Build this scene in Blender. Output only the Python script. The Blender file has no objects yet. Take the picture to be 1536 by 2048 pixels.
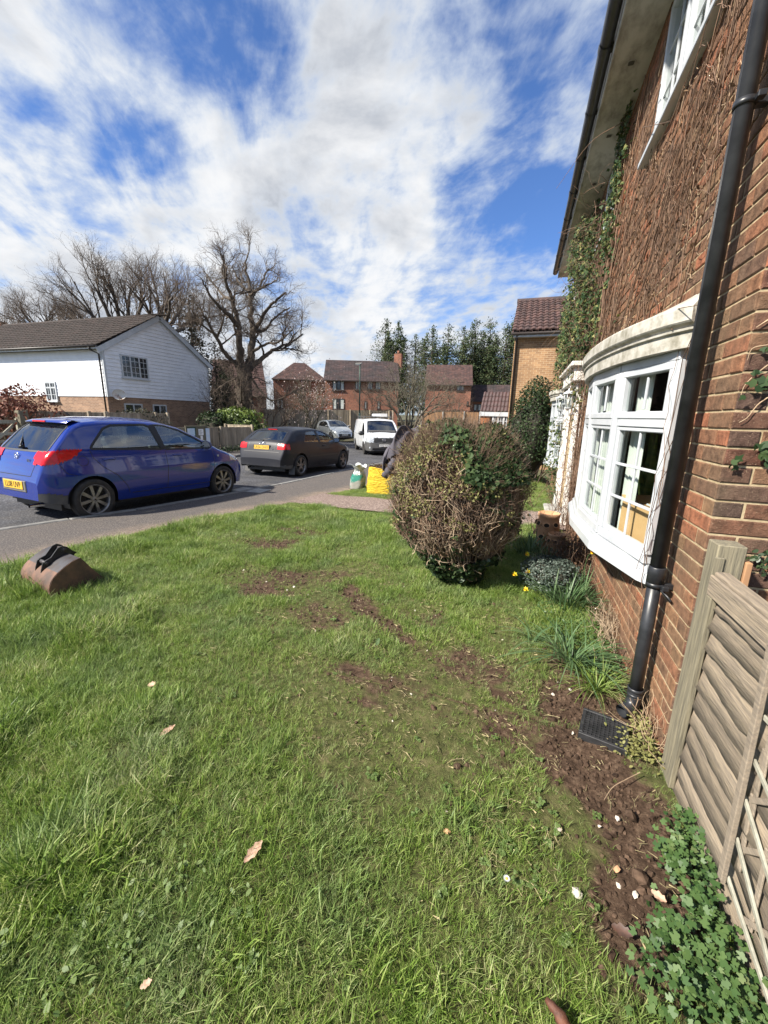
import bpy, bmesh, math, random
import numpy as np
from mathutils import Vector, Matrix
random.seed(11)
RS = np.random.RandomState(11)
R = math.radians
S = bpy.context.scene
COL = S.collection

# ------------------------------------------------------------------ camera
CAM_H = 1.62
FPX = 810.0
_p, _r, _y = R(13.35), R(-1.25), R(18.2)
_fwd = np.array([-math.sin(_y)*math.cos(_p), math.cos(_y)*math.cos(_p), -math.sin(_p)])
_rt = np.array([math.cos(_y), math.sin(_y), 0.0])
_dn = np.cross(_fwd, _rt)
_c, _s = math.cos(_r), math.sin(_r)
CR, CD, CF = _c*_rt+_s*_dn, -_s*_rt+_c*_dn, _fwd
cam_d = bpy.data.cameras.new('camera')
cam = bpy.data.objects.new('camera', cam_d)
COL.objects.link(cam)
mw = Matrix.Identity(4)
for i in range(3):
    mw[i][0] = CR[i]; mw[i][1] = -CD[i]; mw[i][2] = -CF[i]
mw[2][3] = CAM_H
cam.matrix_world = mw
cam_d.sensor_fit = 'VERTICAL'
cam_d.sensor_height = 36.0
cam_d.lens = FPX/2048*36.0
cam_d.clip_start = 0.03
cam_d.clip_end = 2000
S.camera = cam

def ray(x, y):
    return CR*(x-768)/FPX + CD*(y-1024)/FPX + CF
def atz(x, y, z=0.0):
    d = ray(x, y); t = (z-CAM_H)/d[2]; return np.array([d[0]*t, d[1]*t, z])
def atX(x, y, X):
    d = ray(x, y); t = X/d[0]; return d*t+np.array([0, 0, CAM_H])
def atY(x, y, Y):
    d = ray(x, y); t = Y/d[1]; return d*t+np.array([0, 0, CAM_H])
def atd(x, y, dist):
    d = ray(x, y); t = dist/math.hypot(d[0], d[1]); return d*t+np.array([0, 0, CAM_H])
def proj(P):
    v = np.array(P, float)-np.array([0, 0, CAM_H])
    w = v@CF
    return 768+FPX*(v@CR)/w, 1024+FPX*(v@CD)/w, w

# ------------------------------------------------------------------ sun and sky
SUN_AZ = math.atan2(-0.72, -0.69)      # direction the light comes from, atan2(x, y)
SUN_EL = R(41)
sd = bpy.data.lights.new('sun', 'SUN')
sd.energy = 3.8
sd.angle = R(2.5)
sd.color = (1.0, 0.93, 0.82)
sun = bpy.data.objects.new('sun', sd)
COL.objects.link(sun)
sv = Vector((math.sin(SUN_AZ)*math.cos(SUN_EL), math.cos(SUN_AZ)*math.cos(SUN_EL), math.sin(SUN_EL)))
sun.rotation_euler = sv.to_track_quat('Z', 'Y').to_euler()
sun.location = (-10, 0, 30)

W = bpy.data.worlds.new('World')
S.world = W
W.use_nodes = True
nt = W.node_tree
nt.nodes.clear()
N = nt.nodes.new
def LK(a, b): nt.links.new(a, b)
out = N('ShaderNodeOutputWorld')
bg = N('ShaderNodeBackground'); bg.inputs['Strength'].default_value = 0.11
LK(bg.outputs[0], out.inputs[0])
sky = N('ShaderNodeTexSky'); sky.sky_type = 'NISHITA'; sky.sun_disc = False
sky.sun_elevation = SUN_EL
sky.sun_rotation = SUN_AZ
sky.air_density = 1.0; sky.dust_density = 0.3; sky.ozone_density = 2.5
tc = N('ShaderNodeTexCoord')
sep = N('ShaderNodeSeparateXYZ'); LK(tc.outputs['Generated'], sep.inputs[0])
def wm(op, a, b=None, c=None, clamp=False):
    n = N('ShaderNodeMath'); n.operation = op; n.use_clamp = clamp
    for i, v in enumerate((a, b, c)):
        if v is None: continue
        if isinstance(v, (int, float)): n.inputs[i].default_value = v
        else: LK(v, n.inputs[i])
    return n.outputs[0]
zc = wm('ADD', wm('MAXIMUM', sep.outputs[2], 0.0), 0.13)
px_ = wm('DIVIDE', sep.outputs[0], zc); py_ = wm('DIVIDE', sep.outputs[1], zc)
comb = N('ShaderNodeCombineXYZ'); LK(px_, comb.inputs[0]); LK(py_, comb.inputs[1])
def wnoise(scale, detail, rough, stretch=(1, 1, 1), rot=0, loc=(0, 0, 0), distort=0.0, vec=None):
    m = N('ShaderNodeMapping'); m.inputs['Scale'].default_value = stretch
    m.inputs['Rotation'].default_value = (0, 0, rot); m.inputs['Location'].default_value = loc
    if rot:
        m0 = N('ShaderNodeMapping'); m0.inputs['Rotation'].default_value = (0, 0, rot); m.inputs['Rotation'].default_value = (0, 0, 0)
        LK(comb.outputs[0], m0.inputs[0]); LK(m0.outputs[0], m.inputs[0])
    else:
        LK(vec if vec is not None else comb.outputs[0], m.inputs[0])
    n = N('ShaderNodeTexNoise'); n.inputs['Scale'].default_value = scale
    n.inputs['Detail'].default_value = detail; n.inputs['Roughness'].default_value = rough
    n.inputs['Distortion'].default_value = distort
    LK(m.outputs[0], n.inputs[0]); return n.outputs[0]
def wramp(v, pts):
    n = N('ShaderNodeMapRange'); n.interpolation_type = 'SMOOTHSTEP'
    LK(v, n.inputs[0]); n.inputs[1].default_value = pts[0]; n.inputs[2].default_value = pts[1]
    n.inputs[3].default_value = pts[2]; n.inputs[4].default_value = pts[3]
    return n.outputs[0]
# bodies of cloud where the photograph has them (directions in the sky, angular size)
BLOBS = [(70, 120, .14, .45), (30, 330, .20, .4), (60, 520, .30, .6), (330, 450, .24, .55), (560, 420, .22, .6), (500, 560, .22, .45),
         (740, 310, .17, .7), (800, 100, .14, .6), (720, 30, .13, .5), (900, 200, .12, .45), (690, 560, .20, .5), (180, 640, .22, .4), (920, 640, .13, .45),
         (1040, 60, .08, .3), (430, 120, .1, .12), (720, 420, .12, .4), (1190, 250, .10, .4),
         (560, 270, .10, -.8), (350, 350, .09, -.55), (270, 270, .12, -.75), (540, 60, .12, -.6), (640, 170, .08, -.7), (430, 180, .10, -.6), (220, 60, .10, -.6), (800, 30, .05, -.2), (1080, 230, .16, -.36), (1010, 430, .18, -.30), (980, 560, .14, -.10), (1110, 100, .10, -.25), (60, 600, .07, -.5), (640, 640, .08, -.3)]
cover = None
for (bx, by, s_, a_) in BLOBS:
    d_ = ray(bx, by); d_ = d_/np.linalg.norm(d_)
    vm = N('ShaderNodeVectorMath'); vm.operation = 'DISTANCE'
    LK(tc.outputs['Generated'], vm.inputs[0]); vm.inputs[1].default_value = tuple(d_)
    g_ = wm('MULTIPLY', wm('EXPONENT', wm('MULTIPLY', wm('POWER', wm('DIVIDE', vm.outputs['Value'], s_), 2.0), -1.0)), a_)
    cover = g_ if cover is None else wm('ADD', cover, g_)
HD = _y   # streaks run along the way the camera looks
big = wnoise(1.9, 8, .60, (1, .75, 1), -HD, (3.1, 1.7, 0), .25)
fine = wnoise(4.2, 8, .62, (1.0, .42, 1), -HD-.25, (7.3, 2.2, 0), .35)
rip = wnoise(11.0, 5, .55, (.75, 1.0, 1), -HD+.5, (1.0, 5.0, 0), .3)
puff = wnoise(5.5, 9, .55, (1, 1, 1), 0, (2, 9, 4), .2, tc.outputs['Generated'])
dens = wm('ADD', wm('ADD', wm('MULTIPLY', wm('SUBTRACT', big, .5), 1.25), wm('MULTIPLY', wm('SUBTRACT', fine, .5), 1.85)), wm('ADD', wm('MULTIPLY', wm('SUBTRACT', rip, .5), .65), wm('MULTIPLY', wm('SUBTRACT', puff, .5), 1.9)))
dens = wm('ADD', dens, wm('MULTIPLY', wm('MINIMUM', wm('MAXIMUM', cover, -.6), .65), .50))
dens = wm('ADD', dens, .10)
low = wramp(sep.outputs[2], (.0, .30, .22, 0.0))
dens = wm('ADD', dens, low)
mask = wramp(dens, (-.30, .50, 0.0, 1.0))
thick = wramp(dens, (.10, .75, 0.0, 1.0))
shade = wnoise(3.4, 7, .55, (1, 1, 1.7), 0, (5, 3, 1), .2, tc.outputs['Generated'])
shade2 = wramp(shade, (.42, .66, 0.0, 1.0))
crA = N('ShaderNodeMixRGB'); crA.inputs[1].default_value = (2.15, 2.4, 2.75, 1); crA.inputs[2].default_value = (3.05, 3.06, 3.07, 1)
LK(thick, crA.inputs[0])
crB = N('ShaderNodeMixRGB'); crB.inputs[2].default_value = (1.25, 1.38, 1.6, 1)
LK(wm('MULTIPLY', wm('MULTIPLY', shade2, thick), .85), crB.inputs[0]); LK(crA.outputs[0], crB.inputs[1])
skyc = N('ShaderNodeMixRGB'); skyc.blend_type = 'MULTIPLY'; skyc.inputs[0].default_value = 1.0
skyc.inputs[2].default_value = (.31, .41, .58, 1)
LK(sky.outputs[0], skyc.inputs[1])
mx = N('ShaderNodeMixRGB'); LK(wm('MULTIPLY', mask, .97), mx.inputs[0]); LK(skyc.outputs[0], mx.inputs[1]); LK(crB.outputs[0], mx.inputs[2])
LK(mx.outputs[0], bg.inputs[0])

S.view_settings.view_transform = 'Standard'
S.view_settings.look = 'None'
S.view_settings.gamma = 1.0
S.view_settings.use_curve_mapping = False
S.view_settings.exposure = 1.55

# ------------------------------------------------------------------ materials
def new_mat(name):
    m = bpy.data.materials.new(name); m.use_nodes = True
    t = m.node_tree; b = t.nodes['Principled BSDF']
    return m, t, b
def pos_node(t, objspace=False):
    if objspace:
        n = t.nodes.new('ShaderNodeTexCoord'); return n.outputs['Object']
    n = t.nodes.new('ShaderNodeNewGeometry'); return n.outputs['Position']
def tnoise(t, vec, scale, detail=4, rough=.55, stretch=None, dist=0.0):
    if stretch is not None:
        m = t.nodes.new('ShaderNodeMapping'); m.inputs['Scale'].default_value = stretch
        t.links.new(vec, m.inputs[0]); vec = m.outputs[0]
    n = t.nodes.new('ShaderNodeTexNoise'); n.inputs['Scale'].default_value = scale
    n.inputs['Detail'].default_value = detail; n.inputs['Roughness'].default_value = rough
    n.inputs['Distortion'].default_value = dist
    t.links.new(vec, n.inputs['Vector']); return n.outputs[0]
def tramp(t, v, stops, interp='LINEAR'):
    n = t.nodes.new('ShaderNodeValToRGB'); e = n.color_ramp.elements
    n.color_ramp.interpolation = interp
    while len(e) < len(stops): e.new(.5)
    for k, (p, c) in enumerate(stops):
        e[k].position = p; e[k].color = (c[0], c[1], c[2], 1)
    t.links.new(v, n.inputs[0]); return n.outputs[0]
def tmix(t, f, a, b, mode='MIX'):
    n = t.nodes.new('ShaderNodeMixRGB'); n.blend_type = mode
    for i, v in enumerate((f, a, b)):
        if isinstance(v, (int, float)): n.inputs[i].default_value = v
        elif isinstance(v, tuple): n.inputs[i].default_value = (v[0], v[1], v[2], 1)
        else: t.links.new(v, n.inputs[i])
    return n.outputs[0]
def tmath(t, op, a, b=0.0, clamp=False):
    n = t.nodes.new('ShaderNodeMath'); n.operation = op; n.use_clamp = clamp
    for i, v in enumerate((a, b)):
        if isinstance(v, (int, float)): n.inputs[i].default_value = v
        else: t.links.new(v, n.inputs[i])
    return n.outputs[0]
def tbump(t, b, h, strength=.5, dist=.01):
    n = t.nodes.new('ShaderNodeBump'); n.inputs['Strength'].default_value = strength
    n.inputs['Distance'].default_value = dist
    t.links.new(h, n.inputs['Height']); t.links.new(n.outputs[0], b.inputs['Normal'])
def trand(t):
    o = t.nodes.new('ShaderNodeObjectInfo'); g = t.nodes.new('ShaderNodeNewGeometry')
    s = tmath(t, 'ADD', o.outputs['Random'], g.outputs['Random Per Island'])
    return tmath(t, 'FRACT', s)
def mat(name, c1, c2=None, scale=8, rough=.6, metal=0.0, bump=0.0, bscale=None, detail=5, stretch=None, objspace=False, spec=None, coat=0.0, bdist=.005, lo=.35, hi=.65, rvar=0.0, var=0.0):
    m, t, b = new_mat(name)
    b.inputs['Roughness'].default_value = rough
    b.inputs['Metallic'].default_value = metal
    if spec is not None: b.inputs['Specular IOR Level'].default_value = spec
    if coat: b.inputs['Coat Weight'].default_value = coat; b.inputs['Coat Roughness'].default_value = .05
    b.inputs['Base Color'].default_value = (*c1, 1)
    v = pos_node(t, objspace)
    col = None
    if c2 is not None:
        n = tnoise(t, v, scale, detail, .6, stretch)
        col = tramp(t, n, [(lo, c1), (hi, c2)])
        if rvar:
            rr = tmath(t, 'MULTIPLY_ADD', n, rvar); 
            t.nodes[-1].inputs[2].default_value = rough-rvar*.5
            t.links.new(rr, b.inputs['Roughness'])
    if var:
        r_ = trand(t)
        k = tmath(t, 'MULTIPLY_ADD', r_, 2*var); t.nodes[-1].inputs[2].default_value = 1-var
        hv = t.nodes.new('ShaderNodeHueSaturation')
        if col is None: hv.inputs['Color'].default_value = (*c1, 1)
        else: t.links.new(col, hv.inputs['Color'])
        t.links.new(k, hv.inputs['Value']); col = hv.outputs[0]
    if col is not None: t.links.new(col, b.inputs['Base Color'])
    if bump:
        h = tnoise(t, v, bscale or scale*3, 6, .6, stretch)
        tbump(t, b, h, bump, bdist)
    return m

def leaf_mat(name, stops, nscale=3.0, trans=.35, rough=.5, spec=.35, big=None):
    m, t, b = new_mat(name)
    r_ = trand(t)
    v = pos_node(t)
    n = tnoise(t, v, nscale, 3, .6)
    k = tmath(t, 'ADD', tmath(t, 'MULTIPLY', r_, .55), tmath(t, 'MULTIPLY', tmath(t, 'SUBTRACT', n, .25, True), .9))
    col = tramp(t, k, stops)
    t.links.new(col, b.inputs['Base Color'])
    b.inputs['Roughness'].default_value = rough
    b.inputs['Specular IOR Level'].default_value = spec
    tr = t.nodes.new('ShaderNodeBsdfTranslucent'); t.links.new(col, tr.inputs[0])
    ms = t.nodes.new('ShaderNodeMixShader'); ms.inputs[0].default_value = trans
    o = t.nodes['Material Output']
    t.links.new(b.outputs[0], ms.inputs[1]); t.links.new(tr.outputs[0], ms.inputs[2]); t.links.new(ms.outputs[0], o.inputs[0])
    return m

def glass_mat(name, tint=(.85, .9, .88), refl=1.5, minr=.06, rough=.0):
    m, t, b = new_mat(name)
    t.nodes.remove(b)
    o = t.nodes['Material Output']
    tr = t.nodes.new('ShaderNodeBsdfTransparent'); tr.inputs[0].default_value = (*tint, 1)
    gl = t.nodes.new('ShaderNodeBsdfGlossy'); gl.inputs['Roughness'].default_value = rough
    g_ = t.nodes.new('ShaderNodeNewGeometry'); dt = t.nodes.new('ShaderNodeVectorMath'); dt.operation = 'DOT_PRODUCT'
    t.links.new(g_.outputs['Incoming'], dt.inputs[0]); t.links.new(g_.outputs['Normal'], dt.inputs[1])
    c_ = tmath(t, 'SUBTRACT', 1.0, tmath(t, 'ABSOLUTE', dt.outputs['Value']), True)
    f = tmath(t, 'ADD', tmath(t, 'MULTIPLY', tmath(t, 'POWER', c_, 5.0), .9-minr), minr, True)      # Schlick, alike from both sides
    ms = t.nodes.new('ShaderNodeMixShader'); t.links.new(f, ms.inputs[0])
    t.links.new(tr.outputs[0], ms.inputs[1]); t.links.new(gl.outputs[0], ms.inputs[2]); t.links.new(ms.outputs[0], o.inputs[0])
    return m

M = {}
def brick_mat(name, stops, objspace=False, speck=.5):
    m, t, b = new_mat(name)
    r_ = trand(t); v = pos_node(t)
    col = tramp(t, r_, stops)
    n = tnoise(t, v, 22, 6, .65)
    dk = tramp(t, n, [(.34, (.50, .46, .44)), (.62, (1.15, 1.10, 1.03))])
    col = tmix(t, 1.0, col, dk, 'MULTIPLY')
    n2 = tnoise(t, v, 130, 3, .7)
    sp = tramp(t, n2, [(.60, (0, 0, 0)), (.72, (speck, speck, speck))])
    col = tmix(t, sp, col, (.40, .30, .20))
    n3 = tnoise(t, v, 2.3, 4, .6)
    gr = tramp(t, n3, [(.45, (0, 0, 0)), (.75, (.55, .55, .55))])
    col = tmix(t, gr, col, (.15, .115, .075))
    t.links.new(col, b.inputs['Base Color'])
    b.inputs['Roughness'].default_value = .88
    b.inputs['Specular IOR Level'].default_value = .2
    h = tnoise(t, v, 75, 8, .75); tbump(t, b, h, 1.0, .011)
    return m
M['brick'] = brick_mat('brick', [(0, (.23, .115, .070)), (.2, (.18, .11, .072)), (.4, (.27, .145, .085)), (.55, (.15, .095, .070)), (.7, (.25, .155, .092)), (.85, (.33, .135, .078)), (1, (.21, .135, .085))])
M['brick_dark'] = brick_mat('brick_dark', [(0, (.15, .07, .05)), (.3, (.12, .075, .06)), (.6, (.18, .09, .06)), (.9, (.10, .07, .06)), (1, (.25, .09, .055))], speck=.7)
M['mortar'] = mat('mortar', (.31, .24, .145), (.45, .36, .23), 30, .95, bump=.5, bscale=150, spec=.1)

def far_brick(name, c1, c2, mort, sc=1.0, msize=.012, bw=.225, bh=.075):
    # courses too far away to be told apart one by one
    m, t, b = new_mat(name)
    v = pos_node(t)
    g = t.nodes.new('ShaderNodeNewGeometry')
    sepp = t.nodes.new('ShaderNodeSeparateXYZ'); t.links.new(v, sepp.inputs[0])
    s = tmath(t, 'ADD', sepp.outputs[0], sepp.outputs[1])
    cb = t.nodes.new('ShaderNodeCombineXYZ'); t.links.new(s, cb.inputs[0]); t.links.new(sepp.outputs[2], cb.inputs[1])
    br = t.nodes.new('ShaderNodeTexBrick')
    br.inputs['Scale'].default_value = 1.0
    br.inputs['Brick Width'].default_value = bw*sc; br.inputs['Row Height'].default_value = bh*sc
    br.inputs['Mortar Size'].default_value = msize*sc*.5; br.inputs['Mortar Smooth'].default_value = .2
    br.inputs['Color1'].default_value = (*c1, 1); br.inputs['Color2'].default_value = (*c2, 1); br.inputs['Mortar'].default_value = (*mort, 1)
    t.links.new(cb.outputs[0], br.inputs['Vector'])
    n = tnoise(t, v, 1.3, 5, .6)
    dk = tramp(t, n, [(.3, (.75, .72, .70)), (.65, (1.12, 1.08, 1.02))])
    col = tmix(t, 1.0, br.outputs[0], dk, 'MULTIPLY')
    t.links.new(col, b.inputs['Base Color']); b.inputs['Roughness'].default_value = .9
    b.inputs['Specular IOR Level'].default_value = .15
    tbump(t, b, br.outputs['Fac'], -.4, .008)
    return m
M['brick_house_far'] = far_brick('far_tan_brick', (.36, .22, .12), (.24, .145, .085), (.46, .37, .25))
M['brick_red_far'] = far_brick('far_red_brick', (.27, .115, .078), (.18, .082, .062), (.25, .18, .14))
M['brick_white_house'] = far_brick('far_brown_brick', (.33, .215, .15), (.22, .145, .105), (.38, .31, .25))
M['pvc'] = mat('white_upvc', (.50, .52, .54), (.40, .425, .45), 4, .32, spec=.5)
M['white_paint'] = mat('aged_white_paint', (.72, .70, .66), (.50, .48, .42), 7, .6, bump=.3, bscale=60, lo=.4, hi=.75)
M['canopy'] = mat('mossy_white_moulding', (.44, .42, .37), (.19, .175, .13), 11, .8, bump=.5, bscale=60, lo=.42, hi=.70, detail=9)
M['soffit'] = mat('grimy_soffit_board', (.46, .45, .42), (.16, .15, .13), 5, .7, bump=.2, bscale=40, lo=.45, hi=.75, detail=9, stretch=(1.5, .7, 1.5))
M['black_pvc'] = mat('black_drain_plastic', (.012, .013, .016), (.030, .032, .036), 8, .38, spec=.5, bump=.12, bscale=120, bdist=.001)
M['black_grate'] = mat('black_gully_plastic', (.012, .013, .014), (.03, .03, .032), 20, .5)
M['glass'] = glass_mat('window_glass', (.90, .94, .92), 1.28, .05)
M['dark_glass'] = mat('dark_window_glass', (.012, .014, .017), (.035, .04, .045), 1.0, .05, spec=.8)
M['car_glass'] = glass_mat('car_glass', (.62, .70, .68), 1.6, .22)
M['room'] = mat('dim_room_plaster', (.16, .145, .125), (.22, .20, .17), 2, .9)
M['curtain'] = mat('net_curtain', (.52, .54, .52), (.42, .45, .42), 4, .9)
M['cardboard'] = mat('cardboard', (.50, .32, .15), (.44, .27, .12), 4, .85)
M['wood_grey'] = mat('weathered_timber', (.33, .27, .20), (.17, .14, .11), 9, .85, bump=.8, bscale=30, stretch=(10, .5, 10), detail=9, bdist=.004, var=.16, lo=.3, hi=.7)
M['wood_post'] = mat('weathered_post_timber', (.24, .21, .14), (.09, .082, .06), 8, .85, bump=.9, bscale=22, stretch=(12, 12, .7), detail=9, bdist=.004, var=.12, lo=.3, hi=.7)
M['wood_lap'] = mat('waney_lap_board', (.30, .24, .17), (.13, .108, .085), 13, .88, bump=.8, bscale=26, stretch=(7, .55, 7), detail=9, bdist=.006, var=.28, lo=.3, hi=.72)
M['wood_pale'] = mat('pale_lath', (.38, .37, .30), (.24, .23, .18), 20, .85, bump=.4, bscale=60, var=.15)
M['wood_fence'] = mat('old_fence_board', (.36, .30, .22), (.21, .175, .125), 3, .9, stretch=(6, 6, .6), var=.25, detail=7)
M['wood_orange'] = mat('new_orange_fence_board', (.42, .24, .12), (.30, .165, .085), 3, .9, stretch=(6, 6, .6), var=.15)
M['concrete'] = mat('concrete', (.34, .33, .30), (.24, .23, .21), 8, .9, bump=.3)

# ------------------------------------------------------------------ object helpers
def setp(o, label=None, cat=None, group=None, kind=None):
    if label: o['label'] = label
    if cat: o['category'] = cat
    if group: o['group'] = group
    if kind: o['kind'] = kind
    return o
def thing(name, label, cat, loc=(0, 0, 0), rz=0.0, group=None, rot=None):
    o = bpy.data.objects.new(name, None)
    o.empty_display_size = .1
    COL.objects.link(o)
    o.location = loc
    o.rotation_euler = rot if rot else (0, 0, rz)
    return setp(o, label, cat, group)
def link(name, me, material=None, parent=None, world=True, smooth=None):
    o = bpy.data.objects.new(name, me)
    COL.objects.link(o)
    if material is not None:
        mm = material if isinstance(material, (list, tuple)) else [material]
        me.materials.clear()
        for x in mm: me.materials.append(M[x] if isinstance(x, str) else x)
    if smooth:
        for p in me.polygons: p.use_smooth = True
    if parent is not None:
        o.parent = parent
        if world:
            if parent.parent is not None: pm = (parent.parent.matrix_basis @ parent.matrix_basis)
            else: pm = parent.matrix_basis
            o.matrix_basis = pm.inverted()
    return o
def dup_tree(root, loc, rz=None, label=None):
    r = root.copy(); COL.objects.link(r); r.location = loc
    if rz is not None: r.rotation_euler = (0, 0, rz)
    if label: r['label'] = label
    for ch in [c for c in bpy.data.objects if c.parent == root]:
        c = ch.copy(); COL.objects.link(c); c.parent = r
        for g in [k for k in bpy.data.objects if k.parent == ch]:
            d = g.copy(); COL.objects.link(d); d.parent = c
    return r

class MB:
    def __init__(s): s.v = []; s.f = []; s.sm = []
    def add(s, vs, fs, sm=False):
        o = len(s.v); s.v.extend([tuple(map(float, p)) for p in vs])
        for f in fs: s.f.append(tuple(i+o for i in f)); s.sm.append(sm)
        return s
    def box(s, c, d, rot=None, taper=1.0):
        x, y, z = d[0]/2, d[1]/2, d[2]/2; t = taper
        vs = [(-x, -y, -z), (x, -y, -z), (x, y, -z), (-x, y, -z), (-x*t, -y*t, z), (x*t, -y*t, z), (x*t, y*t, z), (-x*t, y*t, z)]
        if rot is not None:
            vs = [tuple(rot @ Vector(p)) for p in vs]
        vs = [(p[0]+c[0], p[1]+c[1], p[2]+c[2]) for p in vs]
        return s.add(vs, [(0, 3, 2, 1), (4, 5, 6, 7), (0, 1, 5, 4), (1, 2, 6, 5), (2, 3, 7, 6), (3, 0, 4, 7)])
    def cbox(s, c, d, ch=.004, rot=None):
        # chamfered box
        x, y, z = d[0]/2, d[1]/2, d[2]/2; h = min(ch, x*.9, y*.9, z*.9)
        vs = []; idx = {}
        for sx in (-1, 1):
            for sy in (-1, 1):
                for sz in (-1, 1):
                    for ax in range(3):
                        p = [sx*(x-h), sy*(y-h), sz*(z-h)]; q = [sx*x, sy*y, sz*z]; p[ax] = q[ax]
                        idx[(sx, sy, sz, ax)] = len(vs); vs.append(tuple(p))
        fs = []
        for ax in range(3):
            a, b = (ax+1) % 3, (ax+2) % 3
            for sg in (-1, 1):
                q = []
                for (u, w) in ((-1, -1), (1, -1), (1, 1), (-1, 1)):
                    k = [0, 0, 0]; k[ax] = sg; k[a] = u; k[b] = w
                    q.append(idx[(*k, ax)])
                fs.append(tuple(q if sg > 0 else q[::-1]))
        for ax in range(3):
            a, b = (ax+1) % 3, (ax+2) % 3
            for u in (-1, 1):
                for w in (-1, 1):
                    k0 = [0, 0, 0]; k0[ax] = -1; k0[a] = u; k0[b] = w
                    k1 = list(k0); k1[ax] = 1
                    q = [idx[(*k0, a)], idx[(*k1, a)], idx[(*k1, b)], idx[(*k0, b)]]
                    fs.append(tuple(q if u*w < 0 else q[::-1]))
        for sx in (-1, 1):
            for sy in (-1, 1):
                for sz in (-1, 1):
                    q = [idx[(sx, sy, sz, i)] for i in range(3)]
                    fs.append(tuple(q if sx*sy*sz > 0 else q[::-1]))
        if rot is not None: vs = [tuple(rot @ Vector(p)) for p in vs]
        vs = [(p[0]+c[0], p[1]+c[1], p[2]+c[2]) for p in vs]
        return s.add(vs, fs)
    def bmm(s, a, b, ch=0):
        c = [(a[i]+b[i])/2 for i in range(3)]; d = [abs(b[i]-a[i]) for i in range(3)]
        return s.cbox(c, d, ch) if ch else s.box(c, d)
    def bar(s, p, q, w, h, up=(0, 0, 1), ch=0):
        p = Vector(p); q = Vector(q); d = q-p; L = d.length; d.normalize()
        u = Vector(up)
        if abs(d.dot(u)) > .98: u = Vector((0, 1, 0))
        sd_ = d.cross(u).normalized(); u2 = sd_.cross(d).normalized()
        rot = Matrix((sd_, d, u2)).transposed()
        c = (p+q)/2
        return s.cbox(c, (w, L, h), ch, rot) if ch else s.box(c, (w, L, h), rot)
    def tube(s, pts, r, n=8, cap=True, sm=True):
        pts = [Vector(p) for p in pts]; m = len(pts)
        rr = r if isinstance(r, (list, tuple, np.ndarray)) else [r]*m
        vs = []; prev = None
        for i, p in enumerate(pts):
            t = (pts[min(i+1, m-1)]-pts[max(i-1, 0)]).normalized()
            if prev is None:
                a = Vector((0, 0, 1)) if abs(t.z) < .9 else Vector((1, 0, 0))
                u = t.cross(a).normalized()
            else:
                u = (prev-t*prev.dot(t)).normalized()
            prev = u; w = t.cross(u)
            for k in range(n):
                an = 2*math.pi*k/n
                vs.append(p+(u*math.cos(an)+w*math.sin(an))*rr[i])
        fs = []
        for i in range(m-1):
            for k in range(n):
                fs.append((i*n+k, i*n+(k+1) % n, (i+1)*n+(k+1) % n, (i+1)*n+k))
        s.add(vs, fs, sm)
        if cap:
            o = len(s.v)-len(vs)
            s.f.append(tuple(o+k for k in range(n))[::-1]); s.sm.append(False)
            s.f.append(tuple(o+(m-1)*n+k for k in range(n))); s.sm.append(False)
        return s
    def lathe(s, prof, c=(0, 0, 0), n=24, axis='z', closed=False, sm=True):
        vs = []; m = len(prof)
        for (r, z) in prof:
            for k in range(n):
                a = 2*math.pi*k/n
                x, y = r*math.cos(a), r*math.sin(a)
                p = (x, y, z) if axis == 'z' else ((x, z, y) if axis == 'y' else (z, x, y))
                vs.append((p[0]+c[0], p[1]+c[1], p[2]+c[2]))
        fs = []
        for i in range(m if closed else m-1):
            j = (i+1) % m
            for k in range(n):
                q = (i*n+k, i*n+(k+1) % n, j*n+(k+1) % n, j*n+k)
                fs.append(q if axis != 'y' else q[::-1])
        return s.add(vs, fs, sm)
    def prism(s, poly, h0, h1, axis='z', sm=False):
        # poly in 2D extruded along axis; for 'y' poly=(x,z), for 'x' poly=(y,z)
        n = len(poly)
        def P3(a, b, h): return (a, b, h) if axis == 'z' else ((a, h, b) if axis == 'y' else (h, a, b))
        vs = [P3(a, b, h0) for a, b in poly]+[P3(a, b, h1) for a, b in poly]
        fs = [tuple(range(n))[::-1], tuple(range(n, 2*n))]+[(i, (i+1) % n, n+(i+1) % n, n+i) for i in range(n)]
        return s.add(vs, fs, sm)
    def grid(s, P, sm=True):
        # P: array [a][b] of points
        a, b = len(P), len(P[0])
        vs = [p for row in P for p in row]
        fs = [(i*b+j, i*b+j+1, (i+1)*b+j+1, (i+1)*b+j) for i in range(a-1) for j in range(b-1)]
        return s.add(vs, fs, sm)
    def mesh(s, name):
        me = bpy.data.meshes.new(name); me.from_pydata(s.v, [], s.f); me.update()
        if any(s.sm): me.polygons.foreach_set('use_smooth', s.sm)
        return me
    def build(s, name, material=None, parent=None, world=True, fix=True):
        me = s.mesh(name)
        if fix and len(s.f) < 60000:
            bm = bmesh.new(); bm.from_mesh(me); bmesh.ops.recalc_face_normals(bm, faces=bm.faces); bm.to_mesh(me); bm.free()
        return link(name, me, material, parent, world)

def np_mesh(name, V, nper):
    # V: (N, nper, 3) array of polygons
    V = np.asarray(V, dtype=np.float32); n = V.shape[0]
    me = bpy.data.meshes.new(name)
    me.vertices.add(n*nper); me.vertices.foreach_set('co', V.reshape(-1))
    me.loops.add(n*nper); me.loops.foreach_set('vertex_index', np.arange(n*nper, dtype=np.int32))
    me.polygons.add(n)
    me.polygons.foreach_set('loop_start', np.arange(0, n*nper, nper, dtype=np.int32))
    me.polygons.foreach_set('loop_total', np.full(n, nper, dtype=np.int32))
    me.update(calc_edges=True)
    return me

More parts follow.
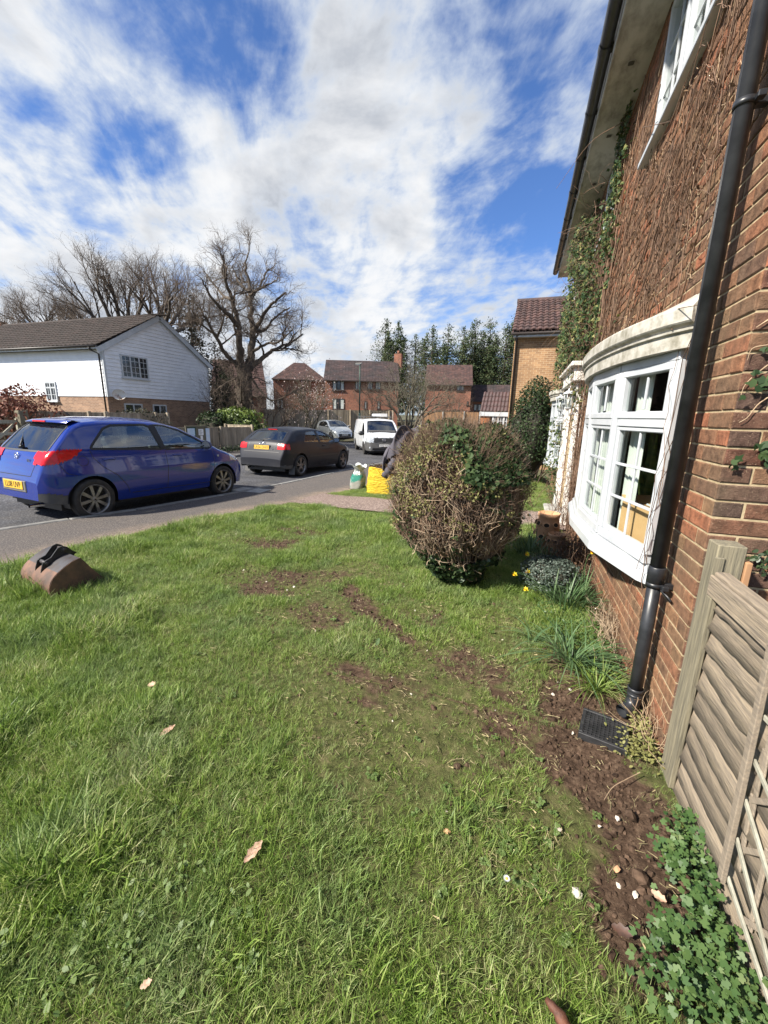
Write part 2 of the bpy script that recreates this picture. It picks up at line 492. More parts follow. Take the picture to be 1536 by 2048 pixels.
def leaves(name, C, size, material, parent=None, shape='ivy', up=.0, asp=1.0, nrm=None, jit=1.0, kind=None, world=True):
    """one mesh of leaf faces at centres C (N,3); every leaf a small bent polygon"""
    C = np.asarray(C, float); n = len(C)
    if n == 0: return None
    sz = np.broadcast_to(np.asarray(size, float), (n,))*(.65+.7*RS.rand(n))
    d = RS.randn(n, 3)
    if nrm is not None: d = np.asarray(nrm)*1.0+d*jit*.6
    d[:, 2] += up
    d /= np.linalg.norm(d, axis=1)[:, None]
    a = np.cross(d, RS.randn(n, 3)); a /= np.linalg.norm(a, axis=1)[:, None]
    b = np.cross(d, a)
    if shape == 'ivy':
        T = np.array([(0, -.5), (.28, -.42), (.5, -.05), (.22, .08), (0, .6), (-.22, .08), (-.5, -.05), (-.28, -.42)])
    elif shape == 'oval':
        T = np.array([(0, -.5), (.26, -.2), (.26, .15), (0, .5), (-.26, .15), (-.26, -.2)])
    elif shape == 'blade':
        T = np.array([(-.07, -.5), (.07, -.5), (.05, .2), (0, .5), (-.05, .2)])
    elif shape == 'lobed':
        T = []
        for k in range(21):
            an = 2*math.pi*k/21; r = .30+.20*abs(math.cos(an*2.5))**.6
            if k in (10, 11): r = .12
            T.append((r*math.sin(an), r*math.cos(an)))
        T = np.array(T)
    else:
        T = np.array([(-.5, -.3), (.5, -.3), (.5, .3), (-.5, .3)])
    T = T*np.array([1.0, asp])
    bend = (np.abs(T[:, 0])*.35)
    V = C[:, None, :]+sz[:, None, None]*(T[None, :, 0, None]*a[:, None, :]+T[None, :, 1, None]*b[:, None, :]+bend[None, :, None]*d[:, None, :])
    me = np_mesh(name, V, len(T))
    o = link(name, me, material, parent, world)
    if kind: o['kind'] = kind
    return o

def tubes(name, paths, material, parent=None, sides=3, world=True):
    """paths: list of (pts(k,3), radii(k)); all made at once with numpy"""
    Vs = []; Fs = []; off = 0
    ang = np.arange(sides)*2*math.pi/sides
    ca, sa = np.cos(ang), np.sin(ang)
    bylen = {}
    for p, r in paths: bylen.setdefault(len(p), []).append((p, r))
    for k, lst in bylen.items():
        Pn = np.array([np.asarray(p, float) for p, r in lst]); Rn = np.array([np.asarray(r, float) for p, r in lst])
        Tn = np.empty_like(Pn); Tn[:, 1:-1] = Pn[:, 2:]-Pn[:, :-2]; Tn[:, 0] = Pn[:, 1]-Pn[:, 0]; Tn[:, -1] = Pn[:, -1]-Pn[:, -2]
        Tn /= (np.linalg.norm(Tn, axis=2)[..., None]+1e-9)
        T0 = Pn[:, -1]-Pn[:, 0]; T0 /= (np.linalg.norm(T0, axis=1)[:, None]+1e-9)
        ref = np.where(np.abs(T0[:, 2:3]) < .8, np.array([[0, 0, 1.0]]), np.array([[1.0, 0, 0]]))
        U = np.cross(Tn, ref[:, None, :]); U /= (np.linalg.norm(U, axis=2)[..., None]+1e-9)
        Wn = np.cross(Tn, U)
        V = Pn[:, :, None, :]+Rn[:, :, None, None]*(U[:, :, None, :]*ca[None, None, :, None]+Wn[:, :, None, :]*sa[None, None, :, None])
        m = len(lst)
        Vs.append(V.reshape(-1, 3))
        base = off+np.arange(m)[:, None, None]*k*sides
        i = np.arange(k-1)[None, :, None]; j = np.arange(sides)[None, None, :]; j2 = (j+1) % sides
        F = np.stack([base+i*sides+j, base+i*sides+j2, base+(i+1)*sides+j2, base+(i+1)*sides+j], -1).reshape(-1, 4)
        Fs.append(F); off += m*k*sides
    V = np.concatenate(Vs).astype(np.float32); F = np.concatenate(Fs).astype(np.int32)
    me = bpy.data.meshes.new(name)
    me.vertices.add(len(V)); me.vertices.foreach_set('co', V.reshape(-1))
    me.loops.add(len(F)*4); me.loops.foreach_set('vertex_index', F.reshape(-1))
    me.polygons.add(len(F))
    me.polygons.foreach_set('loop_start', np.arange(0, len(F)*4, 4, dtype=np.int32))
    me.polygons.foreach_set('loop_total', np.full(len(F), 4, dtype=np.int32))
    me.polygons.foreach_set('use_smooth', np.ones(len(F), dtype=bool))
    me.update(calc_edges=True)
    return link(name, me, material, parent, world)

def text_obj(name, s, size, material, parent, loc, rot, depth=.002, world=False, align='CENTER', sx=1.0):
    c = bpy.data.curves.new(name, 'FONT'); c.body = s; c.size = size; c.extrude = depth
    c.align_x = align; c.align_y = 'CENTER'; c.resolution_u = 2
    tmp = bpy.data.objects.new('tmp', c); COL.objects.link(tmp)
    dg = bpy.context.evaluated_depsgraph_get()
    me = bpy.data.meshes.new_from_object(tmp.evaluated_get(dg))
    bpy.data.objects.remove(tmp)
    o = bpy.data.objects.new(name, me); COL.objects.link(o)
    me.materials.clear(); me.materials.append(M[material] if isinstance(material, str) else material)
    o.parent = parent; o.location = loc; o.rotation_euler = rot; o.scale = (sx, 1, 1)
    return o

def vnoise(x, y, seed=0):
    x = np.asarray(x, float); y = np.asarray(y, float)
    xi = np.floor(x).astype(np.int64); yi = np.floor(y).astype(np.int64); xf = x-xi; yf = y-yi
    def h(a, b):
        n = (a*374761393+b*668265263+seed*1442695041) & 0x7fffffff
        n = (n ^ (n >> 13))*1274126177 & 0x7fffffff
        return ((n ^ (n >> 16)) & 0xffff)/65535.0
    u = xf*xf*(3-2*xf); v = yf*yf*(3-2*yf)
    return (h(xi, yi)*(1-u)+h(xi+1, yi)*u)*(1-v)+(h(xi, yi+1)*(1-u)+h(xi+1, yi+1)*u)*v
def fbm(x, y, o=4, seed=0):
    s = 0; a = .5
    for k in range(o): s = s+a*vnoise(np.asarray(x)*2**k+k*17.3, np.asarray(y)*2**k-k*9.1, seed+k); a *= .5
    return s
def sstep(a, b, x):
    t = np.clip((np.asarray(x, float)-a)/(b-a), 0, 1); return t*t*(3-2*t)
def road_z(X, Y):
    X = np.asarray(X, float); Y = np.asarray(Y, float)
    z = np.interp(Y, [-10, 4, 12, 21, 30, 38, 50, 80, 400], [-.03, -.05, -.20, -.43, -.42, .05, .75, 1.3, 2.0])
    return z+np.clip(-14.5-X, 0, 30)*.025
# ================================================================== GROUND
KERB = [(-8.3, -8), (-7.6, -2), (-7.05, 1), (-6.55, 3.36), (-6.10, 4.5), (-5.70, 6.7), (-5.48, 8.8), (-5.36, 12.2), (-5.2, 15.5), (-4.2, 18.5), (-1.0, 21), (10, 23)]
EDGE = [(-7.0, -8), (-6.1, -2), (-5.25, 1), (-4.88, 2.4), (-4.86, 3.15), (-4.66, 4.1), (-4.42, 5.4), (-4.1, 6.2), (-3.92, 6.8), (-3.85, 7.7), (-3.62, 8.5), (-3.3, 10), (-3.0, 12), (-2.8, 14)]
ky = np.array([p[1] for p in KERB]); kx = np.array([p[0] for p in KERB])
ey = np.array([p[1] for p in EDGE]); ex = np.array([p[0] for p in EDGE])
def kerbX(Y): return np.interp(Y, ky, kx)
def edgeX(Y): return np.interp(Y, ey, ex)+.06*(vnoise(np.asarray(Y)*3.1, 0*np.asarray(Y), 3)-.5)+.03*(vnoise(np.asarray(Y)*11.1, 0*np.asarray(Y), 5)-.5)
def pave_z(X, Y): return road_z(X, Y)+.085
def lawn_base(X, Y):
    s = sstep(0, 2.2, X-edgeX(Y))
    return pave_z(X, Y)*(1-s)+.0*s+.012*(1-s)
def lawn_z(X, Y):
    z = lawn_base(X, Y)
    z = z+.035*(fbm(X*1.6, Y*1.6, 3, 4)-.45)+.018*(fbm(X*7, Y*7, 3, 9)-.45)
    return z

def strip(name, xa, xb, ya, yb, nx, ny, zf, material, kind='structure'):
    Ys = np.linspace(ya, yb, ny)
    V = []
    for y in Ys:
        a, b_ = xa(y), xb(y)
        X = np.linspace(a, b_, nx); Z = zf(X, np.full(nx, y))
        V += [(X[i], y, Z[i]) for i in range(nx)]
    F = [(i*nx+j, i*nx+j+1, (i+1)*nx+j+1, (i+1)*nx+j) for i in range(ny-1) for j in range(nx-1)]
    me = bpy.data.meshes.new(name); me.from_pydata([tuple(map(float, v)) for v in V], [], F); me.update()
    me.polygons.foreach_set('use_smooth', [True]*len(F))
    o = link(name, me, material)
    if kind: o['kind'] = kind
    return o

# asphalt
def asphalt(name, c1, c2, pale, big=(.72, 1.2), grit=240, dirt=None):
    m, t, b = new_mat(name)
    v = pos_node(t)
    n = tnoise(t, v, grit*.35, 3, .75)
    col = tramp(t, n, [(.35, c1), (.55, c2), (.72, pale)])
    n2 = tnoise(t, v, .9, 7, .65)
    k = tramp(t, n2, [(.3, (big[0],)*3), (.7, (big[1],)*3)])
    col = tmix(t, 1.0, col, k, 'MULTIPLY')
    if dirt:
        n3 = tnoise(t, v, 2.2, 6, .65)
        col = tmix(t, tramp(t, n3, [(.5, (0, 0, 0)), (.72, (.55, .55, .55))]), col, dirt)
    t.links.new(col, b.inputs['Base Color']); b.inputs['Roughness'].default_value = .92
    b.inputs['Specular IOR Level'].default_value = .25
    tbump(t, b, n, .8, .006)
    return m
M['asphalt'] = asphalt('road_asphalt', (.022, .023, .026), (.075, .075, .082), (.24, .24, .245), (.6, 1.3), 110, dirt=(.11, .10, .088))
def pave_mat():
    m, t, b = new_mat('old_pavement_tarmac')
    v = pos_node(t)
    n = tnoise(t, v, 55, 5, .8)
    col = tramp(t, n, [(.32, (.035, .033, .033)), (.5, (.080, .074, .072)), (.66, (.23, .20, .175))])
    at = t.nodes.new('ShaderNodeAttribute'); at.attribute_name = 'edge'
    n3 = tnoise(t, v, 3.5, 7, .7)
    f = tmath(t, 'MULTIPLY', at.outputs['Fac'], tramp(t, n3, [(.3, (0.15,)*3), (.6, (1, 1, 1))]))
    grav = tramp(t, tnoise(t, v, 48, 4, .8), [(.33, (.09, .065, .045)), (.5, (.22, .165, .12)), (.68, (.42, .35, .28))])
    col = tmix(t, f, col, grav)
    t.links.new(col, b.inputs['Base Color']); b.inputs['Roughness'].default_value = .95
    b.inputs['Specular IOR Level'].default_value = .2
    tbump(t, b, n, .9, .008)
    return m
M['pavement'] = pave_mat()
M['far_ground'] = mat('far_rough_grass', (.05, .06, .022), (.09, .075, .04), 1.5, .95, detail=8)

g = MB()
GX = np.array([-400, -200, -100, -60, -40, -30, -20, -14, -10, -6, -2, 2, 8, 20, 60, 150, 400.]); GY = np.array([-150, -60, -20, -8, 0, 4, 8, 12, 16, 21, 26, 30, 34, 38, 44, 50, 60, 80, 150, 500, 900.])
g.grid([[(x, y, float(road_z(x, y))-.06) for x in GX] for y in GY])
g.build('ground', 'far_ground')['kind'] = 'structure'

leftX = lambda y: np.interp(y, [-8, 12, 14.5, 17, 20, 22.5, 25, 40], [-12.8, -11.9, -11.6, -12.3, -15.5, -21, -42, -45])
strip('road', lambda y: leftX(y), lambda y: kerbX(y), -8, 31.5, 60, 120, lambda X, Y: road_z(X, Y), 'asphalt')
strip('far_pavement', lambda y: leftX(y)-2.4, lambda y: leftX(y)-.12, -8, 21.5, 8, 60, lambda X, Y: road_z(X, Y)+.09, 'pavement')
# near pavement with a gravelly inner edge
pv = strip('pavement', lambda y: kerbX(y)+.12, lambda y: edgeX(y)+.25, -4, 17.5, 24, 200, lambda X, Y: pave_z(X, Y)+.006*(fbm(X*2, Y*2, 3, 2)-.5), 'pavement')
at = pv.data.attributes.new('edge', 'FLOAT', 'POINT')
co = np.empty(len(pv.data.vertices)*3); pv.data.vertices.foreach_get('co', co); co = co.reshape(-1, 3)
at.data.foreach_set('value', (sstep(.60, .0, edgeX(co[:, 1])-co[:, 0])**1.2*.95+.10).astype(np.float32))

def kerb_line(pts_f, ya, yb, side, nm):
    e = thing('kerb', None, None); e['kind'] = 'structure'
    y = ya; k = 0
    while y < yb:
        y2 = y+.88
        a = Vector((float(pts_f(y))+side*.06, y, 0)); b_ = Vector((float(pts_f(y2))+side*.06, y2, 0))
        a.z = float(road_z(a.x, a.y))+.035; b_.z = float(road_z(b_.x, b_.y))+.035
        d = (b_-a).normalized()*.006
        mb = MB(); mb.bar(a+d, b_-d, .12, .125, ch=.012)
        mb.build('kerb_stone', 'kerbstone', e)
        y = y2; k += 1
M['kerbstone'] = mat('kerbstone', (.22, .215, .20), (.12, .118, .112), 9, .9, bump=.4, bscale=70, var=.15)
kerb_line(kerbX, -3, 17, +1, 'near')
kerb_line(leftX, 6, 17, -1, 'far')
# inspection cover set in the pavement
c = atz(510, 984, -.08)
mb = MB(); mb.bmm((c[0]-.42, c[1]-.28, float(pave_z(c[0], c[1]))-.02), (c[0]+.32, c[1]+.16, float(pave_z(c[0], c[1]))+.008), .004)
o = mb.build('inspection_cover', 'concrete'); setp(o, 'flat rectangular inspection cover set in the pavement between the blue and the dark grey car', 'manhole cover')
# grassy bank beyond the road end
vb = strip('verge', lambda y: -45, lambda y: 12, 29.4, 37, 60, 14, lambda X, Y: road_z(X, Y)+.12*sstep(29.4, 30, Y-(X+20)*.03)+.06, 'far_ground')

# ---------------- lawn sheet with its bare places
def blob(cx, cy, sx, sy, a, X, Y, rot=0):
    dx, dy = X-cx, Y-cy; c_, s_ = math.cos(rot), math.sin(rot)
    u = (dx*c_+dy*s_)/sx; v = (-dx*s_+dy*c_)/sy
    return a*np.exp(-(u*u+v*v))
def seg_d(X, Y, pts):
    best = np.full(np.shape(X), 1e9)
    for (ax, ay), (bx, by) in zip(pts[:-1], pts[1:]):
        vx, vy = bx-ax, by-ay; L = vx*vx+vy*vy
        t = np.clip(((X-ax)*vx+(Y-ay)*vy)/L, 0, 1)
        best = np.minimum(best, np.hypot(X-ax-t*vx, Y-ay-t*vy))
    return best
PXL = lambda L: [tuple(atz(x, y)[:2]) for x, y in L]
BED = PXL([(1290, 1385), (1180, 1430), (1120, 1400), (1160, 1500), (1225, 1600), (1290, 1700), (1330, 1790), (1290, 1850)])
TRAIL = PXL([(690, 1170), (770, 1250), (850, 1300), (905, 1340), (1000, 1390), (1100, 1400), (1180, 1390)])
WALLB = [(0.72, 2.3), (0.72, 11)]
def soil_amt(X, Y):
    n = fbm(X*3.3, Y*3.3, 4, 21); n2 = fbm(X*9, Y*9, 3, 33)
    j = (n-.47)*.5+(n2-.45)*.22
    s = sstep(.30, .03, seg_d(X, Y, BED)+j*.55)*1.0
    s = np.maximum(s, sstep(.17, -.03, seg_d(X, Y, TRAIL)+j*.62)*.82)
    for (px, py, r1, r2, a) in [(560, 1090, .55, .30, .85), (530, 1180, .34, .16, .9), (650, 1150, .30, .2, .75), (700, 1340, .16, .12, .75), (725, 1400, .10, .06, .8),
                                (860, 1240, .3, .18, .55), (1150, 1340, .22, .35, .75), (1060, 1230, .25, .3, .4), (1020, 1450, .22, .16, .75), (590, 1060, .8, .35, .62), (900, 1420, .2, .14, .4), (240, 1510, .07, .04, .7),
                                (470, 1015, .5, .15, .4), (640, 1230, .4, .3, .6), (730, 1025, .5, .2, .55), (950, 1330, .4, .3, .5), (780, 1380, .4, .3, .42), (1000, 1560, .3, .25, .42), (560, 1150, .7, .35, .5)]:
        c = atz(px, py)
        s = np.maximum(s, blob(c[0], c[1], r1, r2, a, X, Y)*np.clip(.35+1.5*(n-.25)+1.1*(n2-.3), 0, 1.35))
    s = np.maximum(s, sstep(.26, .02, .80-X+j*.3)*sstep(1.6, 2.4, Y)*.85)
    s = np.maximum(s, sstep(.14, .0, X-edgeX(Y)+j*.3)*.9)
    return np.clip(s, 0, 1)

def path_fn(X, Y):       # footpath from the pavement to the door
    return sstep(6.42, 6.52, Y)*sstep(7.62, 7.52, Y)
nx, ny = 190, 300
Ys = np.concatenate([np.linspace(-1.0, 6.6, 230), np.linspace(6.65, 12.5, 70)])
VX = np.zeros((ny, nx)); VY = np.zeros((ny, nx))
for i, y in enumerate(Ys):
    e = float(edgeX(y))
    VX[i] = np.linspace(e, .83 if y > 2.1 else 1.6, nx); VY[i] = y
VZ = lawn_z(VX, VY)
so = soil_amt(VX, VY)
VZ = VZ-.012*so+so*.03*(fbm(VX*16, VY*16, 3, 77)-.5)
me = bpy.data.meshes.new('lawn')
idx = np.arange(ny*nx).reshape(ny, nx)
Fq = np.stack([idx[:-1, :-1], idx[:-1, 1:], idx[1:, 1:], idx[1:, :-1]], -1).reshape(-1, 4)
me.from_pydata(np.stack([VX, VY, VZ], -1).reshape(-1, 3).tolist(), [], Fq.tolist()); me.update()
me.polygons.foreach_set('use_smooth', [True]*len(Fq))
pathm = path_fn(VX, VY)
# path stops being drawn at the lawn's own thin edge
def put(name, arr):
    a = me.attributes.new(name, 'FLOAT', 'POINT'); a.data.foreach_set('value', np.asarray(arr, np.float32).reshape(-1))
put('soil', so)
n1 = fbm(VX*2.1, VY*2.1, 4, 51); n2 = fbm(VX*6, VY*6, 3, 61)
campx = np.hypot(VX, VY)
worn = np.clip(blob(-.35, 2.2, 1.2, 1.0, 1.0, VX, VY, .4)+blob(-1.6, 3.6, 1.4, 1.3, .9, VX, VY)+blob(.2, 1.9, .6, .7, .8, VX, VY)+blob(-.2, 1.45, .8, .3, .3, VX, VY), 0, 1)
dens = np.clip(1.0-1.15*so, .0, 1)*np.clip(1-path_fn(VX, VY)*1.2, 0, 1)
dens *= np.clip(1.15-.75*worn*(n2*1.5+.15)-.25*sstep(.5, .35, n1), .18, 1)
# behind the house corner and under the fence nothing is mown away, simply grass
hgt = (.70+.85*sstep(.38, .68, n1)+.45*(n2-.4))*(1-.34*worn)*(1-.55*so)
lush = sstep(1.7, .9, VY+VX*.25)+blob(-3.3, 2.4, 1.2, .7, .5, VX, VY)+blob(-.4, 3.55, .5, .25, .8, VX, VY)
hgt = hgt*(1+.25*np.clip(lush, 0, 1.2))
hgt = hgt*np.where(VY > 6, .8, 1.0)
put('dens', dens); put('hgt', np.clip(hgt*.84, .25, 1.5)); put('worn', worn)
dd = me.attributes.new('densf', 'FLOAT', 'POINT')
m, t, b = new_mat('lawn_soil_and_moss')
v = pos_node(t)
a1 = t.nodes.new('ShaderNodeAttribute'); a1.attribute_name = 'soil'
n = tnoise(t, v, 26, 7, .72)
soil = tramp(t, n, [(.3, (.026, .016, .010)), (.5, (.070, .044, .029)), (.72, (.16, .110, .074))])
under = tramp(t, tnoise(t, v, 14, 6, .7), [(.3, (.035, .038, .014)), (.5, (.080, .085, .030)), (.72, (.14, .12, .06))])
f = tmath(t, 'ADD', a1.outputs['Fac'], tmath(t, 'MULTIPLY', tmath(t, 'SUBTRACT', tnoise(t, v, 9, 5, .7), .5), .8), True)
col = tmix(t, tramp(t, f, [(.25, (0, 0, 0)), (.5, (1, 1, 1))]), under, soil)
t.links.new(col, b.inputs['Base Color']); b.inputs['Roughness'].default_value = .95; b.inputs['Specular IOR Level'].default_value = .15
tbump(t, b, n, 1.0, .02)
M['lawn_base'] = m
lawn = link('lawn', me, 'lawn_base'); lawn['kind'] = 'structure'
put2 = None

# footpath
M['path'] = asphalt('gravelly_path', (.09, .065, .055), (.22, .165, .14), (.42, .35, .31), (.85, 1.15), 95)
fp = strip('footpath', lambda y: float(edgeX(y))-.05, lambda y: .83, 6.44+.0, 7.6, 60, 16, lambda X, Y: lawn_z(X, Y)*.3+lawn_base(X, Y)*.7+.014, 'path')

# ---------------- grass: real blades, instanced in tufts
GRASS = [(0.0, (.060, .100, .022)), (.20, (.110, .190, .028)), (.42, (.185, .285, .048)), (.62, (.275, .355, .090)), (.82, (.41, .41, .19)), (1.0, (.50, .45, .30))]
def grass_mat():
    m, t, b = new_mat('grass_blades')
    oi = t.nodes.new('ShaderNodeObjectInfo'); g_ = t.nodes.new('ShaderNodeNewGeometry')
    v = g_.outputs['Position']
    r_ = tmath(t, 'FRACT', tmath(t, 'ADD', oi.outputs['Random'], g_.outputs['Random Per Island']))
    n = tnoise(t, v, 1.5, 4, .6); n2 = tnoise(t, v, 5.5, 3, .6)
    k = tmath(t, 'ADD', tmath(t, 'MULTIPLY', r_, .62), tmath(t, 'MULTIPLY', tmath(t, 'SUBTRACT', n, .30), .80))
    k = tmath(t, 'ADD', k, tmath(t, 'MULTIPLY', tmath(t, 'SUBTRACT', n2, .5), .55))
    col = tramp(t, k, GRASS)
    # bluer, duller green in patches
    bl = tramp(t, tnoise(t, v, 2.7, 4, .6), [(.45, (0, 0, 0)), (.65, (.6, .6, .6))])
    col = tmix(t, bl, col, (.165, .235, .095))
    t.links.new(col, b.inputs['Base Color']); b.inputs['Roughness'].default_value = .5
    b.inputs['Specular IOR Level'].default_value = .35
    tr = t.nodes.new('ShaderNodeBsdfTranslucent'); t.links.new(col, tr.inputs[0])
    ms = t.nodes.new('ShaderNodeMixShader'); ms.inputs[0].default_value = .36
    o = t.nodes['Material Output']
    t.links.new(b.outputs[0], ms.inputs[1]); t.links.new(tr.outputs[0], ms.inputs[2]); t.links.new(ms.outputs[0], o.inputs[0])
    return m
M['grass'] = grass_mat()
def tuft(nb, L, spread, wid, lean, seed):
    rs = np.random.RandomState(seed)
    mb = MB()
    for i in range(nb):
        a = rs.rand()*6.283; r_ = spread*math.sqrt(rs.rand())
        x0, y0 = r_*math.cos(a), r_*math.sin(a)
        h = L*(.45+.75*rs.rand()); ld = a+rs.randn()*.9; le = lean*(.3+1.0*rs.rand())
        dx, dy = math.cos(ld), math.sin(ld); w = wid*(.6+.7*rs.rand())
        px, py = -dy*w/2, dx*w/2
        tw = rs.randn()*.5
        px, py = px*math.cos(tw)-py*math.sin(tw), px*math.sin(tw)+py*math.cos(tw)
        seg = []
        for k in range(3):
            u = k/3.0
            ox = le*h*(u**1.6); oz = h*u*(1-.35*le*u)
            seg.append((x0+dx*ox, y0+dy*ox, oz-.004, 1-.45*u))
        ox = le*h; oz = h*(1-.35*le)
        vs = []
        for (X, Y, Z, s_) in seg: vs += [(X-px*s_, Y-py*s_, Z), (X+px*s_, Y+py*s_, Z)]
        vs.append((x0+dx*ox*1.05, y0+dy*ox*1.05, oz-.004))
        mb.add(vs, [(0, 1, 3, 2), (2, 3, 5, 4), (4, 5, 6)], True)
    return mb.mesh('grass_tuft')
tcoll = bpy.data.collections.new('grass_tufts')
for k in range(6):
    o = bpy.data.objects.new('grass_tuft', tuft([16, 14, 18, 12, 15, 10][k], [.070, .090, .06, .10, .075, .12][k], [.035, .03, .045, .028, .05, .03][k], [.0036, .004, .0032, .0042, .0036, .0046][k], [.7, .9, 1.0, .8, 1.25, .7][k], 100+k))
    o.data.materials.append(M['grass']); tcoll.objects.link(o)

def scatter(name, src, coll, dmax, dens_attr, sc_attr, s0, s1, tilt, seed, kind='stuff', label=None, cat=None):
    """an object whose geometry nodes scatter the tufts over the faces of src"""
    gt = bpy.data.node_groups.new(name, 'GeometryNodeTree')
    gt.interface.new_socket('Geometry', in_out='OUTPUT', socket_type='NodeSocketGeometry')
    n = gt.nodes.new; l = gt.links.new
    go = n('NodeGroupOutput'); oi = n('GeometryNodeObjectInfo'); oi.inputs['Object'].default_value = src; oi.transform_space = 'ORIGINAL'
    dp = n('GeometryNodeDistributePointsOnFaces'); dp.distribute_method = 'RANDOM'
    da = n('GeometryNodeInputNamedAttribute'); da.data_type = 'FLOAT'; da.inputs['Name'].default_value = dens_attr
    mul = n('ShaderNodeMath'); mul.operation = 'MULTIPLY'; mul.inputs[1].default_value = dmax
    l(da.outputs['Attribute'], mul.inputs[0]); l(mul.outputs[0], dp.inputs['Density']); dp.inputs['Seed'].default_value = seed
    l(oi.outputs['Geometry'], dp.inputs['Mesh'])
    ci = n('GeometryNodeCollectionInfo'); ci.inputs['Collection'].default_value = coll; ci.inputs['Separate Children'].default_value = True
    ci.inputs['Reset Children'].default_value = True
    ip = n('GeometryNodeInstanceOnPoints'); l(dp.outputs['Points'], ip.inputs['Points']); l(ci.outputs[0], ip.inputs['Instance'])
    ip.inputs['Pick Instance'].default_value = True
    rv = n('FunctionNodeRandomValue'); rv.data_type = 'FLOAT_VECTOR'
    rv.inputs[0].default_value = (-tilt, -tilt, 0); rv.inputs[1].default_value = (tilt, tilt, 6.283)
    l(rv.outputs[0], ip.inputs['Rotation'])
    rs = n('FunctionNodeRandomValue'); rs.data_type = 'FLOAT'; rs.inputs[2].default_value = s0; rs.inputs[3].default_value = s1
    sa = n('GeometryNodeInputNamedAttribute'); sa.data_type = 'FLOAT'; sa.inputs['Name'].default_value = sc_attr
    m2 = n('ShaderNodeMath'); m2.operation = 'MULTIPLY'; l(rs.outputs[1], m2.inputs[0]); l(sa.outputs['Attribute'], m2.inputs[1])
    l(m2.outputs[0], ip.inputs['Scale'])
    l(ip.outputs[0], go.inputs[0])
    me = bpy.data.meshes.new(name); me.from_pydata([(0, 0, 0)], [], [])
    o = bpy.data.objects.new(name, me); COL.objects.link(o)
    md = o.modifiers.new('scatter', 'NODES'); md.node_group = gt
    setp(o, label, cat, None, kind)
    return o
scatter('grass', lawn, tcoll, 3000, 'dens', 'hgt', .55, 1.15, .35, 3, label='short patchy green grass blades covering the front lawn', cat='grass')

# broad clover and plantain leaves between the blades
lcoll = bpy.data.collections.new('weed_leaves')
M['clover'] = leaf_mat('clover_leaf', [(0, (.06, .11, .028)), (.5, (.12, .185, .05)), (1, (.22, .27, .11))], 4)
for k in range(4):
    rs = np.random.RandomState(40+k); mb = MB()
    for i in range(5+k):
        a = rs.rand()*6.283; r_ = .012+.028*rs.rand(); s_ = .008+.006*rs.rand(); z = .014+.03*rs.rand()
        cx, cy = r_*math.cos(a), r_*math.sin(a)
        for q in range(3):
            an = a+q*2.094
            lx, ly = cx+math.cos(an)*s_*.9, cy+math.sin(an)*s_*.9
            mb.add([(lx+math.cos(u)*s_, ly+math.sin(u)*s_, z+.003*math.cos(u*2+q)) for u in np.linspace(0, 5.236, 6)], [(0, 1, 2, 3, 4, 5)])
    o = bpy.data.objects.new('clover_sprig', mb.mesh('clover_sprig')); o.data.materials.append(M['clover']); lcoll.objects.link(o)
cl = np.clip(blob(*PXL([(150, 1900)])[0], .35, .18, 1, VX, VY)+blob(*PXL([(380, 1800)])[0], .25, .12, .5, VX, VY)+blob(*PXL([(1000, 1650)])[0], .4, .2, .35, VX, VY)+blob(*PXL([(1080, 1750)])[0], .3, .2, .5, VX, VY)+blob(*PXL([(1120, 1560)])[0], .2, .2, .5, VX, VY), 0, 1)*sstep(.35, .55, n2)*(1-.8*so)+.05*dens
put('clov', cl*.8); put('one', np.ones_like(VX))
me.attributes.remove(me.attributes['densf'])
scatter('clover', lawn, lcoll, 480, 'clov', 'one', .30, .70, .25, 8, label='small round clover leaves growing low in the lawn', cat='clover')

# crumbs of soil and small stones on the bare earth
M['clod'] = mat('soil_clod', (.030, .018, .012), (.095, .062, .042), 30, .95, bump=.6, bscale=120, var=.35, spec=.15)
M['flint'] = mat('pale_flint', (.62, .58, .50), (.40, .34, .27), 20, .7, var=.3)
def lump(seed, s=1.0):
    rs = np.random.RandomState(seed)
    bm = bmesh.new(); bmesh.ops.create_icosphere(bm, subdivisions=1, radius=s)
    for v_ in bm.verts:
        v_.co *= .65+.6*rs.rand(); v_.co.z *= .7
    me_ = bpy.data.meshes.new('lump'); bm.to_mesh(me_); bm.free(); return me_
scoll = bpy.data.collections.new('soil_clods')
for k in range(5):
    o = bpy.data.objects.new('soil_clod', lump(60+k, .007+.004*k*.6)); o.data.materials.append(M['clod']); scoll.objects.link(o)
bedm = sstep(.33, .05, seg_d(VX, VY, BED))*so
put('clods', np.clip(so*.30+bedm, 0, 1))
scatter('loose_soil', lawn, scoll, 1400, 'clods', 'one', .35, 1.5, 1.5, 12, label='crumbly brown soil clods in the dug strip beside the fence', cat='soil')
stc = bpy.data.collections.new('small_stones')
for k in range(3):
    o = bpy.data.objects.new('small_stone', lump(80+k, .006+.003*k)); o.data.materials.append(M['flint']); stc.objects.link(o)
put('stones', np.clip(so*.6+.06, 0, 1))
scatter('gravel', lawn, stc, 26, 'stones', 'one', .3, 1.3, 1.5, 14, label='scattered pale grit and little stones in the bare soil', cat='gravel')
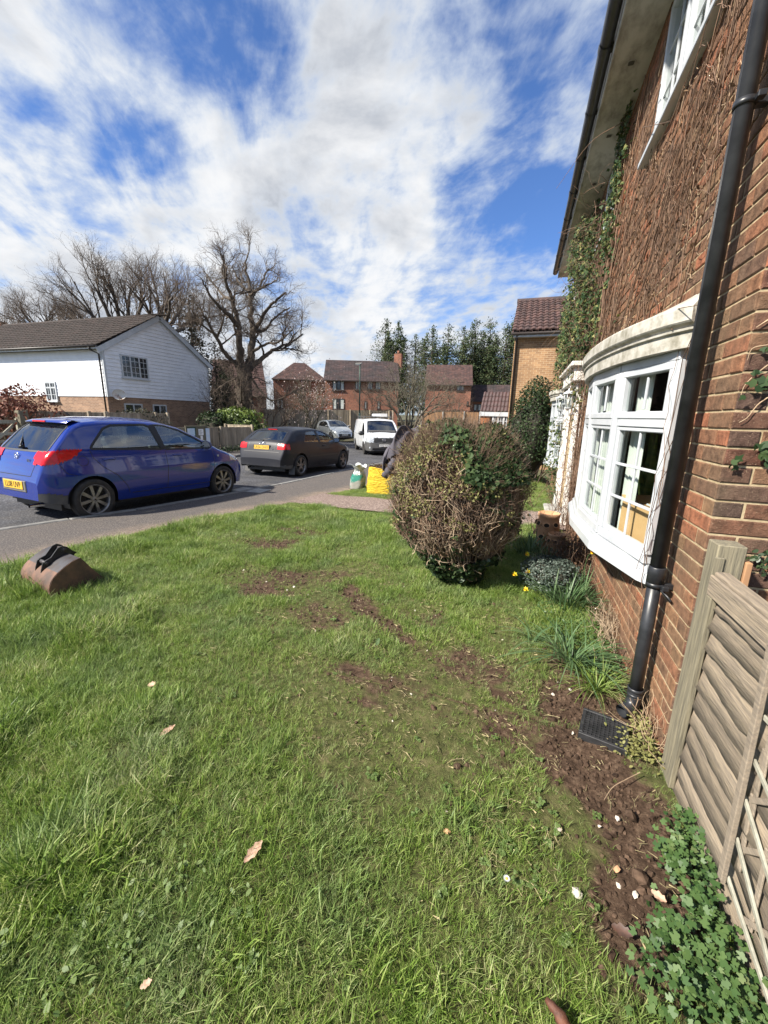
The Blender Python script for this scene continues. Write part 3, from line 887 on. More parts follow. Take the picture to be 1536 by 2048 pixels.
# pale dry thatch lying in the worn turf
thc = bpy.data.collections.new('thatch')
M['straw'] = mat('dry_straw', (.30, .25, .13), (.20, .17, .09), 9, .8, var=.3)
for k in range(3):
    rs = np.random.RandomState(90+k); mb = MB()
    for i in range(6):
        a = rs.rand()*6.28; p = rs.randn(2)*.03; L_ = .02+.04*rs.rand(); w = .0012; z = .006+.02*rs.rand()
        dx, dy = math.cos(a), math.sin(a)
        mb.add([(p[0]-dy*w, p[1]+dx*w, z), (p[0]+dy*w, p[1]-dx*w, z), (p[0]+dx*L_+dy*w, p[1]+dy*L_-dx*w, z+.006*rs.randn()), (p[0]+dx*L_-dy*w, p[1]+dy*L_+dx*w, z+.006*rs.randn())], [(0, 1, 2, 3)])
    o = bpy.data.objects.new('straw', mb.mesh('straw')); o.data.materials.append(M['straw']); thc.objects.link(o)
put('thatch', np.clip(worn*.7+so*.35+.12, 0, 1)*(1-path_fn(VX, VY)))
scatter('dry_thatch', lawn, thc, 130, 'thatch', 'one', .35, .8, .3, 16, label='thin dry straw scattered through the worn turf', cat='dead grass')
# ================================================================== THE BRICK HOUSE ON THE RIGHT
WX = 0.82; CY = 2.08; FY = 11.15; EZ = 4.98
house = thing('brick_house', 'red brown brick house with white windows and dead creeper rising along the right side', 'house', (WX, CY, 0))
# openings in the front wall: y0, y1, z0, z1
BAY1 = (2.70, 5.46, .72, 2.02); BAY2 = (8.72, 10.86, .72, 2.02)
UP1 = (2.62, 4.55, 3.80, 4.86); UP2 = (6.28, 7.12, 3.98, 4.86); UP3 = (9.45, 10.55, 3.90, 4.86); DOOR = (7.02, 8.28, -.1, 2.15)
OPEN = [BAY1, BAY2, UP1, UP2, UP3, DOOR]
def wall_rects(y0, y1, z0, z1, opens):
    ys = sorted(set([y0, y1]+[v for o in opens for v in o[:2]])); zs = sorted(set([z0, z1]+[v for o in opens for v in o[2:]]))
    for a, b in zip(ys[:-1], ys[1:]):
        for c, d in zip(zs[:-1], zs[1:]):
            my, mz = (a+b)/2, (c+d)/2
            if any(o[0] < my < o[1] and o[2] < mz < o[3] for o in opens): continue
            yield a, b, c, d
mb = MB()
for a, b, c, d in wall_rects(CY, FY, -.35, EZ+.05, OPEN):
    mb.add([(WX, a, c), (WX, b, c), (WX, b, d), (WX, a, d)], [(0, 1, 2, 3)])
for (a, b, c, d) in OPEN:      # reveals
    mb.add([(WX+.006, a, c), (WX+.22, a, c), (WX+.22, a, d), (WX+.006, a, d)], [(0, 1, 2, 3)])
    mb.add([(WX+.006, b, c), (WX+.22, b, c), (WX+.22, b, d), (WX+.006, b, d)], [(0, 1, 2, 3)])
    mb.add([(WX+.006, a, d), (WX+.22, a, d), (WX+.22, b, d), (WX+.006, b, d)], [(0, 1, 2, 3)])
    mb.add([(WX+.006, a, c), (WX+.22, a, c), (WX+.22, b, c), (WX+.006, b, c)], [(0, 1, 2, 3)])
mb.add([(WX, CY, -.35), (9.0, CY, -.35), (9.0, CY, 6.2), (WX, CY, EZ+.05)], [(0, 1, 2, 3)])
mb.add([(WX+.006, FY, -.35), (9.0, FY, -.35), (9.0, FY, 6.2), (WX+.006, FY, EZ+.05)], [(0, 1, 2, 3)])
mb.build('wall', 'mortar', house, fix=False)

# bricks: stretcher bond, 75 mm courses. front wall (normal -x) and the end wall (normal -y)
BL, BH, J = .215, .065, .010
def brick_mesh(L, H, D=.02, ch=.004, seed=0):
    rs = np.random.RandomState(seed); j = lambda: (rs.rand()-.5)*.003
    l, h = L/2, H/2
    o = [(-l, 0, -h), (l, 0, -h), (l, 0, h), (-l, 0, h)]
    mid = [(-l+j()*.4, -D+ch, -h+j()*.5), (l+j()*.4, -D+ch, -h+j()*.5), (l+j()*.4, -D+ch, h+j()*.5), (-l+j()*.4, -D+ch, h+j()*.5)]
    fr = [(-l+ch*1.3, -D, -h+ch*1.3), (l-ch*1.3, -D, -h+ch*1.3), (l-ch*1.3, -D, h-ch*1.3), (-l+ch*1.3, -D, h-ch*1.3)]
    vs = o+mid+fr; fs = [(8, 9, 10, 11)]
    for a in range(4):
        b = (a+1) % 4
        fs += [(a, b, 4+b, 4+a), (4+a, 4+b, 8+b, 8+a)]
    return vs, fs
bricks = []     # (center, facing, L)
def courses(p0, p1, zs, face, opens, xo=0):
    for k, z in enumerate(zs):
        zc_ = z+BH/2
        y = p0
        first = True
        while y < p1-.02:
            L = BL
            if first and (k % 2): L = .1025
            first = False
            L = min(L, p1-y)
            segs = [(y, y+L)]
            for (a, b, c, d) in opens:
                if c-.02 < zc_ < d+.02:
                    ns = []
                    for (u, w) in segs:
                        if w <= a or u >= b: ns.append((u, w))
                        else:
                            if u < a-.03: ns.append((u, a-.004))
                            if w > b+.03: ns.append((b+.004, w))
                    segs = ns
            for (u, w) in segs:
                if w-u > .03: bricks.append(((u+w)/2, zc_, w-u, face))
            y += L+J
zs = [-.2+.075*k for k in range(70)]
courses(CY, FY, [z for z in zs if z < EZ-.02], 'f', OPEN)
courses(WX, WX+1.6, [z for z in zs if z < 3.2], 'e', [])
items = []
for (s_, z, L, face) in bricks:
    P = (WX, s_, z) if face == 'f' else (s_, CY, z)
    x, y, w = proj(P)
    sz = 0
    if w > .2 and -40 < x < 1560 and -40 < y < 2080:
        # hidden behind the fence at the lower right
        q = (WX, s_+L/2, z) if face == 'f' else (s_+L/2, CY, z)
        x2, y2, _ = proj(q); x3, y3, _ = proj((P[0], P[1], z+.03))
        sz = math.hypot(x2-x, y2-y)*math.hypot(x3-x, y3-y)
    items.append((sz, s_, z, L, face))
items.sort(key=lambda i: -i[0])
bm_cache = {}
rest = MB()
rotf = Matrix.Rotation(-math.pi/2, 3, 'Z')
for n_, (sz, s_, z, L, face) in enumerate(items):
    jit = random.uniform(-.0025, .0025)
    if n_ < 300:
        key = (round(L, 2), random.randrange(3), face)
        if key not in bm_cache:
            vs, fs = brick_mesh(L, BH, .012, .0035, hash(key[:2]) % 999)
            mb = MB(); mb.add(vs, fs); bm_cache[key] = mb.mesh('brick')
            bm_cache[key].materials.append(M['brick'] if face == 'f' else M['brick_dark'])
        o = bpy.data.objects.new('brick', bm_cache[key]); COL.objects.link(o); o.parent = house
        if face == 'f': o.location = (jit+.006, s_-CY, z); o.rotation_euler = (R(random.uniform(-.5, .5)), 0, -math.pi/2+R(random.uniform(-.4, .4)))
        else: o.location = (s_-WX, jit+.006, z); o.rotation_euler = (0, R(random.uniform(-.4, .4)), R(random.uniform(-.4, .4)))
    else:
        vs, fs = brick_mesh(L, BH, .012, .0035, n_)
        if face == 'f': vs = [(v_[1]+WX+.006+jit, -v_[0]+s_, v_[2]+z) for v_ in vs]
        else: vs = [(v_[0]+s_, v_[1]+CY+.006+jit, v_[2]+z) for v_ in vs]
        rest.add(vs, fs)
o = rest.build('brickwork', 'brick', house, fix=False); o['kind'] = 'stuff'

# dark room behind the openings
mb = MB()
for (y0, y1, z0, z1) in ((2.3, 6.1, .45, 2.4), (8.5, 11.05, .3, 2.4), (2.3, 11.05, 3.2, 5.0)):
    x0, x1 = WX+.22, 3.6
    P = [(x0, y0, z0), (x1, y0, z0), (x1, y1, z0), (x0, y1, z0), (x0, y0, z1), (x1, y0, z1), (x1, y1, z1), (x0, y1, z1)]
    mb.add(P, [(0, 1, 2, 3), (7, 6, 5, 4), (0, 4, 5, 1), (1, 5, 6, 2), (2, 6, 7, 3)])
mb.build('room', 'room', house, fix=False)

# ---- bow windows
def bow_window(y0, y1, depth, name_far=False):
    yc, hw = (y0+y1)/2, (y1-y0)/2
    nodes = []
    for u in (-1, -.52, 0, .52, 1): nodes.append((WX+.0-depth*(1-abs(u)**2.1), yc+u*hw))
    nodes = [(nodes[0][0]-.01, nodes[0][1])]+nodes[1:4]+[(nodes[4][0]-.01, nodes[4][1])]
    w = bpy.data.objects.new('bow_window', None); COL.objects.link(w); w.parent = house; w.location = (-.0, yc-CY, 0)
    z0, z1, zt = .78, 2.0, 1.61
    T = .055
    for i in range(4):
        a, b = Vector((*nodes[i], 0)), Vector((*nodes[i+1], 0))
        d = (b-a).normalized(); nrm = Vector((-d.y, d.x, 0))
        if nrm.x > 0: nrm = -nrm
        Ld = (b-a).length
        fr = MB()
        def P(u, z, o=0.0): 
            q = a+d*u+nrm*o; return Vector((q.x, q.y, z))
        up = tuple(nrm)
        # outer frame
        fr.bar(P(0.012, z0+.03), P(Ld-.012, z0+.03), .06, T+.02, up, .004)
        fr.bar(P(0.012, z1-.025), P(Ld-.012, z1-.025), .05, T+.02, up, .004)
        fr.bar(P(.024, z0+.06), P(.024, z1-.05), .048, T+.015, up, .004)
        fr.bar(P(Ld-.024, z0+.06), P(Ld-.024, z1-.05), .048, T+.015, up, .004)
        fr.bar(P(.056, zt), P(Ld-.056, zt), .05, T+.01, up, .004)
        # top sash, a second step of the profile standing proud
        s0, s1 = .048, Ld-.048
        for (p, q) in (((s0, zt+.048), (s1, zt+.048)), ((s0, z1-.073), (s1, z1-.073))):
            fr.bar(P(p[0], p[1], .012), P(q[0], q[1], .012), .046, T, up, .006)
        for u in (s0+.021, s1-.021): fr.bar(P(u, zt+.03, .012), P(u, z1-.055, .012), .042, T-.004, up, .006)
        # lower fixed light bead
        for (p, q) in (((s0, z0+.075), (s1, z0+.075)), ((s0, zt-.04), (s1, zt-.04))): fr.bar(P(*p, .0), P(*q, .0), .03, T-.01, up, .006)
        for u in (s0+.014, s1-.014): fr.bar(P(u, z0+.06, .0), P(u, zt-.03, .0), .028, T-.014, up, .006)
        f_ = fr.build('window_frame', 'pvc', w)
        # glazing bars
        gb = MB()
        uc = Ld/2
        gb.bar(P(uc, z0+.09, .004), P(uc, zt-.055, .004), .016, .012, up, .002)
        gb.bar(P(uc, zt+.085, .012), P(uc, z1-.11, .012), .018, .012, up, .002)
        for k in (1, 2):
            zz = z0+.09+(zt-.055-z0-.09)*k/3
            gb.bar(P(s0+.03, zz, .006), P(s1-.03, zz, .006), .018, .012, up, .002)
        gb.build('glazing_bar', 'pvc', w)
        pn = MB()
        for (za, zb, o_) in ((z0+.085, zt-.05, -.002), (zt+.08, z1-.105, .006)):
            A = P(s0+.02, za, o_); B = P(s1-.02, za, o_); 
            pn.add([A, B, (B.x, B.y, zb), (A.x, A.y, zb)], [(0, 1, 2, 3)])
        pn.build('pane', 'glass', w, fix=False)
    # corner posts
    cp = MB()
    for i in (1, 2, 3):
        x, y = nodes[i]
        cp.tube([(x-.006, y, z0), (x-.006, y, z1)], .022, 10)
    cp.build('corner_post', 'pvc', w)
    # sill: a board that follows the frame, three facets with a nosing
    off = .085
    outer = [(WX+.03, y0-.10), (WX-.065, y0+.03)]
    for (x, y) in nodes[1:4]: outer.append((x-off, y+(y-yc)*.06))
    outer += [(WX-.065, y1-.03), (WX+.03, y1+.10)]
    inner = [(WX+.06, y1+.10), (WX+.06, y0-.10)]
    mb = MB(); mb.prism(outer+[(WX+.1, y1+.1), (WX+.1, y0-.1)], .662, .725)
    ou2 = [(x+.035 if x < WX else x, y) for x, y in outer]
    mb.prism(ou2+[(WX+.1, y1+.08), (WX+.1, y0-.08)], .727, .775)
    mb.build('window_sill', 'pvc', w)
    # curved moulded canopy
    prof = [(0.0, 2.0), (.012, 2.0), (.016, 2.075), (.030, 2.083), (.031, 2.092), (.022, 2.097), (.024, 2.107), (.044, 2.117), (.050, 2.125), (.052, 2.188), (.046, 2.198), (-.16, 2.245)]
    n = 36; P_ = []
    for i in range(n+1):
        u = -1+2*i/n
        bx = depth*(1-abs(u)**2.2)+.045*(1-abs(u)**10)+.015
        by = yc+u*(hw+.10)
        row = []
        for (o_, z) in prof:
            row.append((min(WX-bx-o_*(1-abs(u)**16*.0), WX+.03) if o_ >= 0 else WX+.02, by+u*o_*.6 if o_ > 0 else by, z if o_ >= 0 else 2.30))
        P_.append(row)
    mb = MB(); mb.grid(P_, False)
    # soffit under the canopy and returns at the ends
    mb.grid([[r[0] for r in P_], [(WX+.03, r[0][1], 2.001) for r in P_]], False)
    for r in (P_[0], P_[-1]): mb.add([*r, (WX+.02, r[0][1], 2.0)], [tuple(range(len(r)+1))])
    cn = mb.build('canopy', 'canopy', w, fix=True)
    return w, nodes
w1, nd1 = bow_window(BAY1[0], BAY1[1], .225)
w2, nd2 = bow_window(BAY2[0], BAY2[1], .215)
w2.name = 'bow_window'
# net curtains behind each bow
def curtain(name, pts, z0, z1, parent, amp=.022, fold=.075):
    P0, P1 = [], []
    pts = [Vector((*p, 0)) for p in pts]
    for a, b in zip(pts[:-1], pts[1:]):
        L = (b-a).length; m_ = max(4, int(L/.012)); d = (b-a).normalized(); nr = Vector((-d.y, d.x, 0))
        for i in range(m_):
            u = L*i/m_; q = a+d*u+nr*(amp*math.sin(u/fold*6.283+math.sin(u*9)))
            P0.append((q.x, q.y, z0)); P1.append((q.x+nr.x*.004, q.y, z1))
    mb = MB(); mb.grid([P0, P1]); o = mb.build(name, 'curtain', parent, fix=False); return o
curtain('curtain', [(.745, 3.42), (.70, 4.06), (.745, 4.75), (.86, 5.3)], .80, 1.98, w1)
curtain('curtain', [(.80, 3.20), (.755, 3.36)], .80, 1.98, w1, .014, .05)
curtain('curtain', [(.80, 9.0), (.82, 10.6)], .80, 1.98, w2)

# things standing on the board inside the window
mb = MB(); mb.prism([(nd1[0][0]+.02, nd1[0][1]+.03)]+[(x+.045, y) for x, y in nd1[1:4]]+[(nd1[4][0]+.02, nd1[4][1]-.03), (1.05, nd1[4][1]-.03), (1.05, nd1[0][1]+.03)], .775, .79); mb.build('window_board', 'pvc', w1)
cbx = thing('cardboard_box', 'opened brown cardboard box standing inside the near bow window', 'box', (.925, 3.04, .792), math.atan2(.165, .6))
mb = MB(); x0, x1, y0, y1, h_ = -.13, .13, -.25, .25, .27
mb.bmm((x0, y0, 0), (x0+.008, y1, h_)); mb.bmm((x1-.008, y0, 0), (x1, y1, h_-.03)); mb.bmm((x0+.008, y0, 0), (x1-.008, y0+.008, h_-.02)); mb.bmm((x0+.008, y1-.008, 0), (x1-.008, y1, h_-.02)); mb.bmm((x0+.01, y0+.01, .001), (x1-.01, y1-.01, .006))
mb.build('carton', 'cardboard', cbx, world=False)
mb = MB(); mb.box((.16, -.05, h_+.06), (.006, .16, .17), Matrix.Rotation(R(18), 3, 'Y')); mb.box((0, y1+.04, h_), (.2, .006, .1), Matrix.Rotation(R(-50), 3, 'X')); mb.build('flap', 'cardboard', cbx, world=False)
mb = MB(); mb.box((-.02, .05, h_+.005), (.06, .10, .012), Matrix.Rotation(R(12), 3, 'Y')); mb.box((.02, .09, h_+.02), (.045, .07, .008)); o = mb.build('paper', 'pvc', cbx, world=False)
pl = thing('snake_plant', 'tall potted plant with upright yellow edged leaves seen through the near bow window', 'plant', (.95, 3.50, .79))
M['snake'] = mat('mottled_yellow_green_leaf', (.16, .19, .04), (.05, .10, .035), 14, .4, stretch=(1, 1, 3))
M['pot_dark'] = mat('dark_plant_pot', (.05, .045, .04), None, rough=.6)
mb = MB(); mb.lathe([(.07, 0), (.10, .20), (.11, .20), (.11, .22), (.09, .22), (.085, .19), (0, .18)], (.95, 3.50, .79), 20); mb.build('pot', 'pot_dark', pl)
mb = MB()
for k in range(17):
    a = k*2.4; le = random.uniform(.06, .24); h = random.uniform(.38, .68); w = random.uniform(.02, .033)
    base = Vector((.95+.03*math.cos(a), 3.48+.04*math.sin(a), .96))
    dr = Vector((math.cos(a)*le*.8, math.sin(a)*le*1.2, 0)); pr = Vector((-math.sin(a+.5), math.cos(a+.5), 0))
    rows = []
    for i in range(9):
        u = i/8; c = base+dr*u**1.7+Vector((0, 0, h*u)); ww = w*(math.sin(min(1, u*1.15+.25)*math.pi*.86)**.6)*(1-u**6)
        rows.append([c-pr*ww, c+Vector((math.cos(a), math.sin(a), 0))*.006, c+pr*ww])
    mb.grid(rows)
mb.build('leaf', 'snake', pl, fix=False)
cam_ = None

# ---- upstairs casements
def casement(name, y0, y1, z0, z1, lights):
    w = bpy.data.objects.new(name, None); COL.objects.link(w); w.parent = house; w.location = (0, (y0+y1)/2-CY, z0)
    x = WX+.035
    fr = MB(); fr.bmm((x-.03, y0, z0), (x+.04, y1, z0+.06), .004); fr.bmm((x-.03, y0, z1-.06), (x+.04, y1, z1), .004)
    L = (y1-y0)/lights
    for k in range(lights+1):
        yy = min(max(y0+k*L, y0+.03), y1-.03); fr.bmm((x-.028, yy-.035, z0+.06), (x+.038, yy+.035, z1-.06), .004)
    for k in range(lights):
        a, b = y0+k*L+.06, y0+(k+1)*L-.06
        for (p, q) in (((a-.025, z0+.06), (a+.02, z1-.06)), ((b-.02, z0+.06), (b+.025, z1-.06)), ((a, z0+.055), (b, z0+.1)), ((a, z1-.1), (b, z1-.055))):
            fr.bmm((x-.045, p[0], p[1]), (x+.02, q[0], q[1]), .006)
    fr.build('window_frame', 'pvc', w)
    gb = MB()
    for k in range(lights):
        a, b = y0+k*L+.08, y0+(k+1)*L-.08
        gb.bmm((x-.022, (a+b)/2-.009, z0+.1), (x-.008, (a+b)/2+.009, z1-.1))
        for q in (1, 2): zz = z0+.1+(z1-z0-.2)*q/3; gb.bmm((x-.021, a, zz-.009), (x-.009, b, zz+.009))
    gb.build('glazing_bar', 'pvc', w)
    pn = MB()
    for k in range(lights):
        a, b = y0+k*L+.075, y0+(k+1)*L-.075
        pn.add([(x-.012, a, z0+.09), (x-.012, b, z0+.09), (x-.012, b, z1-.09), (x-.012, a, z1-.09)], [(0, 1, 2, 3)])
    pn.build('pane', 'glass', w, fix=False)
    sl = MB(); sl.bmm((WX-.075, y0-.06, z0-.045), (WX+.1, y1+.06, z0-.002), .005); sl.build('window_sill', 'pvc', w)
    curtain('curtain', [(WX+.14, y0+.05), (WX+.14, y1-.05)], z0+.02, z1-.02, w, .015, .09)
casement('casement_window', *UP1, 3); casement('casement_window', *UP2, 1); casement('casement_window', *UP3, 2)

# ---- eaves: soffit, fascia, vents, gutter with brackets
OV = .33
mb = MB(); mb.bmm((WX-OV, CY-.25, EZ-.115), (WX+.02, FY+.12, EZ-.10)); sf = mb.build('soffit', 'soffit', house)
mb = MB(); mb.bmm((WX-OV-.022, CY-.25, EZ-.13), (WX-OV-.002, FY+.12, EZ+.06), .003); mb.build('fascia', 'soffit', house)
M['vent'] = mat('vent_dark', (.10, .095, .085), None, rough=.8)
for yv in (3.0, 4.05, 5.1, 6.15, 7.2, 8.25, 9.3, 10.4):
    c = (WX-OV*.52, yv, EZ-.118)
    v_ = bpy.data.objects.new('soffit_vent', None); COL.objects.link(v_); v_.parent = house; v_.location = (c[0]-WX, c[1]-CY, c[2])
    mb = MB(); mb.lathe([(.026, 0), (.038, -.004), (.041, 0.001)], c, 24); mb.build('rim', 'soffit', v_)
    mb = MB(); mb.lathe([(0, .0), (.028, .0)], c, 20)
    for q in range(7):
        mb.bmm((c[0]-.026, c[1]-.024+q*.008-.002, c[2]-.003), (c[0]+.026, c[1]-.024+q*.008+.002, c[2]+.001))
    mb.build('grille', 'vent', v_)
gx, gz, gr = WX-OV-.085, EZ+.0, .056
mb = MB()
arc = [(gx+gr*math.cos(a), gz+gr*math.sin(a)) for a in np.linspace(math.pi, 2*math.pi, 13)]
P_ = [[(x, y, z) for x, z in arc] for y in (CY-.3, FY+.12)]
mb.grid(P_)
mb.grid([[(x*.96+gx*.04, y, z*.96+gz*.04) for x, z in arc] for y in (CY-.3, FY+.12)])
for y in (CY-.3, FY+.12): mb.add([(x, y, z) for x, z in arc], [tuple(range(13))])
mb.build('gutter', 'black_pvc', house, fix=False)
for k in range(11):
    yy = CY+.35+k*.86
    if yy > FY: break
    a2 = [(gx+(gr+.006)*math.cos(a), gz+(gr+.006)*math.sin(a)) for a in np.linspace(math.pi*.96, 2*math.pi, 13)]
    mb = MB(); w_ = .022 if k % 3 else .05
    mb.grid([[(x, y, z) for x, z in a2] for y in (yy-w_, yy+w_)]); mb.bmm((gx+gr-.004, yy-w_, gz-.03), (WX-OV-.0225, yy+w_, gz+.03))
    mb.build('gutter_bracket', 'black_pvc', house, fix=False)
# roof above the eaves
M['roof_tile'] = mat('brown_concrete_roof_tile', (.11, .065, .05), (.06, .045, .038), 4, .85, bump=.5, bscale=40, var=.2, lo=.3, hi=.7)
mb = MB(); rp = .55
mb.add([(WX-OV-.06, CY-.3, EZ+.07), (WX-OV-.06, FY+.15, EZ+.07), (WX+4, FY+.15, EZ+.07+4.4*rp), (WX+4, CY-.3, EZ+.07+4.4*rp)], [(0, 1, 2, 3)])
mb.add([(WX-OV-.06, CY-.3, EZ+.04), (WX-OV-.06, FY+.15, EZ+.04), (WX+4, FY+.15, EZ+.04+4.4*rp), (WX+4, CY-.3, EZ+.04+4.4*rp)], [(0, 1, 2, 3)])
mb.build('roof', 'roof_tile', house, fix=False)
# wall fixings: black cable clipped along the end wall
mb = MB(); mb.tube([(.84, CY-.02, 3.02), (1.2, CY-.02, 3.10), (1.7, CY-.02, 3.2)], .012, 8); mb.build('cable', 'black_pvc', house)

# ---- front door surround, canopy and lanterns
dr = bpy.data.objects.new('front_door', None); COL.objects.link(dr); dr.parent = house; dr.location = (0, 7.65-CY, 0)
mb = MB(); mb.bmm((WX+.10, 7.1, 0), (WX+.14, 8.2, 2.1), .004)
for (z0, z1) in ((.15, .95), (1.1, 1.95)):
    for (a, b) in ((7.2, 7.6), (7.7, 8.1)): mb.bmm((WX+.09, a, z0), (WX+.10, b, z1), .004)
mb.build('door_leaf', 'pvc', dr)
for ya, yb in ((6.74, 7.0), (8.30, 8.54)):
    mb = MB(); mb.bmm((WX-.085, ya, 0), (WX-.002, yb, 2.16), .006); mb.bmm((WX-.105, ya-.025, 0), (WX-.086, yb+.025, .2), .005); mb.bmm((WX-.112, ya-.03, 2.05), (WX-.086, yb+.03, 2.15), .008)
    for q in range(4): mb.bmm((WX-.094, ya+.04+q*.055, .3), (WX-.086, ya+.06+q*.055, 1.95), .002)
    mb.build('pilaster', 'white_paint', dr)
mb = MB(); mb.bmm((WX-.18, 6.62, 2.165), (WX-.002, 8.66, 2.36), .01); mb.bmm((WX-.24, 6.56, 2.362), (WX-.001, 8.72, 2.43), .012)

mb.build('door_pediment', 'white_paint', dr)
mb = MB(); mb.bmm((WX-.30, 7.05, -.1), (WX-.0, 8.25, .05), .02); mb.build('doorstep', 'concrete', dr)
def lantern(y, lab):
    L = thing('wall_lantern', lab, 'lantern', (WX-.11, y, 1.9), group='white lanterns beside the front door')
    x = WX-.19
    mb = MB(); mb.lathe([(.0, 2.085), (.02, 2.08), (.03, 2.05), (.085, 2.015), (.09, 2.0), (.075, 1.995)], (x, y, 0), 6, sm=False); mb.lathe([(.0, 2.115), (.013, 2.105), (.008, 2.085)], (x, y, 0), 8); mb.build('lantern_cap', 'pvc', L)
    mb = MB(); mb.lathe([(.038, 1.80), (.07, 1.995)], (x, y, 0), 6, sm=False); mb.build('pane', 'glass', L, fix=False)
    mb = MB()
    for k in range(6):
        a = 2*math.pi*k/6; mb.tube([(x+.039*math.cos(a), y+.039*math.sin(a), 1.795), (x+.072*math.cos(a), y+.072*math.sin(a), 1.998)], .005, 5)
    mb.lathe([(0, 1.765), (.02, 1.77), (.045, 1.79), (.043, 1.802), (0, 1.802)], (x, y, 0), 6, sm=False); mb.build('lantern_frame', 'pvc', L)
    mb = MB(); mb.tube([(x, y, 1.78), (x+.02, y, 1.70), (x+.06, y, 1.70), (WX-.115, y, 1.78), (WX-.11, y, 1.80)], .009, 8); mb.bmm((WX-.115, y-.03, 1.7), (WX-.1052 if False else WX-.0925, y+.03, 1.88), .006); mb.build('wall_arm', 'pvc', L)
    mb = MB(); mb.lathe([(0, 1.80), (.018, 1.81), (.022, 1.87), (.012, 1.93), (0, 1.94)], (x, y, 0), 12); mb.build('bulb', 'white_paint', L)
lantern(6.87, 'white six sided lantern on the nearer pilaster of the front door')
lantern(8.42, 'white six sided lantern on the farther pilaster, half wrapped in ivy')

# ---- the black downpipe and its gully
dp = thing('downpipe', 'tall black round plastic downpipe clipped to the near corner of the brick house', 'drainpipe', (.735, 2.33, 0))
X_, Y_ = .735, 2.335
mb = MB(); mb.tube([(X_, Y_, .86), (X_, Y_, 4.7), (X_-.02, Y_, 4.82), (gx, Y_, 4.9), (gx, Y_, 4.95)], .034, 28); 
for q in range(5):
    a = R(150+q*11); mb.tube([(X_+.0335*math.cos(a), Y_+.0335*math.sin(a), .86), (X_+.0335*math.cos(a), Y_+.0335*math.sin(a), 3.6)], .0016, 4)
mb.build('upper_pipe', 'black_pvc', dp)
mb = MB(); mb.tube([(X_, Y_, .845), (X_+.003, Y_-.005, .10)], .0325, 28); mb.build('lower_pipe', 'black_pvc', dp)
mb = MB(); mb.lathe([(.0345, .80), (.040, .802), (.0405, .885), (.037, .89), (.0345, .89)], (X_, Y_, 0), 28); mb.build('pipe_socket', 'black_pvc', dp)
for zc2 in (.79, 2.88):
    mb = MB(); mb.lathe([(.035, zc2-.012), (.040, zc2-.012), (.040, zc2+.012), (.035, zc2+.012)], (X_, Y_, 0), 28, closed=True)
    mb.bmm((X_+.03, Y_-.018, zc2-.014), (WX-.004, Y_+.018, zc2+.014), .003); mb.bmm((X_+.02, Y_-.062, zc2-.012), (X_+.05, Y_-.03, zc2+.012), .003)
    mb.build('pipe_clip', 'black_pvc', dp)
mb = MB(); mb.tube([(X_+.003, Y_-.006, .79), (X_+.05, Y_-.055, .75), (X_+.062, Y_-.075, .735)], .006, 6); mb.build('cable_tie', 'black_pvc', dp)
mb = MB(); mb.tube([(X_+.003, Y_-.005, .16), (X_+.003, Y_-.006, .09), (X_-.02, Y_-.03, .055), (X_-.062, Y_-.065, .045)], [.037, .037, .036, .036], 24, cap=False)
mb.tube([(X_+.003, Y_-.005, .16), (X_+.003, Y_-.006, .09), (X_-.02, Y_-.03, .055), (X_-.062, Y_-.065, .045)], [.032, .032, .031, .031], 24, cap=False)
mb.lathe([(.0365, .155), (.0405, .157), (.0405, .172), (.036, .174)], (X_+.003, Y_-.005, 0), 28); mb.lathe([(.0365, .125), (.0395, .127), (.0395, .137), (.036, .139)], (X_+.003, Y_-.005, 0), 28)
mb.build('shoe', 'black_pvc', dp, fix=False)
gy = thing('gully_grate', 'square black plastic drain grate set in bare soil below the downpipe', 'drain', (.565, 2.125, .0), R(-14))
mb = MB(); nn = 11; s_ = .095
for k in range(nn):
    u = -s_+2*s_*k/(nn-1)
    mb.bmm((u-.0028, -s_, .012), (u+.0028, s_, .024)); mb.bmm((-s_, u-.0028, .013), (s_, u+.0028, .0245))
mb.build('grid', 'black_grate', gy, world=False)
mb = MB()
for (a, b) in (((-s_-.018, -s_-.018), (s_+.018, -s_)), ((-s_-.018, s_), (s_+.018, s_+.018)), ((-s_-.018, -s_), (-s_, s_)), ((s_, -s_), (s_+.018, s_))): mb.bmm((*a, -.03), (*b, .028), .002)
mb.bmm((-s_, -s_, -.08), (s_, s_, -.06))
mb.build('frame', 'black_grate', gy, world=False)

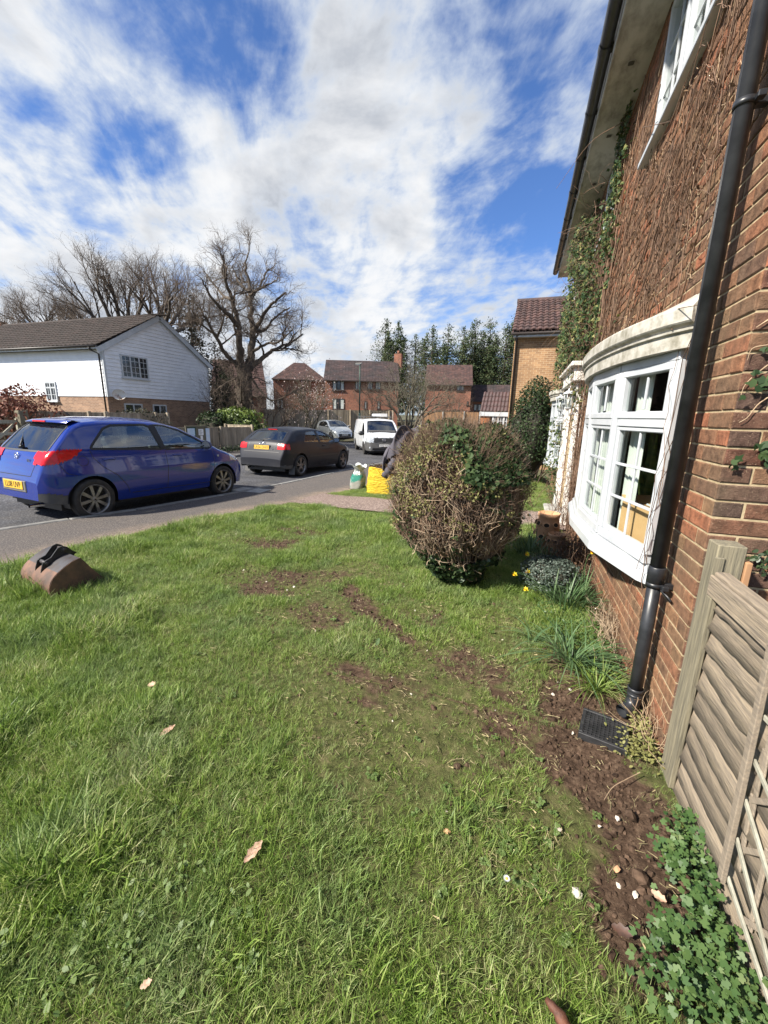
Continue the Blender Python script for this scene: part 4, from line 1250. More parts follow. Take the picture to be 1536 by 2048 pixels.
# ================================================================== FENCE PANEL, POST AND TRELLIS
fence = thing('lap_fence_panel', 'weathered waney lap fence panel running from the corner post to the bottom right', 'fence', (.80, 1.86, 0))
FX = .805; Y0f, Y1f = 1.865, .02
mb = MB(); mb.bmm((FX-.022, Y1f, .955), (FX+.03, Y0f, 1.045), .006); mb.build('top_rail', 'wood_lap', fence)
mb = MB(); mb.bmm((FX-.034, Y1f, .945), (FX-.0225, Y0f, 1.03), .004); mb.build('capping_board', 'wood_lap', fence)
mb = MB(); mb.bmm((FX-.033, Y0f-.042, .02), (FX-.008, Y0f-.002, .944), .004); mb.build('edge_batten', 'wood_post', fence)
mb = MB(); mb.bmm((FX-.033, Y1f, .02), (FX-.008, Y1f+.04, .944), .004); mb.build('edge_batten', 'wood_post', fence)
for i in range(11):
    zb = .02+i*.088; h = .118
    ny_ = 46; rows_b, rows_t, rows_b2 = [], [], []
    ph = random.uniform(0, 6); am = random.uniform(.004, .010)
    for k in range(ny_+1):
        y = Y0f-.012-(Y0f-Y1f-.03)*k/ny_
        wv = am*math.sin(y*7.5+ph)+am*.6*math.sin(y*17+ph*2)+.003*math.sin(y*51+ph)
        wv -= .022*math.exp(-((y-[1.45, .9, 1.2, .6, 1.32, 1.05, .75, 1.5, .4, 1.15, .85][i])/.08)**2)
        ox = -.016+.006*math.sin(y*9+ph)
        rows_b.append((FX+ox, y, zb+wv)); rows_t.append((FX+.012, y, min(zb+h, .95))); rows_b2.append((FX+ox+.009, y, zb+wv))
    mb = MB(); mb.grid([rows_b2, rows_b, [(a[0]*.6+b[0]*.4+.001, a[1], a[2]*.6+b[2]*.4) for a, b in zip(rows_b, rows_t)], rows_t])
    mb.build('slat', 'wood_lap', fence, fix=False)
mb = MB(); mb.bmm((FX-.005, Y1f, -.12), (FX+.02, Y0f, .03), .004); mb.build('gravel_board', 'wood_lap', fence)
fp_ = thing('fence_post', 'square grey timber post with a batten, standing tight against the house corner', 'post', (.83, 1.94, 0))
mb = MB(); mb.cbox((.832, 1.925, .50), (.096, .096, 1.30), .004); mb.build('post', 'wood_post', fp_)
mb = MB(); mb.bmm((.775, 1.868, .02), (.812, 1.8765, 1.10), .003); mb.build('batten', 'wood_post', fp_)
mb = MB(); mb.bmm((.882, 1.87, .55), (.905, 1.90, 1.09), .003); mb.build('orange_batten', 'wood_orange', fp_)
tz = thing('trellis', 'expanding timber trellis leaning against the lap fence at the right edge', 'trellis', (.765, 1.2, 0))
A = atX(1443, 1758, .762); B = atX(1545, 1290, .768)
mb = MB(); mb.bar(A, B, .026, .016, (1, 0, 0), .002); mb.build('stile', 'wood_grey', tz)
ab = (B-A)
for k, (f0, q) in enumerate([(0.02, (1560, 2080)), (.20, (1552, 2000)), (.37, (1562, 1850)), (.54, (1556, 1640)), (.72, (1566, 1480))]):
    p = A+ab*f0; q_ = atX(q[0], q[1], .775)
    mb = MB(); mb.bar((p[0]+.014+.0007*k, p[1], p[2]), (q_[0]+.004+.0007*k, q_[1], q_[2]), .016, .008, (1, 0, 0), .0015); mb.build('lath', 'wood_pale', tz)
for k, (p, q) in enumerate([((1478, 1740), (1506, 1590)), ((1502, 1640), (1530, 1500)), ((1500, 1860), (1536, 1700)), ((1525, 1560), (1548, 1430)), ((1488, 1700), (1545, 1712)), ((1500, 1600), (1545, 1606)), ((1475, 1830), (1550, 1880))]):
    mb = MB(); mb.bar(atX(*p, .7885-.0006*k), atX(*q, .7885-.0006*k), .018, .006, (1, 0, 0), .0015); mb.build('lath', 'wood_grey', tz)
# ================================================================== VEHICLES
def paint(name, c, rough=.22, metal=.5, coat=1.0, dirt=None, dz=.45, flake=None):
    m, t, b = new_mat(name)
    tc_ = t.nodes.new('ShaderNodeTexCoord'); v = tc_.outputs['Object']
    sp = t.nodes.new('ShaderNodeSeparateXYZ'); t.links.new(v, sp.inputs[0])
    n = tnoise(t, v, 3.5, 7, .65)
    h = tmath(t, 'ADD', sp.outputs[2], tmath(t, 'MULTIPLY', tmath(t, 'SUBTRACT', n, .5), -.7))
    f = tramp(t, h, [(dz*.45, (.85, .85, .85)), (dz*1.0, (.30, .30, .30)), (min(.98, dz*1.9), (.10, .10, .10))])
    col = tmix(t, f, c, dirt or (.14, .12, .10))
    t.links.new(col, b.inputs['Base Color'])
    rr = tramp(t, f, [(.3, (rough,)*3), (.9, (.7,)*3)]); t.links.new(rr, b.inputs['Roughness'])
    b.inputs['Metallic'].default_value = metal
    b.inputs['Specular IOR Level'].default_value = .5 if coat > .5 else .2
    b.inputs['Coat Weight'].default_value = coat
    cr = tramp(t, f, [(.32, (.02,)*3), (.85, (.6,)*3)]); t.links.new(cr, b.inputs['Coat Roughness'])
    return m
M['blue_paint'] = paint('blue_metallic_paint', (.002, .022, .23), .16, .10, dirt=(.022, .032, .09), dz=.18)
M['grey_paint'] = paint('dark_grey_paint', (.012, .013, .019), .42, .0, .22, dirt=(.026, .027, .030), dz=.4)
M['silver_paint'] = paint('silver_paint', (.46, .50, .52), .3, .5, dirt=(.22, .21, .19), dz=.3)
M['van_paint'] = paint('white_van_paint', (.72, .75, .78), .35, .0, dirt=(.35, .34, .31), dz=.3)
M['trim_black'] = mat('black_trim', (.012, .012, .013), None, rough=.45)
M['bumper_dark'] = mat('unpainted_bumper', (.045, .047, .05), (.075, .073, .07), 6, .65, objspace=True)
M['tyre'] = mat('tyre_rubber', (.012, .012, .013), (.040, .036, .032), 9, .85, objspace=True, bump=.3, bscale=60)
M['rim'] = mat('alloy_rim', (.28, .28, .28), (.16, .15, .145), 12, .38, .75, objspace=True)
M['rim_dark'] = mat('rim_backing', (.02, .018, .017), None, rough=.8)
M['chrome'] = mat('chrome', (.75, .76, .78), None, rough=.12, metal=1.0)
M['red_lens'] = mat('red_lamp_lens', (.62, .004, .008), (.40, .003, .006), 20, .2, spec=.3, coat=.4)
M['clear_lens'] = mat('clear_lamp_lens', (.55, .58, .60), (.20, .22, .24), 25, .1, spec=.9, coat=1.0)
M['pink_lens'] = mat('pale_red_lens', (.60, .14, .12), None, rough=.15, coat=1.0)
M['plate_y'] = mat('yellow_number_plate', (.72, .42, .04), (.62, .36, .04), 9, .45)
M['plate_w'] = mat('white_number_plate', (.72, .72, .70), None, rough=.45)
M['ink'] = mat('black_lettering', (.01, .01, .01), None, rough=.6)
M['seat'] = mat('dark_seat_cloth', (.05, .05, .055), (.09, .09, .09), 30, .9)
M['dirty_panel'] = mat('dusty_grey_plastic', (.13, .125, .115), (.09, .085, .08), 8, .8)
M['mirror'] = mat('mirror_glass', (.7, .72, .75), None, rough=.03, metal=1.0)

def gsmooth(x, y, sig, n=1400):
    xs = np.linspace(x[0], x[-1], n); ys = np.interp(xs, x, y)
    dx = xs[1]-xs[0]; r_ = int(3*sig/dx)+1
    k = np.exp(-.5*((np.arange(-r_, r_+1)*dx)/sig)**2); k /= k.sum()
    yp = np.concatenate([2*ys[0]-ys[r_:0:-1], ys, 2*ys[-1]-ys[-2:-r_-2:-1]])
    return xs, np.convolve(yp, k, 'valid')
def inpoly(px, py, poly):
    px = np.asarray(px); py = np.asarray(py); c = np.zeros(px.shape, bool); n = len(poly)
    for i in range(n):
        x1, y1 = poly[i]; x2, y2 = poly[(i+1) % n]
        if y1 == y2: continue
        c ^= ((y1 > py) != (y2 > py)) & (px < (x2-x1)*(py-y1)/(y2-y1)+x1)
    return c

class Shell:
    """a car body lofted over stations; x forward, y left, z up"""
    def __init__(s, sp):
        s.sp = sp; s.Wd = sp['width']; s.L = sp['len']
        a = np.array(sp['top'], float); s.tx, s.tz = gsmooth(a[:, 0], a[:, 1], sp.get('sm', .035))
        b = np.array(sp['bot'], float); s.bx, s.bz = b[:, 0], b[:, 1]
        c = np.array(sp['plan'], float); s.px, s.pf = gsmooth(c[:, 0], c[:, 1], .05)
        d = np.array(sp['sec'], float); s.sz, s.sf = gsmooth(d[:, 0], d[:, 1], .03)
        e = np.array(sp['corner'], float); s.cx, s.cr = e[:, 0], e[:, 1]
        g_ = np.array(sp['crown'], float); s.gx, s.gc = g_[:, 0], g_[:, 1]
    def ztop(s, x): return np.interp(x, s.tx, s.tz)
    def zbot(s, x):
        z = np.interp(x, s.bx, s.bz)
        for xc in s.sp['wheels']:
            Ra, zc_ = s.sp['arch'], s.sp['wr']
            if abs(x-xc) < Ra: z = max(z, zc_+math.sqrt(Ra*Ra-(x-xc)**2))
        return z
    def hw(s, x, z):
        f = np.interp(z, s.sz, s.sf)
        if 'cabtaper' in s.sp:
            pass
        return s.Wd/2*np.interp(x, s.px, s.pf)*f
    def ring(s, x, ns=30, ncn=6, nt=16):
        zt = float(s.ztop(x)); c = float(np.interp(x, s.gx, s.gc)); r = float(np.interp(x, s.cx, s.cr))
        zb = s.zbot(x)
        zt = max(zt, zb+.03)
        r = min(r, (zt-c-zb)*.6); r = max(r, .005)
        zs = zt-c-r
        pts = []
        for i in range(ns):
            z = zb+(zs-zb)*i/(ns-1); pts.append((float(s.hw(x, z)), z))
        y0 = pts[-1][0]; slope = (float(s.hw(x, zs))-float(s.hw(x, zs-.05)))/.05
        rw = r*1.15
        for i in range(1, ncn+1):
            a = math.pi/2*i/ncn
            yy = y0-rw*(1-math.cos(a))+slope*r*math.sin(a)*.6
            pts.append((yy, zs+r*math.sin(a)))
        yi = pts[-1][0]
        for i in range(1, nt+1):
            u = 1-i/nt
            pts.append((yi*u, zt-c*(u**2.2)))
        return pts
    def stations(s, step=.024):
        # even steps along the top profile, plus the ends of the arches
        xs = s.tx; d = np.hypot(np.diff(xs), np.diff(s.tz)); cum = np.concatenate([[0], np.cumsum(d)])
        n = int(cum[-1]/step); st = np.interp(np.linspace(0, cum[-1], n), cum, xs).tolist()
        for xc in s.sp['wheels']:
            Ra = s.sp['arch']; st += [xc-Ra+1e-4, xc-Ra-1e-4, xc+Ra-1e-4, xc+Ra+1e-4, xc-Ra+.004, xc+Ra-.004]
        return sorted(st)
    def surf_side(s, x, z, off=0.0):
        r = s.ring(x); ys = [p[0] for p in r]; zz = [p[1] for p in r]
        y = float(np.interp(z, zz, ys)); return (x, y+off, z)
    def top_at(s, x, y):
        r = s.ring(x); ys = [p[0] for p in r][::-1]; zz = [p[1] for p in r][::-1]
        k = len(ys)
        top = [(a, b) for a, b in zip(ys, zz)][:17+7]
        return float(np.interp(abs(y), [a for a, b in top], [b for a, b in top]))
    def rear_x(s, y, z, front=False):
        xm = s.sp['xmid']
        lo, hi = (0.0, xm) if not front else (s.L, xm)
        for _ in range(26):
            m_ = (lo+hi)/2
            if s.top_at(m_, y) < z: lo = m_
            else: hi = m_
        return (lo+hi)/2

def make_car(sp, root, regions, paint_m):
    """regions: list of (name, material, predicate(x, y, z, nx, nz) -> bool array, offset, side) tried in order"""
    sh = Shell(sp); st = sh.stations(sp.get('step', .024))
    rings = [sh.ring(x) for x in st]; nr = len(rings[0])
    A = np.array([[(x, p[0], p[1]) for p in r] for x, r in zip(st, rings)])     # left half
    B = A[:, ::-1][:, 1:].copy(); B[:, :, 1] *= -1
    G = np.concatenate([A, B], 1)
    # normals
    du = np.gradient(G, axis=0); dv = np.gradient(G, axis=1)
    Nn = np.cross(du, dv); Nn /= (np.linalg.norm(Nn, axis=2)[..., None]+1e-12)
    cen = np.array([(st[0]+st[-1])/2, 0, .5])
    fl = ((G-cen)*Nn).sum(2) < 0; 
    if fl.mean() > .5: Nn = -Nn
    a, b = G.shape[:2]
    C = (G[:-1, :-1]+G[1:, :-1]+G[1:, 1:]+G[:-1, 1:])/4
    NC = (Nn[:-1, :-1]+Nn[1:, 1:])/2
    cls = np.full(C.shape[:2], -1)
    for k, (nm, mm, pred, off) in enumerate(regions):
        mk = pred(C[..., 0], C[..., 1], C[..., 2], NC[..., 0], NC[..., 2])
        cls[(cls < 0) & mk] = k
    def emit(mask, nm, mm, off):
        fi, fj = np.nonzero(mask)
        if len(fi) == 0: return None
        used = {}; vs = []; fs = []
        def vid(i, j):
            k = i*b+j
            if k not in used:
                used[k] = len(vs); p = G[i, j]+Nn[i, j]*off; vs.append(tuple(p))
            return used[k]
        for i, j in zip(fi, fj): fs.append((vid(i, j), vid(i, j+1), vid(i+1, j+1), vid(i+1, j)))
        me = bpy.data.meshes.new(nm); me.from_pydata(vs, [], fs); me.update()
        me.polygons.foreach_set('use_smooth', [True]*len(fs))
        return link(nm, me, mm, root, False)
    body = emit(cls == -1, 'body', paint_m, 0)
    for k, (nm, mm, pred, off) in enumerate(regions):
        if nm in ('side_window', 'headlamp', 'tail_lamp'):
            emit((cls == k) & (C[..., 1] > 0), nm, mm, off); emit((cls == k) & (C[..., 1] <= 0), nm, mm, off)
        elif nm: emit(cls == k, nm, mm, off)
    # end caps
    for i, nm in ((0, 'end'), (a-1, 'end')):
        ringp = [tuple(p) for p in G[i]]
        mb = MB(); mb.add(ringp, [tuple(range(len(ringp)))]); mb.build('end_panel', sp.get('cap', paint_m), root, world=False, fix=False)
    # floor pan, arch liners
    wI = sp['width']/2-.22
    mb = MB(); mb.bmm((.25, -wI, .17), (sp['len']-.25, wI, .30))
    for xc in sp['wheels']:
        Ra = sp['arch']+.01
        for sy in (-1, 1):
            P_ = [[(xc+Ra*math.cos(t_), sy*y, sp['wr']+Ra*math.sin(t_)) for t_ in np.linspace(-.25, math.pi+.25, 17)] for y in (sp['width']/2-.035, sp['width']/2-.30)]
            mb.grid(P_)
            mb.add([(xc+Ra*math.cos(t_), sy*(sp['width']/2-.30), sp['wr']+Ra*math.sin(t_)) for t_ in np.linspace(-.25, math.pi+.25, 17)], [tuple(range(17))])
    mb.build('underbody', 'trim_black', root, world=False, fix=False)
    return sh

def ribbon(mb, pts, nrm, w, h=.004):
    """thin raised strip along pts lying on the surface; nrm outward normal per point"""
    n = len(pts); P_ = [Vector(p) for p in pts]; rows = []
    for i in range(n):
        t = (P_[min(i+1, n-1)]-P_[max(i-1, 0)]).normalized(); nn = Vector(nrm[i] if isinstance(nrm, list) else nrm).normalized()
        s_ = t.cross(nn).normalized()*w/2
        rows.append([P_[i]-s_-nn*.004, P_[i]-s_+nn*h, P_[i]+s_+nn*h, P_[i]+s_-nn*.004])
    mb.grid(rows, False)
def resample(poly, step=.03, closed=False):
    out_ = []; pts = list(poly)+([poly[0]] if closed else [])
    for a, b in zip(pts[:-1], pts[1:]):
        n = max(1, int(math.hypot(b[0]-a[0], b[1]-a[1])/step))
        for i in range(n): out_.append((a[0]+(b[0]-a[0])*i/n, a[1]+(b[1]-a[1])*i/n))
    out_.append(pts[-1]); return out_
def side_ribbon(sh, mb, poly, w, closed=False, h=.004, sides=(1, -1), off=0.0):
    for sg in sides:
        pts, nn = [], []
        for x, z in resample(poly, .03, closed):
            p = sh.surf_side(x, z, off); pu = sh.surf_side(x, z+.02, off)
            tz_ = Vector((0, pu[1]-p[1], .02)).normalized(); n_ = Vector((0, tz_.z, -tz_.y))
            pts.append((p[0], p[1]*sg, p[2])); nn.append((n_.x, n_.y*sg, n_.z))
        ribbon(mb, pts, nn, w, h)
def rear_ribbon(sh, mb, poly, w, closed=False, h=.004, front=False):
    pts, nn = [], []
    for y, z in resample(poly, .03, closed):
        x = sh.rear_x(y, z, front); x2 = sh.rear_x(y, z+.02, front)
        t_ = Vector((x2-x, 0, .02)).normalized(); n_ = Vector((-t_.z, 0, t_.x)) if not front else Vector((t_.z, 0, -t_.x))
        pts.append((x, y, z)); nn.append(tuple(n_))
    ribbon(mb, pts, nn, w, h)

def wheel(root, x, y, r, w, side, spokes=8, style='single', rimr=None, mat_rim='rim'):
    wh = bpy.data.objects.new('wheel', None); COL.objects.link(wh); wh.parent = root; wh.location = (x, y, r)
    rr = rimr or r*.72; o = w/2
    mb = MB()
    prof = [(rr*.98, -o*.82), (rr*1.06, -o*.95), (r*.90, -o), (r*.975, -o*.82), (r, -o*.5), (r*1.0, 0), (r, o*.5), (r*.975, o*.82), (r*.90, o), (rr*1.06, o*.95), (rr*.98, o*.82)]
    mb.lathe(prof, n=44, axis='y')
    for q in (-.35, 0, .35): mb.lathe([(r*1.0005, q*w-.004), (r*.985, q*w), (r*1.0005, q*w+.004)], n=44, axis='y')
    mb.build('tyre', 'tyre', wh, world=False)
    mb = MB(); s = side
    mb.lathe([(rr*.99, s*o*.80), (rr*1.02, s*o*.90), (rr*.97, s*o*.86), (rr*.90, s*o*.45), (rr*.88, -s*o*.6)], n=44, axis='y')
    yf = s*o*.72
    mb.lathe([(0, yf), (rr*.13, yf+s*.004), (rr*.20, yf-s*.012), (rr*.22, yf-s*.03)], n=20, axis='y')
    for k in range(spokes):
        a = 2*math.pi*(k+.25)/spokes
        def sp_(a, w0, w1, r0=.14, r1=.96):
            ca, sa = math.cos(a), math.sin(a)
            def q(rad, off, yy): return (ca*rad*rr-sa*off, yy, sa*rad*rr+ca*off)
            v = [q(r0, -w0, yf), q(r0, w0, yf), q(r0, w0*.9, yf-s*.03), q(r0, -w0*.9, yf-s*.03), q((r0+r1)/2, -(w0+w1)/2, yf+s*.002), q((r0+r1)/2, (w0+w1)/2, yf+s*.002), q((r0+r1)/2, (w0+w1)/2, yf-s*.03), q((r0+r1)/2, -(w0+w1)/2, yf-s*.03),
                 q(r1, -w1, yf-s*.004), q(r1, w1, yf-s*.004), q(r1, w1, yf-s*.03), q(r1, -w1, yf-s*.03)]
            mb.add(v, [(0, 1, 5, 4), (1, 2, 6, 5), (2, 3, 7, 6), (3, 0, 4, 7), (4, 5, 9, 8), (5, 6, 10, 9), (6, 7, 11, 10), (7, 4, 8, 11)])
        if style == 'single': sp_(a, rr*.075, rr*.115)
        else: sp_(a-.17, rr*.05, rr*.062, .2); sp_(a+.17, rr*.05, rr*.062, .2); sp_(a, rr*.15, rr*.10, .1, .5)
    mb.build('rim', mat_rim, wh, world=False)
    mb = MB(); mb.lathe([(0, s*o*.05), (rr*.9, s*o*.05)], n=24, axis='y'); mb.lathe([(0, s*o*.2), (rr*.45, s*o*.2), (rr*.45, s*o*.05)], n=24, axis='y')
    for k in range(4):
        a = 2*math.pi*(k+.5)/4; mb.lathe([(0, yf+s*.006), (.011, yf+s*.006), (.011, yf-s*.01)], (math.cos(a)*rr*.17 if False else 0, 0, 0), 8, 'y')
    mb.build('brake_disc', 'rim_dark', wh, world=False)
    mb = MB()
    for k in range(4 if spokes == 8 else 5):
        a = 2*math.pi*(k+.5)/(4 if spokes == 8 else 5); c_ = (math.cos(a)*rr*.26, 0, math.sin(a)*rr*.26)
        mb.lathe([(0, yf-s*.006), (.012, yf-s*.006), (.012, yf-s*.03)], c_, 8, 'y')
    mb.build('wheel_nut', 'rim_dark', wh, world=False)
    return wh
def interior(root, x0, xr, xf, xw, wI, zs, rhd=True, sc=1.0):
    """seats, dash and steering wheel; x0 rear bench, xr front seats, xw wheel"""
    it = MB()
    def seat(x, y, w, h=.62, hr=True):
        it.cbox((x+.22, y, zs), (.50, w, .14), .04); it.cbox((x-.04, y, zs+h/2), (.13, w, h), .05, Matrix.Rotation(R(-14), 3, 'Y'))
        if hr: it.cbox((x-.15, y, zs+h+.10), (.09, .26 if w < .7 else .24, .17), .04, Matrix.Rotation(R(-8), 3, 'Y'))
    for y in (-.36, .36): seat(xr, y, .48)
    seat(x0, 0, 1.15, .5, False)
    for y in (-.38, .38): it.cbox((x0-.10, y, zs+.58), (.08, .24, .15), .04)
    it.build('seats', 'seat', root, world=False)
    it = MB(); it.cbox((xf+.22, 0, zs+.34), (.5, wI*2-.1, .22), .06); it.bmm((x0-.2, -wI, zs-.2), (xf+.3, wI, zs-.12)); it.bmm((x0-.55, -wI+.06, zs+.12), (x0-.16, wI-.06, zs+.16))
    it.build('dashboard', 'seat', root, world=False)
    y = -.36 if rhd else .36
    it = MB(); ring_ = [(xw+.07*math.sin(a), y+.185*math.cos(a), zs+.46+.17*math.sin(a)) for a in np.linspace(0, 2*math.pi, 25)]
    it.tube(ring_, .014, 6, False); it.bar((xw, y-.17, zs+.46), (xw, y+.17, zs+.46), .03, .03); it.bar((xw, y, zs+.46), (xw+.2, y, zs+.36), .06, .06); it.build('steering_wheel', 'trim_black', root, world=False)
def wing_mirror(root, x, y, z, sg, m_shell, s=1.0):
    mr = bpy.data.objects.new('wing_mirror', None); COL.objects.link(mr); mr.parent = root; mr.location = (x, y*sg, z)
    mb = MB()
    P_ = []
    for i in range(9):
        u = i/8; th = u*math.pi/2; rad = math.cos(th); 
        P_.append([(.085*math.sin(th)*s, sg*(.10+.115*math.cos(a)*(.55+.45*rad) if rad > .02 else .10)*s, (.005+.078*math.sin(a)*(.3+.7*rad if rad > .02 else .0))*s) for a in np.linspace(0, 2*math.pi, 19)])
    mb.grid(P_); mb.build('mirror_shell', m_shell, mr, world=False, fix=False)
    mb = MB(); mb.add([(.002, sg*(.10+.105*math.cos(a))*s, (.005+.068*math.sin(a))*s) for a in np.linspace(0, 6.283, 19)[:-1]], [tuple(range(18))]); mb.build('mirror_glass', 'mirror', mr, world=False, fix=False)
    mb = MB(); mb.bar((.03, -sg*.03, -.03), (.03, sg*.06, -.005), .06, .035, ch=.008); mb.build('mirror_arm', 'trim_black', mr, world=False)
def plate(root, s, x, y, z, m, rear=True, w=.52, h=.111, tilt=0.0):
    p = bpy.data.objects.new('number_plate', None); COL.objects.link(p); p.parent = root; p.location = (x, y, z)
    p.rotation_euler = (0, tilt, 0)
    mb = MB(); mb.bmm((-.004, -w/2, -h/2), (.004, w/2, h/2), .003); mb.build('plate_panel', m, p, world=False)
    sgn = -1 if rear else 1
    text_obj('registration', s, h*1.02, 'ink', p, (sgn*.0055, 0, 0), (math.pi/2, 0, -math.pi/2 if rear else math.pi/2), .0012, sx=.93)
def badge_ring(root, x, y, z, r, kind, rear=True, nm='emblem', tilt=0):
    mb = MB(); a = np.linspace(0, 2*math.pi, 29)
    if kind == 'winged':
        mb.tube([(0, r*1.22*math.cos(t_), r*math.sin(t_)) for t_ in a], r*.11, 6, False)
        L_ = [(-1.12, .38), (-.72, .30), (-.28, .02), (0, -.42), (.28, .02), (.72, .30), (1.12, .38)]
        mb.tube([(0, p[0]*r, p[1]*r) for p in L_], [r*.06, r*.12, r*.15, r*.12, r*.15, r*.12, r*.06], 6)
    elif kind == 'star':
        mb.tube([(0, r*math.cos(t_), r*math.sin(t_)) for t_ in a], r*.09, 6, False)
        for k in range(3):
            t_ = math.pi/2+k*2*math.pi/3; mb.tube([(0, 0, 0), (0, r*.95*math.cos(t_), r*.95*math.sin(t_))], [r*.17, r*.03], 6)
    elif kind == 'rings':
        for k in range(4): mb.tube([(0, (k-1.5)*r*1.45+r*math.cos(t_), r*math.sin(t_)) for t_ in a], r*.14, 5, False)
    elif kind == 'oval':
        mb.add([(0, r*1.9*math.cos(t_), r*.8*math.sin(t_)) for t_ in a[:-1]], [tuple(range(28))]); mb.tube([(0, r*1.9*math.cos(t_), r*.8*math.sin(t_)) for t_ in a], r*.1, 5, False)
    o = mb.build(nm, 'chrome', root, world=False, fix=False); o.location = (x, y, z); o.rotation_euler = (0, tilt, 0); return o

# ---------------------------------------------------------------- the blue hatchback
bluecar = thing('parked_car', 'blue five door hatchback with orange number plate parked nearest at the kerb', 'car', (0, 0, 0))
sp = dict(len=3.885, width=1.695, wr=.298, arch=.345, wheels=(.62, 3.11), xmid=1.6,
    top=[(0, .60), (.015, .70), (.05, .80), (.075, .90), (.10, .965), (.17, 1.03), (.44, 1.33), (.54, 1.40), (.64, 1.44), (.9, 1.465), (1.5, 1.475), (1.9, 1.455), (2.25, 1.38), (2.6, 1.215), (2.95, 1.035), (3.06, .985), (3.3, .925), (3.6, .82), (3.76, .70), (3.85, .56), (3.885, .42)],
    bot=[(0, .34), (.12, .29), (.3, .27), (1.0, .235), (2.7, .225), (3.4, .24), (3.7, .22), (3.885, .26)],
    plan=[(0, .72), (.04, .80), (.12, .885), (.25, .945), (.5, .985), (.9, 1.0), (2.8, 1.0), (3.2, .985), (3.5, .93), (3.7, .84), (3.82, .73), (3.885, .62)],
    sec=[(.15, .93), (.3, .965), (.5, .995), (.68, 1.0), (.80, .985), (.92, .965), (1.0, .94), (1.2, .845), (1.35, .765), (1.5, .68)],
    corner=[(0, .05), (.1, .05), (.3, .07), (.6, .085), (2.0, .085), (2.6, .06), (3.0, .07), (3.5, .12), (3.885, .12)],
    crown=[(0, .02), (.15, .04), (.5, .05), (2.0, .055), (2.8, .05), (3.4, .07), (3.885, .06)], cap='blue_paint', step=.020)
win_r = [(.66, 1.02), (.70, 1.075), (.93, 1.30), (1.06, 1.35), (1.62, 1.365), (1.70, 1.33), (1.80, .972), (1.30, .995)]
win_f = [(1.865, .968), (1.79, 1.36), (1.98, 1.355), (2.25, 1.275), (2.55, 1.13), (2.81, .975), (2.78, .955)]
rg = [(-.63, .99), (.63, .99), (.575, 1.30), (.53, 1.352), (-.53, 1.352), (-.575, 1.30)]
lamp_poly = [(.0, .815), (.02, .90), (.09, .97), (.22, 1.01), (.38, 1.02), (.54, 1.01), (.46, .95), (.36, .89), (.20, .835)]
regs = [
    ('side_window', 'car_glass', lambda x, y, z, a, c: (np.abs(y) > .45) & (inpoly(x, z, win_r) | inpoly(x, z, win_f)), -.006),
    ('rear_window', 'car_glass', lambda x, y, z, a, c: (x < .62) & inpoly(y, z, rg) & (np.abs(y) < .61), -.004),
    ('windscreen', 'car_glass', lambda x, y, z, a, c: (x > 2.12) & (x < 2.98) & (np.abs(y) < (.52+(x-2.1)*.19)) & (c > .2) & (z > .99), -.004),
    ('tail_lamp', 'red_lens', lambda x, y, z, a, c: (x < .62) & inpoly(x, z, lamp_poly) & (np.abs(y) > .46), .008),
    ('headlamp', 'clear_lens', lambda x, y, z, a, c: (x > 3.32) & (x < 3.72) & (np.abs(y) > .50-(3.5-x)*-.15) & (z > .66+(3.72-x)*.10) & (z < .70+(3.74-x)*.62), .005),
    ('bumper_lower', 'bumper_dark', lambda x, y, z, a, c: (x < .42) & (z < .44-.25*np.clip(x-.1, 0, 1)), .004),
    ('grille', 'trim_black', lambda x, y, z, a, c: (x > 3.80) & (z < .42) & (np.abs(y) < .5), .003)]
sh = make_car(sp, bluecar, regs, 'blue_paint')
mb = MB()
side_ribbon(sh, mb, win_r, .034, True, .003, off=.0); side_ribbon(sh, mb, win_f, .030, True, .003)
side_ribbon(sh, mb, [(1.833, .965), (1.745, 1.36)], .085, False, .004)
rear_ribbon(sh, mb, rg, .030, True, .003)
mb.build('window_surround', 'trim_black', bluecar, world=False, fix=False)
mb = MB()
side_ribbon(sh, mb, [(1.85, .96), (1.87, .7), (1.84, .33)], .008, h=.0012); side_ribbon(sh, mb, [(2.86, .95), (2.90, .75), (2.86, .40), (2.82, .33)], .008, h=.0012)
side_ribbon(sh, mb, [(.64, 1.01), (.66, .90), (.78, .76), (.98, .62), (1.12, .45), (1.16, .33)], .008, h=.0012)
side_ribbon(sh, mb, [(1.2, .325), (2.82, .32)], .010, h=.0012)
side_ribbon(sh, mb, [(.22, .835), (.30, .70), (.42, .66)], .007, h=.0012)
rear_ribbon(sh, mb, [(-.53, .96), (-.50, .80), (-.44, .66), (.44, .66), (.50, .80), (.53, .96)], .010, h=.0014)
mb.build('panel_gap', 'trim_black', bluecar, world=False, fix=False)
for x0 in (.80, 2.0):
    for sg in (1, -1):
        mb = MB(); p = sh.surf_side(x0, .865); q = sh.surf_side(x0+.18, .868)
        mb.tube([(p[0]-.01, (p[1]-.008)*sg, p[2]), (p[0]+.02, (p[1]+.022)*sg, p[2]), (q[0]-.03, (q[1]+.022)*sg, q[2]), (q[0], (q[1]-.008)*sg, q[2])], .013, 8); mb.build('door_handle', 'blue_paint', bluecar, world=False)
mb = MB()      # fuel flap, recessed line circle
for sg in (-1,):
    cc = [(.52+.07*math.cos(a), .86+.07*math.sin(a)) for a in np.linspace(0, 2*math.pi, 22)]
    side_ribbon(sh, mb, cc, .006, False, .001, sides=(sg,))
mb.build('fuel_flap', 'trim_black', bluecar, world=False, fix=False)
for x in sp['wheels']:
    for sg in (-1, 1): wheel(bluecar, x, sg*(.745), .298, .19, sg, 8)
mb = MB()      # roof spoiler with brake light
P_ = []
